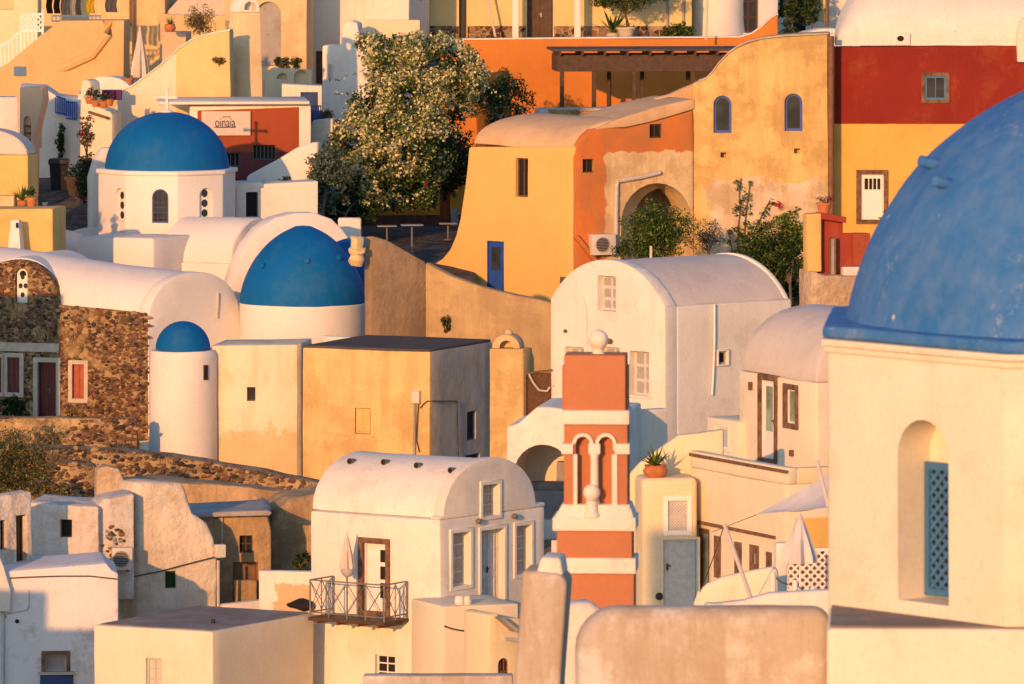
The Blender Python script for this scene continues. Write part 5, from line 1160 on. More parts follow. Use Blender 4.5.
plant('garden_shrub', 'feathery green shrub growing in front of the arched yellow passage', 'shrub', P(655, 262, 27.324), P(657, 232, 27.324), (1.35, .6, 1.2), 150, 32, .3, .12, [4, 2, 2], ['leaf', 'leaf_dark', 'leaf_light'], 41, None, .25, asp=3)
plant('garden_shrub', 'grey bare shrub in the shade of the wall right of the arch', 'shrub', P(708, 262, 27.113), P(709, 236, 27.008), (.7, .35, .75), 70, 20, .22, .07, [2, 1, 2], ['leaf_grey', 'leaf_dark', 'twig'], 42, None, .2, asp=3)
plant('garden_shrub', 'thin shrub at the foot of the pipe beside the air conditioner', 'shrub', P(622, 256, 27.324), P(622, 250, 27.324), (.55, .3, .3), 30, 18, .16, .08, [2, 3], ['leaf', 'leaf_dark'], 43, None, .2, asp=3)
bm = B(); tube(bm, [P(651, 262, 27.535), P(651, 246, 27.535)], .05, 8); solo('stake', bm, 'canvas', 'short pale stake behind the grey-white vaulted roof', 'post')
# ------------------------------------------------------------------ 20 yellow facade with two blue arched windows
NF = Wall(693, 26.480, -4)
b = Bld('yellow_facade_house', 'tall old yellow facade with two blue-framed arched windows and scrolled top', 'house', NF.pt(2.7, 11, -2))
for x0, x1, y0, y1 in ((713.5, 731.5, 95.5, 133), (784.5, 802.5, 93.5, 131)):
    b.win(NF, x0, y0, x1, y1, .2, True, frame='blue_frame', glass='glass', nx=1, ny=1, fw=.1)
for x, y in ((723.5, 155), (797, 151)): b.opening(NF, x-3, y-2.5, x+3, y+2.5, .4)
M['facade'] = plaster('old_yellow_facade_plaster', (.73, .50, .19), (.36, .22, .08), .65, .15, .6, thr=.5, zones=[((.66, .52, .36), dict(u=NF.u, o=NF.o, umin=.6, umax=None, zmin=None, zmax=NF.uz(760, 180)[1], wig=.3))])
nf = [(692.5, 330), (692.5, 84), (699, 81.5), (705, 80), (712, 73), (719, 63.5), (728, 54), (737, 47.5), (748, 42.5), (762, 39), (785, 36.5), (828, 34.5), (828.5, 330)]
b.mass('wall', 'facade', lambda m: ext(m, NF, NF.pp(nf), 0, -4), .07, .035, .9)
bm = B(); top = NF.pp(nf[2:-1]); 
for k in range(len(top)-1):
    (a0, z0), (a1, z1) = top[k], top[k+1]; solid(bm, [NF.pt(a0, z0+.005, .03), NF.pt(a1, z1+.005, .03), NF.pt(a1, z1+.07, .03), NF.pt(a0, z0+.07, .03)], NF.n*-.5)
part('coping', bm, 'grey_old', b.root)
bm = B(); tube(bm, [NF.pt(*NF.uz(831, y), -.02) for y in (36, 260)], .12, 10); part('downpipe', bm, 'wood', b.root)
# ------------------------------------------------------------------ 21 red and yellow house at the right
RF = Wall(833, 26.428, -2)
b = Bld('red_yellow_house', 'house painted deep red above and yellow below, with white vault and small window', 'house', RF.pt(4, 11, -3))
b.win(RF, 924.5, 75.5, 946.5, 100, .1, frame='blue_grey', glass='glass', nx=2, ny=1, fw=.09, sur='stone_trim', sw=.12)
f = b.door(RF, 860.5, 174, 884, 220, .16, 'white_paint', 1, [(.12, .3, .66, .9), (.35, .5, .66, .9), (.55, .7, .66, .9), (.75, .9, .66, .9)], 'dark', 'stone_trim', .16, handle=None)
M['red_house'] = plaster('red_and_yellow_plaster', (.74, .42, .10), (.40, .15, .06), .22, .1, .3, thr=.58, zones=[((.235, .026, .016), dict(u=RF.u, o=RF.o, umin=None, umax=None, zmin=RF.uz(900, 124)[1], zmax=None, wig=.012, soft=.015))])
b.mass('wall', 'red_house', lambda m: ext(m, RF, RF.pp([(829, 340), (829, 47), (1100, 45), (1100, 340)]), 0, -1.0), .06, .03, 1.0)
u0, z0 = RF.uz(836, 46); u1 = RF.uz(1100, 46)[0]; bm = B()
rows = []; m_ = 24; r_ = 2.2
for i in range(40):
    u = u0+(u1-u0)*i/39 if i > 14 else u0+(u1-u0)*15/39*(i/15)**1.6
    q = min(1, (u-u0)/r_); hq = math.sqrt(max(0, 1-(1-q)**2)); rows.append([bm.verts.new(RF.pt(u, z0+.01+2.6*hq*math.sin(math.pi*k/m_)**.92, -.06-6.5*(.5-.5*math.cos(math.pi*k/m_)))) for k in range(m_+1)])
for A_, B_ in zip(rows, rows[1:]):
    for k in range(m_): bm.faces.new((A_[k], B_[k], B_[k+1], A_[k+1]))
bmesh.ops.remove_doubles(bm, verts=bm.verts, dist=.001); bmesh.ops.recalc_face_normals(bm, faces=bm.faces); rough(bm, .05, 1.5); part('roof', bm, 'white', b.root, sm=60)
bm = B(); u_, z_ = RF.uz(904, 45); bx(bm, RF, u_-.3, u_+.25, z_-.03, z_+.45, .03, -.7); bevel(bm, .05, 2); rf = part('roof_spout', bm, 'white', b.root)
bm = B(); n = 16; u_, z_ = RF.uz(900.5, 38.5); ext(bm, RF, [(u_+.13*math.cos(6.283*k/n), z_+.11*math.sin(6.283*k/n)) for k in range(n)], .036, .02); part('spout_mouth', bm, 'dark', rf)
bm = B(); ext(bm, RF, RF.pp([(1017, 62), (1016, 30), (1022, 18), (1060, 14), (1060, 62)]), .25, -.4); bevel(bm, .06, 2); part('parapet_end', bm, 'white', b.root)
plant('weed', 'thin green creeper beside the stone-framed white door', 'creeper', RF.pt(*RF.uz(888, 228), .1), RF.pt(*RF.uz(888, 222), .15), (.35, .12, .5), 16, 9, .12, .09, [2, 1], ['leaf', 'leaf_light'], 52, None, .2, r0=.02)
# 22 red balcony niche with pot
BW = Wall(822, 28.696, 14); BL = Wall(822, 28.696, -60)
b = Bld('red_porch', 'small red porch with a yellow pillar above a flaking white wall', 'porch', BW.pt(.7, 10, -1))
b.mass('pillar', 'yellow_deep', lambda m: ext(m, BW, BW.pp([(808, 272), (807, 214), (821.5, 213), (822, 272)]), 0, -.6), .05, .02, .6)
b.win(BW, 829, 237, 836, 276, .05, nx=1, ny=1, frame='wood', glass='grey_shade')
b.mass('wall', 'red', lambda m: ext(m, BW, BW.pp([(822.3, 276), (822.3, 214), (846, 222), (846, 234), (872, 234), (872, 276)]), -.35, -.7), .03, .02, .7)
bm = B(); ext(bm, BW, BW.pp([(821, 219), (821, 212.5), (846, 217), (846, 223)]), .05, -.6); bevel(bm, .02, 1); part('roof', bm, 'red', b.root)
bm = B(); bx(bm, BW, BW.uz(854.5, 0)[0], BW.uz(872, 0)[0], BW.uz(860, 266)[1], BW.uz(860, 234)[1], -.2, -.33); part('awning_panel', bm, 'red_paint', b.root)
b.mass('base', 'broken', lambda m: ext(m, BW, BW.pp([(809, 345), (809, 270), (822, 275), (880, 277), (880, 345)]), .25, -1.2), .07, .05, .6)
pot('plant_pot', 'clay pot of dry flowers on top of the small red porch', BW.pt(BW.uz(826, 213)[0], BW.uz(826, 214)[1], -.25), .26, .38, 'clay', None, 'bush', 8, .3, 'flower_pink')
bm = B(); bx(bm, BW, BW.uz(843, 0)[0], BW.uz(870, 0)[0], BW.uz(850, 276)[1], BW.uz(850, 267)[1], .05, -.3); bevel(bm, .03, 1); solo('planter', bm, 'white', 'white planter box at the front of the small red porch', 'planter')
for k, (px, py, rx, rz, wts, lb, sd) in enumerate(((768, 258, 1.0, 1.35, [3, 2, 1], 'spiky dark green bush left of the small red porch', 61), (790, 244, .85, 1.2, [1, 0, 4], 'bright green feathery tree with thin bare trunks left of the red porch', 62), (782, 292, 1.1, 1.1, [1, 4, 0], 'dark shaded hedge under the feathery tree', 63), (756, 268, .8, 1.1, [2, 3, 1], 'dense dark shrub behind the far end of the grey-white vault', 64))):
    tk = k == 1
    plant('garden_tree' if tk else 'garden_shrub', lb, 'tree' if tk else 'shrub', P(px, 318, 28.485), P(px, py, 28.274-k*.15), (rx, .5, rz), 110, 34, .26, .11, wts, ['leaf', 'leaf_dark', 'leaf_light'], sd, None, .25, r0=.05, asp=2.6)
vr = random.Random(9); t = thing('climbing_vine', 'sparse climbing vine with red blossom on the bare plaster wall', 'vine', P(740, 262, 26.691)); bm = B(); bs = B()
for (x0, y0, x1, y1, n) in ((737, 262, 741, 178, 26), (744, 250, 749, 182, 14), (752, 235, 770, 200, 10), (768, 225, 800, 208, 14), (735, 262, 728, 230, 8)):
    tube(bs, [NF.pt(*NF.uz(x0+(x1-x0)*k/5+vr.uniform(-1, 1), y0+(y1-y0)*k/5), .1) for k in range(6)], .02, 5)
    for k in range(n):
        f = vr.random(); clump(bm, NF.pt(*NF.uz(x0+(x1-x0)*f+vr.uniform(-4, 4), y0+(y1-y0)*f), .15), (.14, .1, .14), 7, .13, [3, 2, 1], vr)
for k in range(5): clump(bm, NF.pt(*NF.uz(777+vr.uniform(-4, 4), 205+vr.uniform(-2, 2)), .2), (.1, .08, .1), 8, .12, [0, 0, 0, 1], vr)
part('foliage', bm, ['leaf', 'leaf_dark', 'leaf_light', 'flower_red'], t); part('stem', bs, 'twig', t)
# ------------------------------------------------------------------ 23 orange terrace wall with pergola
PW = Wall(640, 23.7, 0)
b = Bld('orange_terrace_wall', 'big orange-red retaining wall sweeping up to a white-edged peak behind the pergola', 'wall', PW.pt(0, 13, -.5))
pw = [(440, 200), (440, 58), (449, 52), (462, 50.5), (462.5, 40), (600, 38.5), (700, 38), (740, 37.5), (752, 34), (762, 27), (769, 20), (776, 15), (778, 15), (778.5, 200)]
b.mass('wall', 'orange_wall', lambda m: ext(m, PW, PW.pp(pw), 0, -.7), .05, .03, 1.0)
bm = B(); tp = PW.pp(pw[4:13])
for (a0, z0), (a1, z1) in zip(tp, tp[1:]): solid(bm, [PW.pt(a0, z0+.004, .03), PW.pt(a1, z1+.004, .03), PW.pt(a1, z1+.06, .03), PW.pt(a0, z0+.06, .03)], PW.n*-.6)
part('coping', bm, 'white', b.root)
PWa = Wall(474, 24.0, -28); bm = B(); ext(bm, PWa, PWa.pp([(452, 200), (452, 66), (474, 60), (480, 200)]), .0, -1.0); bevel(bm, .06, 2); rough(bm, .03, .7); part('pier', bm, 'orange_wall', b.root)
# pergola: a steeply turned dark timber roof on posts
G0 = Wall(557, 24.3, 5)
t = thing('pergola', 'dark timber pergola with flat roof in front of the orange wall', 'pergola', G0.pt(4, 17.5, -1))
uA, uB = G0.uz(557, 60)[0], G0.uz(742, 60)[0]; zR = G0.uz(600, 51)[1]; zB1, zB0 = G0.uz(600, 55)[1], G0.uz(600, 71.5)[1]
bm = B(); bx(bm, G0, uA-.2, uB+.3, zR, zR+.1, .35, -2.6); bevel(bm, .015, 1); part('roof', bm, 'roof_dark', t)
bm = B(); 
for d in (0, -2.3): bx(bm, G0, uA, uB+.1, zB0, zB1, d, d-.06)
part('beam', bm, 'wood_dark', t)
for k in range(9):
    u = uA+.1+(uB-uA-.2)*k/8; bm = B(); bx(bm, G0, u-.05, u+.05, zR-.16, zR-.004, .3, -2.5); part('rafter', bm, 'wood_dark', t)
bm = B(); bx(bm, G0, uA-.002, uA+.06, zB0, zB1, -.062, -2.24); part('beam', bm, 'wood_dark', t)
zf = G0.uz(600, 124)[1]
for px, d in ((562, -.03), (594, -.03), (642, -2.27), (634, -.03), (609, -2.27), (688, -2.27), (693, -.03)):
    u = G0.shift(d).uz(px, 80)[0]; bm = B(); bx(bm, G0, u-.085, u+.085, zf-1.2, zB0-.002, d+.08, d-.08); bevel(bm, .01, 1); part('post', bm, 'wood_dark', t)
# deck and rubble below the pergola
bm = B(); DW = Wall(570, 24.6, 6); ext(bm, DW, DW.pp([(540, 170), (541, 111), (600, 109), (640, 108), (720, 104), (720, 170)]), 0, -2.5); bevel(bm, .05, 2); rough(bm, .05, .7)
solo('deck', bm, 'roof_lilac', 'pale terrace deck under the dark timber pergola', 'terrace')
bm = B(); bx(bm, DW, DW.uz(551, 0)[0], DW.uz(592, 0)[0], DW.uz(570, 122)[1], DW.uz(570, 111.5)[1], .35, .0); rough(bm, .06, .3); bx(bm, DW, DW.uz(548, 0)[0], DW.uz(594, 0)[0], DW.uz(570, 111)[1], DW.uz(570, 109.5)[1], .4, -.1)
solo('stone_bench', bm, 'stone2', 'low rubble bench at the left end of the pergola', 'bench')
# ------------------------------------------------------------------ 24 top terrace house
QW = Wall(560, 23.25, 0); zq = QW.uz(560, 38)[1]
b = Bld('top_yellow_house', 'yellow house along the top edge with stone skirting, dark door and white columns', 'house', QW.pt(0, 19, -2))
b.door(QW, 527, -24, 553, 38.5, .25, 'wood_dark', 2, None, planks=3, handle='stone_pale')
b.door(QW, 459, -24, 466.5, 48, .3, 'black', 1, None, planks=2, handle=None)
b.mass('wall', 'yellow_top', lambda m: ext(m, QW, QW.pp([(404, 60), (404, -70), (692, -70), (692, 60)]), 0, -4), .05, .02, 1.2) if False else None
M['yellow_top'] = plaster('top_yellow_plaster', (.78, .58, .26), (.45, .28, .1), .2, .1, .25, thr=.57)
b.mass('wall', 'yellow_top', lambda m: ext(m, QW, QW.pp([(404, 60), (404, -70), (692, -70), (692, 60)]), 0, -4), .05, .02, 1.2)
for (x0, x1) in ((430, 458.5), (467.5, 526), (554, 691)):
    bm = B(); u0, z0 = QW.uz(x0, 42); u1, z1 = QW.uz(x1, 26); bx(bm, QW, u0, u1, z0, z1, .035, -.02); part('skirting', bm, 'skirt', b.root)
for px in (427.5, 667.5, 683.5):
    bm = B(); tube(bm, [QW.pt(*QW.uz(px, y), .07) for y in (-60, 40)], .055, 8); part('downpipe', bm, 'grey_shade', b.root)
for px, d in ((405.5, 1.2), (515.5, 1.3), (577.5, 1.3)):
    W = QW.shift(d); bm = B(); u = W.uz(px, 0)[0]; w = .14; bx(bm, W, u-w, u+w, W.uz(px, 40)[1]-(.0 if px > 420 else .3), W.uz(px, -75)[1], .13, -.13); bevel(bm, .02, 1); part('column', bm, 'white_paint', b.root)
W = QW.shift(1.0); bm = B(); tube(bm, [W.pt(*W.uz(496, 40), 0), W.pt(*W.uz(486, -10), 0)], .05, 8); part('brace', bm, 'canvas', b.root)
bm = B(); W = QW.shift(1.5); bx(bm, W, QW.uz(398, 0)[0], QW.uz(700, 0)[0], W.uz(560, 39)[1]-.5, W.uz(560, 39)[1], 0, -1.49); part('terrace_floor', bm, 'stone_pale', b.root)
pot('plant_pot', 'big round cream urn with a spiky agave on the top terrace', P(626, 38.5, 23.55), .4, .48, 'stone_pale', None, 'bush', 3, .15)
pot('plant_pot', 'spiky agave in a low pot beside the big cream urn', P(613, 38.5, 23.5), .3, .25, 'stone_pale', None, 'agave', 4, 1.25)
plant('olive_tree', 'small olive tree in front of the yellow house on the top terrace', 'tree', P(629, 32, 23.45), P(622, -8, 23.45), (2.0, .9, .75), 170, 26, .34, .15, [3, 2, 1], ['leaf_olive', 'leaf_dark', 'leaf_light'], 71, None, .3, r0=.06, asp=3.4, ntips=9)
plant('garden_shrub', 'green shrub beside the white rounded wall on the top terrace', 'shrub', P(677, 39, 23.45), P(678, 31, 23.45), (.7, .4, .4), 34, 22, .2, .11, [2, 2, 1], ['leaf', 'leaf_dark', 'leaf_light'], 72, None, .3)
plant('garden_shrub', 'shrub trailing over the orange wall edge above the cream-flowered tree', 'shrub', P(490, 55, 23.4), P(488, 47, 23.5), (.55, .3, .5), 36, 22, .2, .11, [2, 2, 1], ['leaf', 'leaf_dark', 'leaf_olive'], 73, None, .3)
# white rounded house at the top
c = P(717, 42, 23.1); b = Bld('white_round_house', 'white rounded house with flaring foot and dark glazed window at the top', 'house', c)
bm = B(); rr = 29.5/23.1; c2 = V((c.x, c.y+1.0, c.z)); lathe(bm, c2, [(rr*1.16, -2), (rr*1.1, 0), (rr*1.02, .8), (rr, 1.6), (rr, 4.5), (0, 4.6)], 40, sy=1.3); rough(bm, .04, .8); part('wall', bm, 'white_soft', b.root)
RW = Wall(741, 23.1, 16); b.win(RW, 740, -30, 759, 33, .25, frame='wood_dark', glass='glass', nx=2, ny=4, fw=.1, mull=.07)
b.mass('wall', 'white_soft', lambda m: ext(m, RW, RW.pp([(738, 60), (738, -70), (778, -70), (778, 60)]), 0, -3), .05, .02, 1.0)
bm = B(); tube(bm, [P(706, 40, 23.8), P(708, -20, 23.8)], .045, 8); part('downpipe', bm, 'canvas', b.root)
SW = Wall(778, 22.2, 48)
b = Bld('shaded_white_house', 'white house in blue shade behind the scrolled yellow facade', 'house', SW.pt(1, 19, -1))
SW2 = Wall(806, 22.6, 2)
b.win(SW2, 793, -10, 806, 32, .25, frame='black', glass='dark', nx=1, ny=1)
b.mass('wall', 'white', lambda m: ext(m, SW2, SW2.pp([(776, 70), (776, -70), (860, -70), (860, 70)]), 0, -2), .05, .02, 1.2)
bm = B(); W = Wall(818, 22.6, -20); ext(bm, W, W.pp([(817, 18), (817, -60), (828, -60), (828, 24)]), 0, -.3); bevel(bm, .03, 2); part('pillar', bm, 'yellow_top', b.root)
bm = B(); tube(bm, [P(827, 60, 23.45), P(827, -40, 23.45)], .07, 8); part('pole', bm, 'wood', b.root)
bm = B(); W = Wall(800, 23.6, 4); ext(bm, W, W.pp([(790, 80), (793, 38), (805, 32), (820, 28.5), (836, 28), (840, 80)]), 0, -1.5); bevel(bm, .1, 2); rough(bm, .03, .8); solo('low_wall', bm, 'white', 'low white rounded parapet between the facade top and the shaded house', 'wall')
bm = B(); W = Wall(836, 24.5, -60); ext(bm, W, W.pp([(829, 60), (829.5, 33), (839, 33), (839, 60)]), 0, -.5); bevel(bm, .04, 1); solo('low_wall', bm, 'white', 'short white wall end beside the dark brown downpipe', 'wall')
for k, (px, lb) in enumerate(((790, 'slender dark cypress-like tree against the blue-shaded white house'), (811, 'smaller slender tree right of the cypress-like tree'))):
    plant('slender_tree', lb, 'tree', P(px+1, 40, 23.0), P(px, 6-4*k, 23.0), (.55-.12*k, .4, 1.35), 60, 26, .22, .11, [2, 3, 1], ['leaf', 'leaf_dark', 'leaf_olive'], 75+k, None, .2, r0=.04)
# ------------------------------------------------------------------ 25 orange shop front under the tree, tables, rock
OW = Wall(410, 24.6, 6)
b = Bld('orange_shop', 'orange shop front with red door and dark plinth under the flowering tree', 'shop', OW.pt(0, 14, -1))
M['shop'] = plaster('orange_shop_plaster', (.72, .30, .03), (.45, .18, .03), .35, .12, .3, thr=.55, zones=[((.10, .055, .045), dict(u=OW.u, o=OW.o, umin=None, umax=None, zmin=None, zmax=OW.uz(410, 215)[1], wig=.01, soft=.015))])
b.door(OW, 440, 176, 450, 221, .2, 'red_paint', 1, [(.25, .75, .45, .92)], 'dark', handle=None)
b.mass('wall', 'shop', lambda m: ext(m, OW, OW.pp([(330, 290), (330, 150), (470, 150), (470, 290)]), 0, -3), .04, .02, 1.2)
bm = B(); u0, z0 = OW.uz(387.5, 205); u1, z1 = OW.uz(409, 186); bx(bm, OW, u0, u1, z0, z1, .06, .0); bevel(bm, .01, 1); t = solo('menu_board', bm, 'yellow_deep', 'yellow-framed notice board on the orange shop front', 'sign')
bm = B(); bx(bm, OW, u0+.1, u1-.1, z0+.12, z1-.1, .075, .05); part('panel', bm, 'grey_shade', t)
bm = B(); bx(bm, OW, OW.uz(450.5, 0)[0], OW.uz(458, 0)[0], OW.uz(454, 228)[1], OW.uz(454, 208)[1], .12, .0); bevel(bm, .02, 1); solo('step_block', bm, 'grey_shade', 'grey block beside the red shop door', 'block')
for k, (px, yt, yb, s, w) in enumerate(((387, 225.5, 255, 26.0, .75), (412, 224.5, 262, 26.2, .85), (448, 223, 240, 25.4, .7))):
    p = P(px, yb, s); h = (yb-yt)/s; t = thing('cafe_table', ('left', 'middle', 'right')[k]+'most of three narrow cafe tables in front of the orange shop' if k != 1 else 'middle one of three narrow cafe tables in front of the orange shop', 'table', p, 'cafe tables')
    bm = B(); lathe(bm, p, [(.2, 0), (.2, .03), (.04, .06), (.035, h-.04), (0, h-.04)], 14); part('leg', bm, 'iron', t)
    bm = B(); box(bm, p+V((0, 0, h-.04)), w, .6, .04, 4); bevel(bm, .012, 1); part('table_top', bm, 'grey_shade', t)
bm = B(); W = Wall(440, 24.75, -5); ext(bm, W, W.pp([(412, 280), (416, 250), (424, 238), (432, 233), (444, 228), (462, 225), (466, 280)]), 0, -1.0); bevel(bm, .25, 3); rough(bm, .12, .5); solo('rock', bm, 'concrete', 'grey boulder-like ramp wall left of the ochre house', 'rock')
def sheet(name, pts, mat, kind='structure'):
    bm = B(); bm.faces.new([bm.verts.new(p) for p in pts]); bmesh.ops.subdivide_edges(bm, edges=bm.edges, cuts=6, use_grid_fill=True)
    bmesh.ops.recalc_face_normals(bm, faces=bm.faces)
    if sum(f.normal.z for f in bm.faces) < 0: bmesh.ops.reverse_faces(bm, faces=bm.faces)
    for v in bm.verts: v.co.z += noise.noise(v.co*.7)*.04
    return tag(part(name, bm, mat), kind=kind)
sheet('street', [P(350, 280, 27.4), P(478, 300, 27.2), P(468, 226, 24.9), P(350, 226, 24.8)], 'paving')
sheet('garden_soil', [P(560, 300, 28.2), P(860, 330, 28.9), P(860, 272, 26.6), P(560, 276, 26.6)], 'ground')
# ------------------------------------------------------------------ 26 cream-flowered tree
rng = random.Random(21); tb = P(352, 226, 25.75); t = thing('flowering_tree', 'big cream-flowered bougainvillea tree spilling down over the white wall', 'tree', tb)
blobs = []
def tri(px): return
edgeL = [(35, 356), (55, 366), (80, 366), (110, 350), (140, 334), (165, 316), (190, 316), (215, 335)]; edgeR = [(35, 445), (55, 474), (75, 488), (95, 474), (130, 462), (165, 450), (195, 438), (215, 425)]
def lerpe(E, y):
    for (a, xa), (c, xc) in zip(E, E[1:]):
        if a <= y <= c: return xa+(xc-xa)*(y-a)/(c-a)
    return E[-1][1]
bm = B(); inner_ = B()
n = 0
while n < 760:
    y = rng.uniform(36, 207); x0, x1 = lerpe(edgeL, y), lerpe(edgeR, y); x = rng.uniform(x0, x1)
    if y > 165 and noise.noise(V((x*.03, y*.03, 2))) < -.25 and y > 180: continue
    m = noise.noise(V((x*.045, y*.045, 5)))
    if m < -.30: continue
    fx = (x-(x0+x1)/2)/((x1-x0)/2); bulge = math.sqrt(max(0, 1-fx*fx)); d = rng.uniform(.0, 1)**.6*bulge
    p = P(x, y, 25.4+d*.3+.1*m); 
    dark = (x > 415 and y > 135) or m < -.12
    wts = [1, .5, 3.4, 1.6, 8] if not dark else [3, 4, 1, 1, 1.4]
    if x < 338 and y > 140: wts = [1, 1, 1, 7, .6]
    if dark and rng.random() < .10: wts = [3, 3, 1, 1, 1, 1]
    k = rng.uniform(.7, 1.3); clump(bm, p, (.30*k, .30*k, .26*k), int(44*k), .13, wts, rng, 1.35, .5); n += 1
for k in range(190):
    y = rng.uniform(45, 205); x0, x1 = lerpe(edgeL, y)+8, lerpe(edgeR, y)-8; clump(bm, P(rng.uniform(x0, x1), y, 25.2+rng.random()*.2), (.5, .5, .45), 36, .2, [3, 6, 0, 1, 0], rng, 1.5)
for (x0, y0, x1, y1) in ((365, 70, 330, 80), (358, 92, 335, 92), (352, 118, 342, 132), (470, 70, 500, 95), (455, 60, 478, 50)):   # long loose shoots
    for k in range(9):
        f = k/8; clump(bm, P(x0+(x1-x0)*f, y0+(y1-y0)*f+2*math.sin(3*f), 25.6), (.12, .12, .1), 4, .11, [2, 2, 0, 1, 3], rng)
part('crown', bm, ['leaf', 'leaf_dark', 'leaf_light', 'leaf_grey', 'flower_cream', 'flower_pink'], t)
bm = B(); fk = P(378, 178, 25.4); tube(bm, [tb-V((0, 0, .3)), tb.lerp(fk, .5)+V((-.1, 0, 0)), fk], .2, 10, .14); limbs(bm, fk, [P(x, y, 25.4) for x, y in ((370, 90), (400, 60), (430, 70), (455, 110), (350, 150), (420, 130), (380, 130), (345, 175))], .1, rng); part('trunk', bm, 'twig', t)
plant('pink_bougainvillea', 'dark green bougainvillea with pink blossoms beside the ochre house', 'shrub', P(455, 195, 24.9), P(446, 160, 24.9), (1.35, .6, 1.4), 150, 30, .3, .12, [4, 5, 1, .5, .6], ['leaf', 'leaf_dark', 'leaf_olive', 'flower_cream', 'flower_pink'], 81, None, .3, r0=.07)
plant('pink_bougainvillea', 'loose dark shrub against the orange wall left of the pergola', 'shrub', P(500, 130, 24.4), P(502, 100, 24.3), (1.4, .5, 1.3), 110, 22, .28, .11, [3, 5, 2, .6], ['leaf', 'leaf_dark', 'leaf_olive', 'flower_cream'], 82, None, .3, r0=.06)
plant('grey_shrub', 'grey-green shrub at the lower left of the flowering tree', 'shrub', P(322, 216, 26.0), P(327, 182, 25.9), (.8, .5, 1.4), 110, 30, .26, .12, [4, 1, 1], ['leaf_grey', 'leaf_dark', 'leaf_olive'], 83, None, .35, r0=.06)
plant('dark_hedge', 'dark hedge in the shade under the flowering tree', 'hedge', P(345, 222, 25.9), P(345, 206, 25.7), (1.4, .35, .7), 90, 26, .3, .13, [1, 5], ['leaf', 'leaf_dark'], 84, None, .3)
# ------------------------------------------------------------------ 27 tall white house, top left of the tree
TW = Wall(307, 23.6, -12)
b = Bld('tall_white_house', 'tall plain white house with a brown slit door left of the flowering tree', 'house', TW.pt(2, 15, -1.5))
b.door(TW, 315.5, 51, 322.5, 84, .25, 'wood', 1, None, planks=2, handle=None)
b.mass('wall', 'white', lambda m: ext(m, TW, TW.pp([(307, 250), (307, -70), (409, -70), (409, 250)]), 0, -4), .06, .025, 1.2)
TW2 = Wall(322, 24.1, -8)
b.win(TW2, 328, 64, 332.5, 80, .08, frame='canvas', glass='canvas', nx=1, ny=1)
b.mass('wall', 'white', lambda m: ext(m, TW2, TW2.pp([(322.5, 250), (322.5, 45.5), (341, 45), (342, 28), (345, 23), (350, 21), (357, 23), (360, 40), (372, 43), (372, 250)]), 0, -1.2), .07, .03, .9)
bm = B(); W = Wall(362, 23.9, 0); bx(bm, W, W.uz(346, 0)[0], W.uz(420, 0)[0], W.uz(380, 60)[1], W.uz(380, 20)[1], 0, -.3); bevel(bm, .04, 2); solo('low_wall', bm, 'cream_warm', 'low cream parapet above the top of the flowering tree', 'wall')
for k, (px, y0) in enumerate(((395, 20), (412, 20))):
    plant('potted_sapling', ('thin leafy sapling left of the white column at the top', 'thin leafy sapling right of the white column at the top')[k], 'tree', P(px+k*2, 20, 23.5), P(px, 1, 23.5), (.45, .3, .35), 16, 16, .14, .11, [3, 1], ['leaf', 'leaf_olive'], 90+k, 'saplings beside the white column', .3, r0=.025)
# stepped white parapet falling toward the church
W = Wall(250, 25.3, -16); b = Bld('white_stepped_wall', 'smooth white stepped parapet curving down behind the blue dome', 'wall', W.pt(2, 13, -1))
b.mass('wall', 'white', lambda m: ext(m, W, W.pp([(236, 260), (237, 172), (252, 168), (256, 160), (262, 152), (272, 145), (283, 136), (296, 129), (311, 125), (312, 120), (322, 119), (333, 118), (333, 260)]), 0, -1.1), .09, .03, .8, seg=3)
W2 = Wall(265, 25.8, -16)
b.mass('wall', 'white', lambda m: ext(m, W2, W2.pp([(244, 260), (246, 176), (276, 160), (296, 148), (312, 143), (318, 142), (318, 260)]), 0, -.6), .12, .03, .8, seg=3)
BWs = Wall(243, 26.2, 10); b = Bld('white_annex', 'white annex in part shade right of the dome drum with a dark doorway', 'house', BWs.pt(1, 12, -1))
b.win(BWs, 246, 192, 258, 217, .3, frame='wood_dark', glass='dark', nx=1, ny=1, fw=.03)
b.mass('wall', 'white', lambda m: ext(m, BWs, BWs.pp([(236, 290), (236, 183), (262, 182), (262, 184), (318, 181), (318, 290)]), 0, -1.5), .05, .02, .8)
plant('pot_bush', 'round dark bush on the white stepped parapet', 'bush', P(286, 193, 25.9), P(286, 184, 26.0), (.25, .2, .32), 20, 18, .14, .08, [1, 4], ['leaf', 'leaf_dark'], 96, None, .3)
plant('pot_bush', 'low brown-green bush on the corner of the white stepped parapet', 'bush', P(324, 120, 25.0), P(324, 115, 25.0), (.42, .25, .2), 24, 18, .12, .08, [2, 2], ['leaf_olive', 'straw'], 97, None, .3)
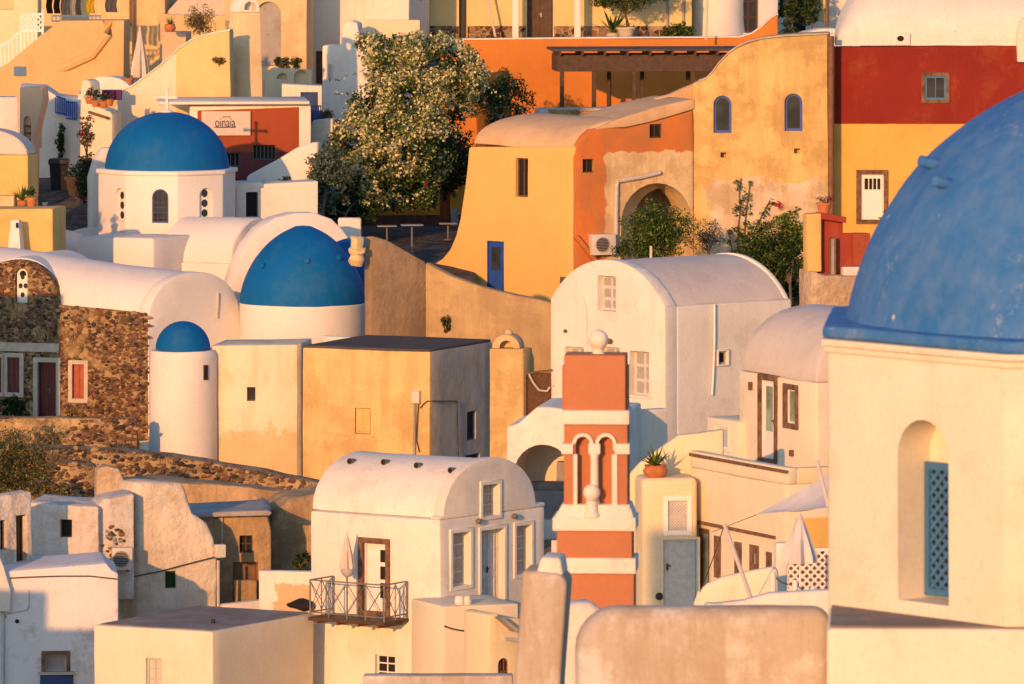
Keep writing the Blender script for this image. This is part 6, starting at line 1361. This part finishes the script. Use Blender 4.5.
# ------------------------------------------------------------------ 28 shop with the sign
GW = Wall(194, 25.6, 4); b = Bld('sign_shop', 'rust-red shop front with flat white roof and hanging white name sign', 'shop', GW.pt(2, 13, -1.5))
b.win(GW, 253, 145, 276, 160, .3, frame='iron', glass='dark', nx=6, ny=1, fw=.04)
bw = [(190, 230), (190, 106), (311, 103), (311, 230)]
b.win(GW, 226, 153, 240, 167, .3, frame='iron', glass='dark', nx=3, ny=1, fw=.04); gcuts = list(b.cuts)
b.mass('wall', 'white', lambda m: ext(m, GW, GW.pp(bw), 0, -3.5), .05, .02, 1.0); b.cuts = gcuts
GWf = GW.shift(.012); M['sign_wall'] = plaster('rust_red_shop_plaster', (.34, .075, .03), (.3, .08, .05), .25, .1, .25, zones=[((.14, .045, .045), dict(u=GW.u, o=GW.o, umin=None, umax=None, zmin=None, zmax=GW.uz(240, 152)[1], wig=.02, soft=.02))])
b.mass('front_panel', 'sign_wall', lambda m: ext(m, GW, GW.pp([(197.5, 200), (197.5, 110.5), (299, 107), (299, 200)]), .02, -.45), .01, .008, 1.0)
RWs = Wall(160, 25.9, 4); bm = B(); bx(bm, GW, GW.uz(158, 0)[0], GW.uz(309, 0)[0], GW.uz(240, 104)[1], GW.uz(240, 101)[1], .5, -4); bevel(bm, .03, 2); part('roof', bm, 'white', b.root)
bm = B(); u0, z0 = GW.uz(201.5, 135.5); u1, z1 = GW.uz(250.5, 111); bx(bm, GW, u0, u1, z0, z1, .14, .06); bevel(bm, .01, 1); t = solo('shop_sign', bm, 'canvas', 'white rectangular name sign on the rust-red shop front', 'sign')
def text(s, W, u, z, d, size, mat, par, name='lettering', sx=1.0):
    cu = bpy.data.curves.new('txt', 'FONT'); cu.body = s; cu.size = size; cu.extrude = .008; cu.align_x = 'CENTER'; cu.align_y = 'CENTER'
    o = bpy.data.objects.new('txt', cu); COL.objects.link(o); bpy.context.view_layer.update()
    me = bpy.data.meshes.new_from_object(o.evaluated_get(bpy.context.evaluated_depsgraph_get())); bpy.data.objects.remove(o)
    bm = B(); bm.from_mesh(me)
    for v in bm.verts: v.co = W.pt(u+v.co.x*sx, z+v.co.y, d+v.co.z)
    part(name, bm, mat, par)
um, zm = GW.uz(225, 122.5); text('oinaia', GW, um, zm, .15, .52, 'wood_dark', t, sx=.66)
text('cave suites', GW, um, GW.uz(225, 127.5)[1], .15, .13, 'blue_dark', t) if False else None
bm = B(); bx(bm, GW, um-.42, um+.42, GW.uz(225, 127.7)[1], GW.uz(225, 126.6)[1], .146, .13); part('underline', bm, 'blue_frame', t)
bm = B(); bx(bm, GW, um-.12, um+.22, GW.uz(225, 117.2)[1], GW.uz(225, 116.3)[1], .146, .13); part('ornament', bm, 'red_paint', t)
# blue gate house
W = Wall(300, 24.9, 2); b = Bld('gate_house', 'small white gate house with a dark blue door beside the tall white house', 'gate', W.pt(.5, 13, -.5))
b.door(W, 300.5, 92, 318, 125, .15, 'blue_dark', 1, None, handle=None)
b.mass('wall', 'white', lambda m: ext(m, W, W.pp([(282, 160), (282, 84.5), (322, 86), (322, 160)]), 0, -1.2), .04, .02, .8)
W = Wall(308, 25.2, 2); t = thing('iron_gate', 'low bright blue iron gate in front of the small gate house', 'gate', W.pt(0, 15.8, .1)); bm = B()
for k in range(7): bar(bm, W.pt(*W.uz(307.5+k*2.2, 124), .0), W.pt(*W.uz(307.5+k*2.2, 106), .0), .04)
part('bars', bm, 'blue_frame', t)
for y in (106, 121): bm = B(); bar(bm, W.pt(*W.uz(306.5, y), 0), W.pt(*W.uz(321.5, y), 0), .05); part('rail', bm, 'blue_frame', t)
# ------------------------------------------------------------------ 29 yellow wall with chimney tower
CW = Wall(238, 25.0, 12); CWl = Wall(238, 25.0, -48)
b = Bld('chimney_tower', 'tall tapering cream chimney tower with arched vents and white cap', 'chimney', CW.pt(.4, 14, -.5))
o_ = CW.pt(0, 0); uR = CW.uz(263, 60)[0]; uL = CWl.uz(228.5, 60)[0]; z0, z1 = 13, CW.uz(250, 12)[1]
lo = [o_, CW.pt(uR+.25, 0), CW.pt(uR+.25, 0)+CWl.u*uL, o_+CWl.u*uL]; hi = [o_+CW.n*-.0, CW.pt(uR-.1, 0), CW.pt(uR-.1, 0)+CWl.u*uL, o_+CWl.u*uL]
bm = B(); A_ = [bm.verts.new((p.x, p.y, z0)) for p in lo]; B_ = [bm.verts.new((p.x, p.y, z1)) for p in hi]; bm.faces.new(A_); bm.faces.new(B_)
for k in range(4): bm.faces.new((A_[k], A_[(k+1) % 4], B_[(k+1) % 4], B_[k]))
bmesh.ops.recalc_face_normals(bm, faces=bm.faces); bevel(bm, .05, 2); rough(bm, .03, .8)
M['chimney_two'] = plaster('chimney_plaster', (.76, .60, .36), (.45, .3, .14), .35, .12, .4, thr=.54)
part('wall', bm, 'chimney_two', b.root)
b.cuts = [(CW, archp(uR*.25, uR*.72, z1+.08, z1+.42), .4)]
b.mass('cap', 'white', lambda m: ext(m, CW, [(0.02, z1+.003), (uR-.12, z1+.003)]+halfell(.02, uR-.12, z1+.02, .62, 14)[0:], 0, None, CWl.u*uL*.96), .03, .015, .5)
W = Wall(150, 25.1, -14)
b = Bld('curved_yellow_wall', 'cream and yellow wall with white curved top rising to the chimney tower', 'wall', W.pt(2, 14, -.4))
M['two_wall'] = plaster('pale_wall_plaster', (.80, .66, .46), (.5, .34, .18), .25, .1, .3, thr=.56, zones=[((.74, .52, .22), dict(u=W.u, o=W.o, umin=W.uz(176, 80)[0], umax=None, zmin=None, zmax=None, wig=.01, soft=.02))])
cw = [(112, 230), (113, 112), (118, 98), (124, 90), (132, 86.5), (140, 81), (152, 72), (165, 62), (180, 48), (192, 40), (205, 35.5), (230, 30.5), (231, 230)]
b.mass('wall', 'two_wall', lambda m: ext(m, W, W.pp(cw), 0, -.6), .05, .03, .8)
bm = B(); tp = W.pp(cw[2:12])
for (a0, z0), (a1, z1) in zip(tp, tp[1:]): solid(bm, [W.pt(a0, z0+.003, .03), W.pt(a1, z1+.003, .03), W.pt(a1, z1+.06, .03), W.pt(a0, z0+.06, .03)], W.n*-.5)
part('coping', bm, 'white', b.root)
Wy = Wall(150, 25.1, -14)
plant('weed', 'small dark dry weed growing out of the curved cream and yellow wall', 'weed', Wy.pt(*Wy.uz(219, 64), .03), Wy.pt(*Wy.uz(219, 60), .1), (.36, .1, .14), 20, 12, .09, .07, [1, 2], ['leaf_dark', 'straw'], 131, None, .1, r0=.015)
# wall with the grey arch behind
AWt = Wall(262, 23.9, -6)
b = Bld('arched_yellow_house', 'yellow house with a tall grey-blue arched recess above the shop', 'house', AWt.pt(1, 15, -1))
b.opening(AWt, 256, 1.5, 281, 66, .28, True)
b.mass('wall', 'yellow_pale', lambda m: ext(m, AWt, AWt.pp([(225, 130), (225, -70), (307, -70), (307, 130)]), 0, -2), .04, .025, 1.0)
u0, u1, z0, z1 = b.rect(AWt, 256, 1.5, 281, 66); bm = B(); ext(bm, AWt, archp(u0+.012, u1-.012, z0+.02, z1-.012), -.2, -.275); part('recess_shade_panel', bm, 'blue_grey_wall' if 'blue_grey_wall' in M else 'grey_shade', b.root)  # grey panel puts the niche's shade into colour
PWt = Wall(285, 24.5, -4); b = Bld('arched_parapet', 'low cream parapet with two small arches and plants behind', 'wall', PWt.pt(0, 16, -.2))
b.cuts = []; b.opening(PWt, 277, 73, 287.5, 79, .25, True); b.opening(PWt, 294, 70, 308, 84, .25, True)
b.mass('wall', 'cream_warm', lambda m: ext(m, PWt, PWt.pp([(264, 130), (265, 72), (272, 68), (312, 70), (312, 130)]), 0, -.4), .04, .02, .6)
for k, px in enumerate((279, 287, 296)):
    plant('pot_bush', ('left', 'middle', 'right')[k]+' small bush of three behind the low arched parapet', 'bush', P(px, 70, 24.3), P(px, 62, 24.3), (.2, .2, .3), 12, 16, .12, .09, [2, 3], ['leaf_olive', 'leaf_dark'], 101+k, 'bushes behind the arched parapet', .3)
# ------------------------------------------------------------------ 30 upper left: stair wall, railing, laundry
YW = Wall(70, 24.2, -8)
b = Bld('stair_house', 'warm yellow house wall with an outside stair climbing to the upper left', 'house', YW.pt(0, 16, -1))
M['stair_yellow'] = plaster('stair_wall_plaster', (.68, .44, .20), (.4, .24, .1), .25, .12, .3, thr=.56)
b.mass('stair_wall', 'stair_yellow', lambda m: ext(m, YW, YW.pp([(-40, 160), (-40, 72), (0, 67.5), (8, 63), (35, 40), (60, 20.5), (124, 20), (124, 160)]), 0, -1.3), .05, .025, .9)
for seg in (((55, 72), (68, 66), (92, 55), (108, 34), (108, 20.5)),):
    bm = B(); pts = [YW.pt(*YW.uz(x, y), -.02) for x, y in seg]; pts[0] -= YW.n*.25; tube(bm, pts, .2, 8, .24); part('buttress_rib', bm, 'stair_yellow', b.root)
bm = B(); u0, z0 = YW.uz(14, 76); u1, z1 = YW.uz(26, 66.5); bx(bm, YW, u0, u1, z0, z1, .04, -.03); part('hatch', bm, 'blue_grey', b.root)
UW = Wall(90, 23.3, -6)
b.cuts.append((UW, archp(UW.uz(132, 0)[0], UW.uz(158, 0)[0], UW.uz(140, 60)[1], UW.uz(140, -20)[1]), .5))
b.mass('wall', 'yellow_pale', lambda m: ext(m, UW, UW.pp([(-40, 120), (-40, -70), (165, -70), (165, 120)]), 0, -3), .05, .025, 1.0)
bm = B(); bx(bm, UW, UW.uz(129.5, 0)[0], UW.uz(131.5, 0)[0], UW.uz(130, 26)[1], UW.uz(130, -60)[1], .06, -.02); part('downpipe', bm, 'wood', b.root)
UW2 = Wall(20, 23.7, -6); bm = B(); ext(bm, UW2, UW2.pp([(-40, 80), (-40, 9), (14, 10), (14, -70), (38, -70), (38, 80)]), 0, -.9); bevel(bm, .04, 1); part('wall', bm, 'cream_warm', b.root)
bm = B(); W = Wall(30, 24.3, -8); 
t = thing('stair_railing', 'white stair railing with a patterned panel at the upper left corner', 'railing', YW.pt(-1, YW.uz(30, 45)[1], -.2)); bars = B(); rl = B()
tops = [(-20, 66), (8, 47), (19, 33)]; 
for k in range(13):
    x = -12+k*3.9; yb_ = 78-(x+12)*.95 if x > 3 else 66; yb_ = 67+(-x)*.3 if x < 6 else 62-(x-10)*.82; bar(bars, YW.pt(*YW.uz(x, yb_), -.25), YW.pt(*YW.uz(x, yb_-21 if x < 19 else max(15, yb_-22)), -.25), .07)
q = lambda x, y: YW.pt(*YW.uz(x, y), -.25)
for a_, c_ in (((-20, 54), (8, 42)), ((8, 42), (20, 31)), ((20, 31), (41, 31)), ((20, 15), (43, 14)), ((-20, 78), (8, 63)), ((8, 63), (41, 36)), ((20, 15), (20, 52)), ((41.5, 10), (41.5, 38))): bar(rl, q(*a_), q(*c_), .09)
part('bars', bars, 'white_paint', t); part('rail', rl, 'white_paint', t)
bm = B(); S = YW.shift(-.25); lattice(bm, S, S.uz(20, 0)[0], S.uz(41, 0)[0], S.uz(30, 30)[1], S.uz(30, 15.5)[1], .22, .06, .02); part('panel', bm, 'white_paint', t)
W = Wall(90, 23.9, -6); bm = B(); l0, l1 = W.pt(*W.uz(42, -5), 0), W.pt(*W.uz(125, -7), 0); tube(bm, sag(l0, l1, .1), .012, 5); solo('clothes_line', bm, 'cable', 'thin washing line along the top left edge', 'line')
def garment(x0, x1, yb, mat, lab, legs=0, nm='garment'):
    bm = B(); n = 8; u0, u1 = W.uz(x0, 0)[0], W.uz(x1, 0)[0]; zt_, zb_ = W.uz(60, -5)[1], W.uz(60, yb)[1]
    for (a, c) in (((0, .45), (.55, 1)) if legs else ((0, 1),)):
        g = [[bm.verts.new(W.pt(u0+(u1-u0)*(a+(c-a)*i/n)+.02*math.sin(j*1.3), zt_+(zb_-zt_)*j/6, .05*math.sin(i*1.7+j*.6)+.02)) for i in range(n+1)] for j in range(7)]
        for r0, r1 in zip(g, g[1:]):
            for i in range(n): bm.faces.new((r0[i], r0[i+1], r1[i+1], r1[i]))
    if legs:
        g = [[bm.verts.new(W.pt(u0+(u1-u0)*i/n, zt_+(zb_-zt_)*j*.12, .055)) for i in range(n+1)] for j in range(3)]
        for r0, r1 in zip(g, g[1:]):
            for i in range(n): bm.faces.new((r0[i], r0[i+1], r1[i+1], r1[i]))
    bmesh.ops.solidify(bm, geom=bm.faces[:], thickness=.02); solo(nm, bm, mat, lab, 'laundry', 'laundry on the line', sm=70)
garment(46.5, 60, 13.5, 'cl_black', 'black trousers hanging at the left of the washing line', 1, 'trousers')
garment(61, 70, 14.5, 'cl_grey', 'dark grey towel hanging right of the black trousers', nm='towel'); garment(72, 75.5, 15, 'cl_white', 'narrow white towel left of the yellow towel', nm='towel')
garment(76, 81, 16, 'cl_grey', 'narrow grey cloth between white and yellow towels', nm='towel'); garment(86, 94.5, 13, 'cl_yellow', 'bright yellow towel on the washing line', nm='towel'); garment(105.5, 117, 12, 'cl_grey', 'grey shirt hanging at the right of the washing line', nm='shirt')
W = Wall(75, 24.0, -8); bm = B(); bar(bm, W.pt(*W.uz(52, 15.8), 0), W.pt(*W.uz(101, 15.8), 0), .06); bar(bm, W.pt(*W.uz(52, 21), 0), W.pt(*W.uz(101, 21), 0), .05)
for k in range(13): bar(bm, W.pt(*W.uz(52+k*4, 15.8), 0), W.pt(*W.uz(52+k*4, 22), 0), .035)
solo('railing', bm, 'blue_grey', 'low blue-grey railing under the washing line', 'railing')
parasol_closed('parasol', 'closed cream parasol beside the curved wall at the upper left', P(140, 88, 24.6), 60/24.6, 2.0, .33, 'canvas', 'white_paint')
bm = B(); W = Wall(176, 24.6, -6); bx(bm, W, W.uz(162, 0)[0], W.uz(186, 0)[0], 14, W.uz(176, 32)[1], 0, -1.5); bevel(bm, .03, 1); solo('planter_wall', bm, 'peach', 'dusky pink block behind the curved cream wall', 'wall')
pot('plant_pot', 'clay pot with a spiky plant on the dusky pink block', P(170, 32, 24.7), .24, .32, 'clay', None, 'agave', 12, .4)
plant('grass_tuft', 'tall feathery dry grass behind the curved cream wall', 'grass', P(200, 36, 24.3), P(200, 22, 24.2), (.65, .4, .7), 50, 20, .25, .14, [2, 2], ['leaf_olive', 'straw'], 111, None, .2, r0=.015, asp=5)
bm = B(); W = Wall(190, 23.6, -4); ext(bm, W, W.pp([(160, 90), (160, 14), (230, 16), (230, 90)]), 0, -.5); bevel(bm, .04, 1); rough(bm, .02, .9); solo('terrace_wall', bm, 'yellow_pale', 'pale yellow terrace wall behind the feathery grass', 'wall')
bm = B(); ext(bm, Wall(190, 23.3, 0), Wall(190, 23.3, 0).pp([(165, 14), (178, 0), (190, -12), (225, -12), (225, 16)]), 0, -2); solo('awning', bm, 'canvas', 'pale canvas awning at the top above the feathery grass', 'awning')
# ------------------------------------------------------------------ 31 alley at the left
LW = Wall(40, 25.3, 6)
b = Bld('alley_house', 'peach and white alley house with blue railing and arched niche at left', 'house', LW.pt(1, 14, -1))
ALW = Wall(40, 25.1, 2)
b.win(ALW, 38, 123, 42, 148, .1, frame='pale_blue', glass='pale_blue', nx=1, ny=1)
b.mass('wall', 'white', lambda m: ext(m, ALW, ALW.pp([(19, 250), (19, 86), (45, 88), (58, 97), (78, 99), (78, 93), (96, 100), (96, 250)]), 0, -3), .05, .025, .9)
PL = Wall(39, 25.45, -20)
b.cuts.append((PL, archp(PL.uz(23.5, 0)[0], PL.uz(31, 0)[0], PL.uz(27, 150)[1], PL.uz(27, 116)[1]), .2))
b.mass('front_wall', 'peach', lambda m: ext(m, PL, PL.pp([(19, 250), (19, 87), (42, 87), (43, 100), (38, 120), (34, 140), (33, 250)]), 0, -.6), .05, .02, .7)
for k in range(4): bm = B(); bx(bm, PL, PL.uz(24.5, 0)[0], PL.uz(30, 0)[0], PL.uz(27, 148-k*7)[1], PL.uz(27, 147-k*7)[1]+.03, -.0, -.15); part('shelf', bm, 'wood', b.root)
bm = B(); 
for (x0, y0, x1, y1) in ((56, 96, 66, 99), (66, 102, 77, 102), (66, 118, 77, 119), (56, 112, 66, 114)): bar(bm, ALW.pt(*ALW.uz(x0, y0), .25), ALW.pt(*ALW.uz(x1, y1), .25), .06)
for k in range(11): x = 56+k*2.1; bar(bm, ALW.pt(*ALW.uz(x, 97+(x-56)*.28), .25), ALW.pt(*ALW.uz(x, 113+(x-56)*.28), .25), .05)
part('railing', bm, 'blue_frame', b.root)
bm = B(); W = Wall(86, 25.4, -26); ext(bm, W, W.pp([(79, 250), (80, 92), (81, 82), (84, 79), (90, 82), (92, 104), (100, 108), (112, 112), (112, 250)]), 0, -.8); bevel(bm, .07, 2); rough(bm, .025, .7); part('side_wall', bm, 'cream', b.root)
bm = B(); W7 = Wall(100, 24.9, -20); ext(bm, W7, halfell(W7.uz(82, 85)[0], W7.uz(130, 85)[0], W7.uz(100, 84)[1]-.2, .5, 12), 0, -1.2); part('roof', bm, 'white', b.root)
bm = B(); W8 = Wall(99, 25.45, -26); bar(bm, W8.pt(*W8.uz(89, 112), .03), W8.pt(*W8.uz(108, 118), .03), .1); part('ledge', bm, 'wood', b.root)
for k, (px, py, fl, sd) in enumerate(((90, 101, 'flower_pink', 5), (96, 104, None, 6), (104, 105, None, 7), (109, 103, 'flower_pink', 8))):
    pot('plant_pot', ('clay pot with pink blossoms leftmost on the alley wall top', 'taller clay pot second from the left on the alley wall top', 'wide clay pot third from the left on the alley wall top', 'clay pot with pink blossoms rightmost on the alley wall top')[k], P(px, py+3, 25.6), .2, .26, 'clay', 'pots along the alley wall', 'bush', sd, .4, fl)
bm = B(); box(bm, P(112, 100, 25.2), .8, .15, .4); bevel(bm, .03, 1); solo('cushion', bm, 'violet', 'violet cushion on the alley wall among the clay pots', 'cushion')
pot('plant_pot', 'clay pot with a dark plant beside the closed cream parasol', P(128.5, 84.5, 24.9), .24, .25, 'clay', None, 'bush', 15, .2)
plant('bougainvillea', 'pink bougainvillea hanging at the corner of the shaded alley', 'creeper', P(88, 175, 25.6), P(86, 130, 25.8), (.3, .2, .75), 30, 14, .16, .09, [3, 2, 1.2], ['leaf', 'leaf_olive', 'flower_pink'], 121, None, .2, r0=.03)
plant('bougainvillea', 'low dark plants with pink blossom at the alley corner', 'shrub', P(92, 205, 25.9), P(88, 178, 25.9), (.5, .3, 1.0), 70, 20, .22, .11, [2, 4, .6], ['leaf', 'leaf_dark', 'flower_pink'], 122, None, .2, r0=.04)
plant('climbing_plant', 'dark upright climbing plant against the shaded white alley wall', 'climber', ALW.pt(*ALW.uz(61, 162), .2), ALW.pt(*ALW.uz(61, 143), .2), (.14, .12, .85), 30, 16, .13, .09, [0, 1], ['leaf', 'leaf_dark'], 123, None, .1, r0=.05)
bm = B(); p = P(59, 190, 25.5); lathe(bm, p, [(.42, 0), (.5, 1.0), (.56, 1.02), (.56, 1.2), (.5, 1.24), (0, 1.24)], 4, rot=45); bevel(bm, .05, 2); t = solo('wheelie_bin', bm, 'blue_dark_bin' if 'blue_dark_bin' in M else 'black', 'dark wheelie bin in the shaded alley', 'bin')
pot('plant_pot', 'large clay jar with dark plant right of the wheelie bin', P(76, 196, 25.8), .42, .75, 'clay', None, 'bush', 17, .5)
bm = B(); W9 = Wall(92, 26.0, 20); ext(bm, W9, W9.pp([(92, 250), (91.5, 178), (97, 160), (104, 148), (118, 147), (124, 160), (124, 250)]), 0, -.7); bevel(bm, .08, 2); rough(bm, .03, .7); solo('low_wall', bm, 'white', 'pale rounded wall end between the alley and the blue-domed drum', 'wall')
sheet('alley', [P(20, 240, 26.2), P(125, 245, 26.2), P(120, 160, 24.9), P(20, 168, 24.9)], 'paving')
LO = Wall(27, 26.9, -12); b = Bld('ochre_block', 'low ochre house block with rounded white roof at the left edge', 'house', LO.pt(-1, 12, -.5))
zt = LO.uz(10, 155)[1]
b.mass('wall', 'yellow_deep', lambda m: ext(m, LO, LO.pp([(-60, 330), (-60, 156), (28, 155), (28, 330)]), 0, -1.4), .06, .025, .8)
bm = B(); ext(bm, LO, halfell(LO.uz(-60, 150)[0], LO.uz(27, 150)[0], zt+.003, .95, 18), -.05, -1.3); bevel(bm, .05, 1, 60); rough(bm, .03, .8); part('roof', bm, 'roof_lilac', b.root)
LO2 = Wall(53, 27.5, -10)
b.mass('lower_wall', 'peach_low' if 'peach_low' in M else 'yellow_deep', lambda m: ext(m, LO2, LO2.pp([(-60, 330), (-60, 209.5), (53, 208.5), (53, 330)]), 0, -2.0), .06, .025, .8)
bm = B(); LB = Wall(5, 27.2, -10); bx(bm, LB, LB.uz(-20, 0)[0], LB.uz(13, 0)[0], LB.uz(5, 208.8)[1], LB.uz(5, 196)[1], -.15, -.6); bevel(bm, .03, 1); solo('wood_crate', bm, 'yellow_pale', 'pale louvred box on the low ochre block', 'box')
pot('plant_pot', 'bright clay pot with a twiggy plant at the front of the ochre block', P(31.5, 208, 27.3), .2, .38, 'clay', None, 'bush', 21, .45)
pot('plant_pot', 'clay pot behind and left of the twiggy plant on the ochre block', P(22, 207, 27.15), .22, .25, 'clay', None, 'agave', 22, .7)
pot('plant_pot', 'small pale pot at the right end of the ochre block', P(45, 208, 27.2), .1, .22, 'stone_pale', None, 'bush', 23, .12)
W = Wall(10, 25.9, 10); bm = B(); ext(bm, W, W.pp([(-60, 230), (-60, 97), (18, 97), (19, 230)]), 0, -1); bevel(bm, .05, 2); rough(bm, .02, .8); solo('white_wall', bm, 'white', 'white wall at the left edge behind the low ochre block', 'wall')
# ------------------------------------------------------------------ 32 unseen houses added left of the view to cast shade on the village
def shade_caster(name, label, T, t, z_at, right=True, w=7, dep=6, round_top=0):
    """added unseen house; its corner edge on the sun line sets the shadow edge at T"""
    p = T+TOSUN*t; b = Bld(name, label, 'house', (p.x-(w/2 if right else 0), p.y-dep/2, gz(p.y)))
    h = V((TOSUN.x, TOSUN.y, 0)).normalized(); x0, x1 = (p.x-w, p.x) if right else (p.x, p.x+w)
    if round_top:
        c = V(((x0+x1)/2, p.y, gz(p.y)-1)); r = (x1-x0)/2; hh = p.z-c.z
        b.mass('wall', 'white', lambda m: lathe(m, c, [(r*1.03, 0), (r, hh-r*.9), (r, hh-r*.8)]+[(r*math.cos(R(a)), hh-r*.8+r*.8*math.sin(R(a))) for a in range(10, 90, 10)]+[(0, hh)], 36), .05, .03, 1.2); return b
    q = V((p.x, p.y, gz(p.y)-1.5)); sd = V((-w if right else w, 0, 0))   # side walls run along the sun line
    W = Wall(512, 30, 0); W.o = V((0, (q+h*dep).y, 0)); xo = min((q+h*dep).x, (q+h*dep+sd).x); b.cuts = [(W, rectp(xo+w*.35, xo+w*.35+min(.9, w*.4), gz(p.y)+1, gz(p.y)+2.6), .25)]
    b.mass('wall', 'white', lambda m: solid(m, [q, q+h*dep, q+h*dep+sd, q+sd], V((0, 0, p.z-q.z))), .05, .03, 1.2)
    cc = q+h*dep/2+sd/2; bm = B(); solid(bm, [V((cc.x+(a.x-cc.x)*.9, cc.y+(a.y-cc.y)*.9, p.z-.05)) for a in (q, q+h*dep, q+h*dep+sd, q+sd)], V((0, 0, .06))); part('roof', bm, 'concrete', b.root)
    return b
shade_caster('flat_roof_house', 'taller unseen white house added beyond the left edge to shade the lower left', W6.hit(47, 591), 22, 0, True, 7, 5)  # unseen, added for the upper step of the lower-left shadow
T2 = W6.hit(98, 629); shade_caster('flat_roof_house', 'lower unseen white house added beside the taller one to cast shade', T2, 23, 0, True, 8.5, 5)  # unseen, added for the lower step of that shadow
shade_caster('flat_roof_house', 'unseen white house added beyond the left edge to shade the stone church', WF.hit(60, 293), 20, 0, True, 9, 5)  # unseen, added to throw the shadow on the church gable
T3 = ALW.hit(41, 97); shade_caster('round_shade_caster', 'round unseen white house added beyond the left edge to shade the alley', T3, 17, 0, False, 2.0, 2, 1)  # unseen, added for the rounded shadow in the alley
T4 = Wall(650, 38.6, 6).hit(646, 529); shade_caster('slim_shade_caster', 'slim unseen white tower added beyond the left edge to shade the grey door', T4, 46, 0, False, 1.5, 2)  # unseen, added and kept slim to shade only the grey door front
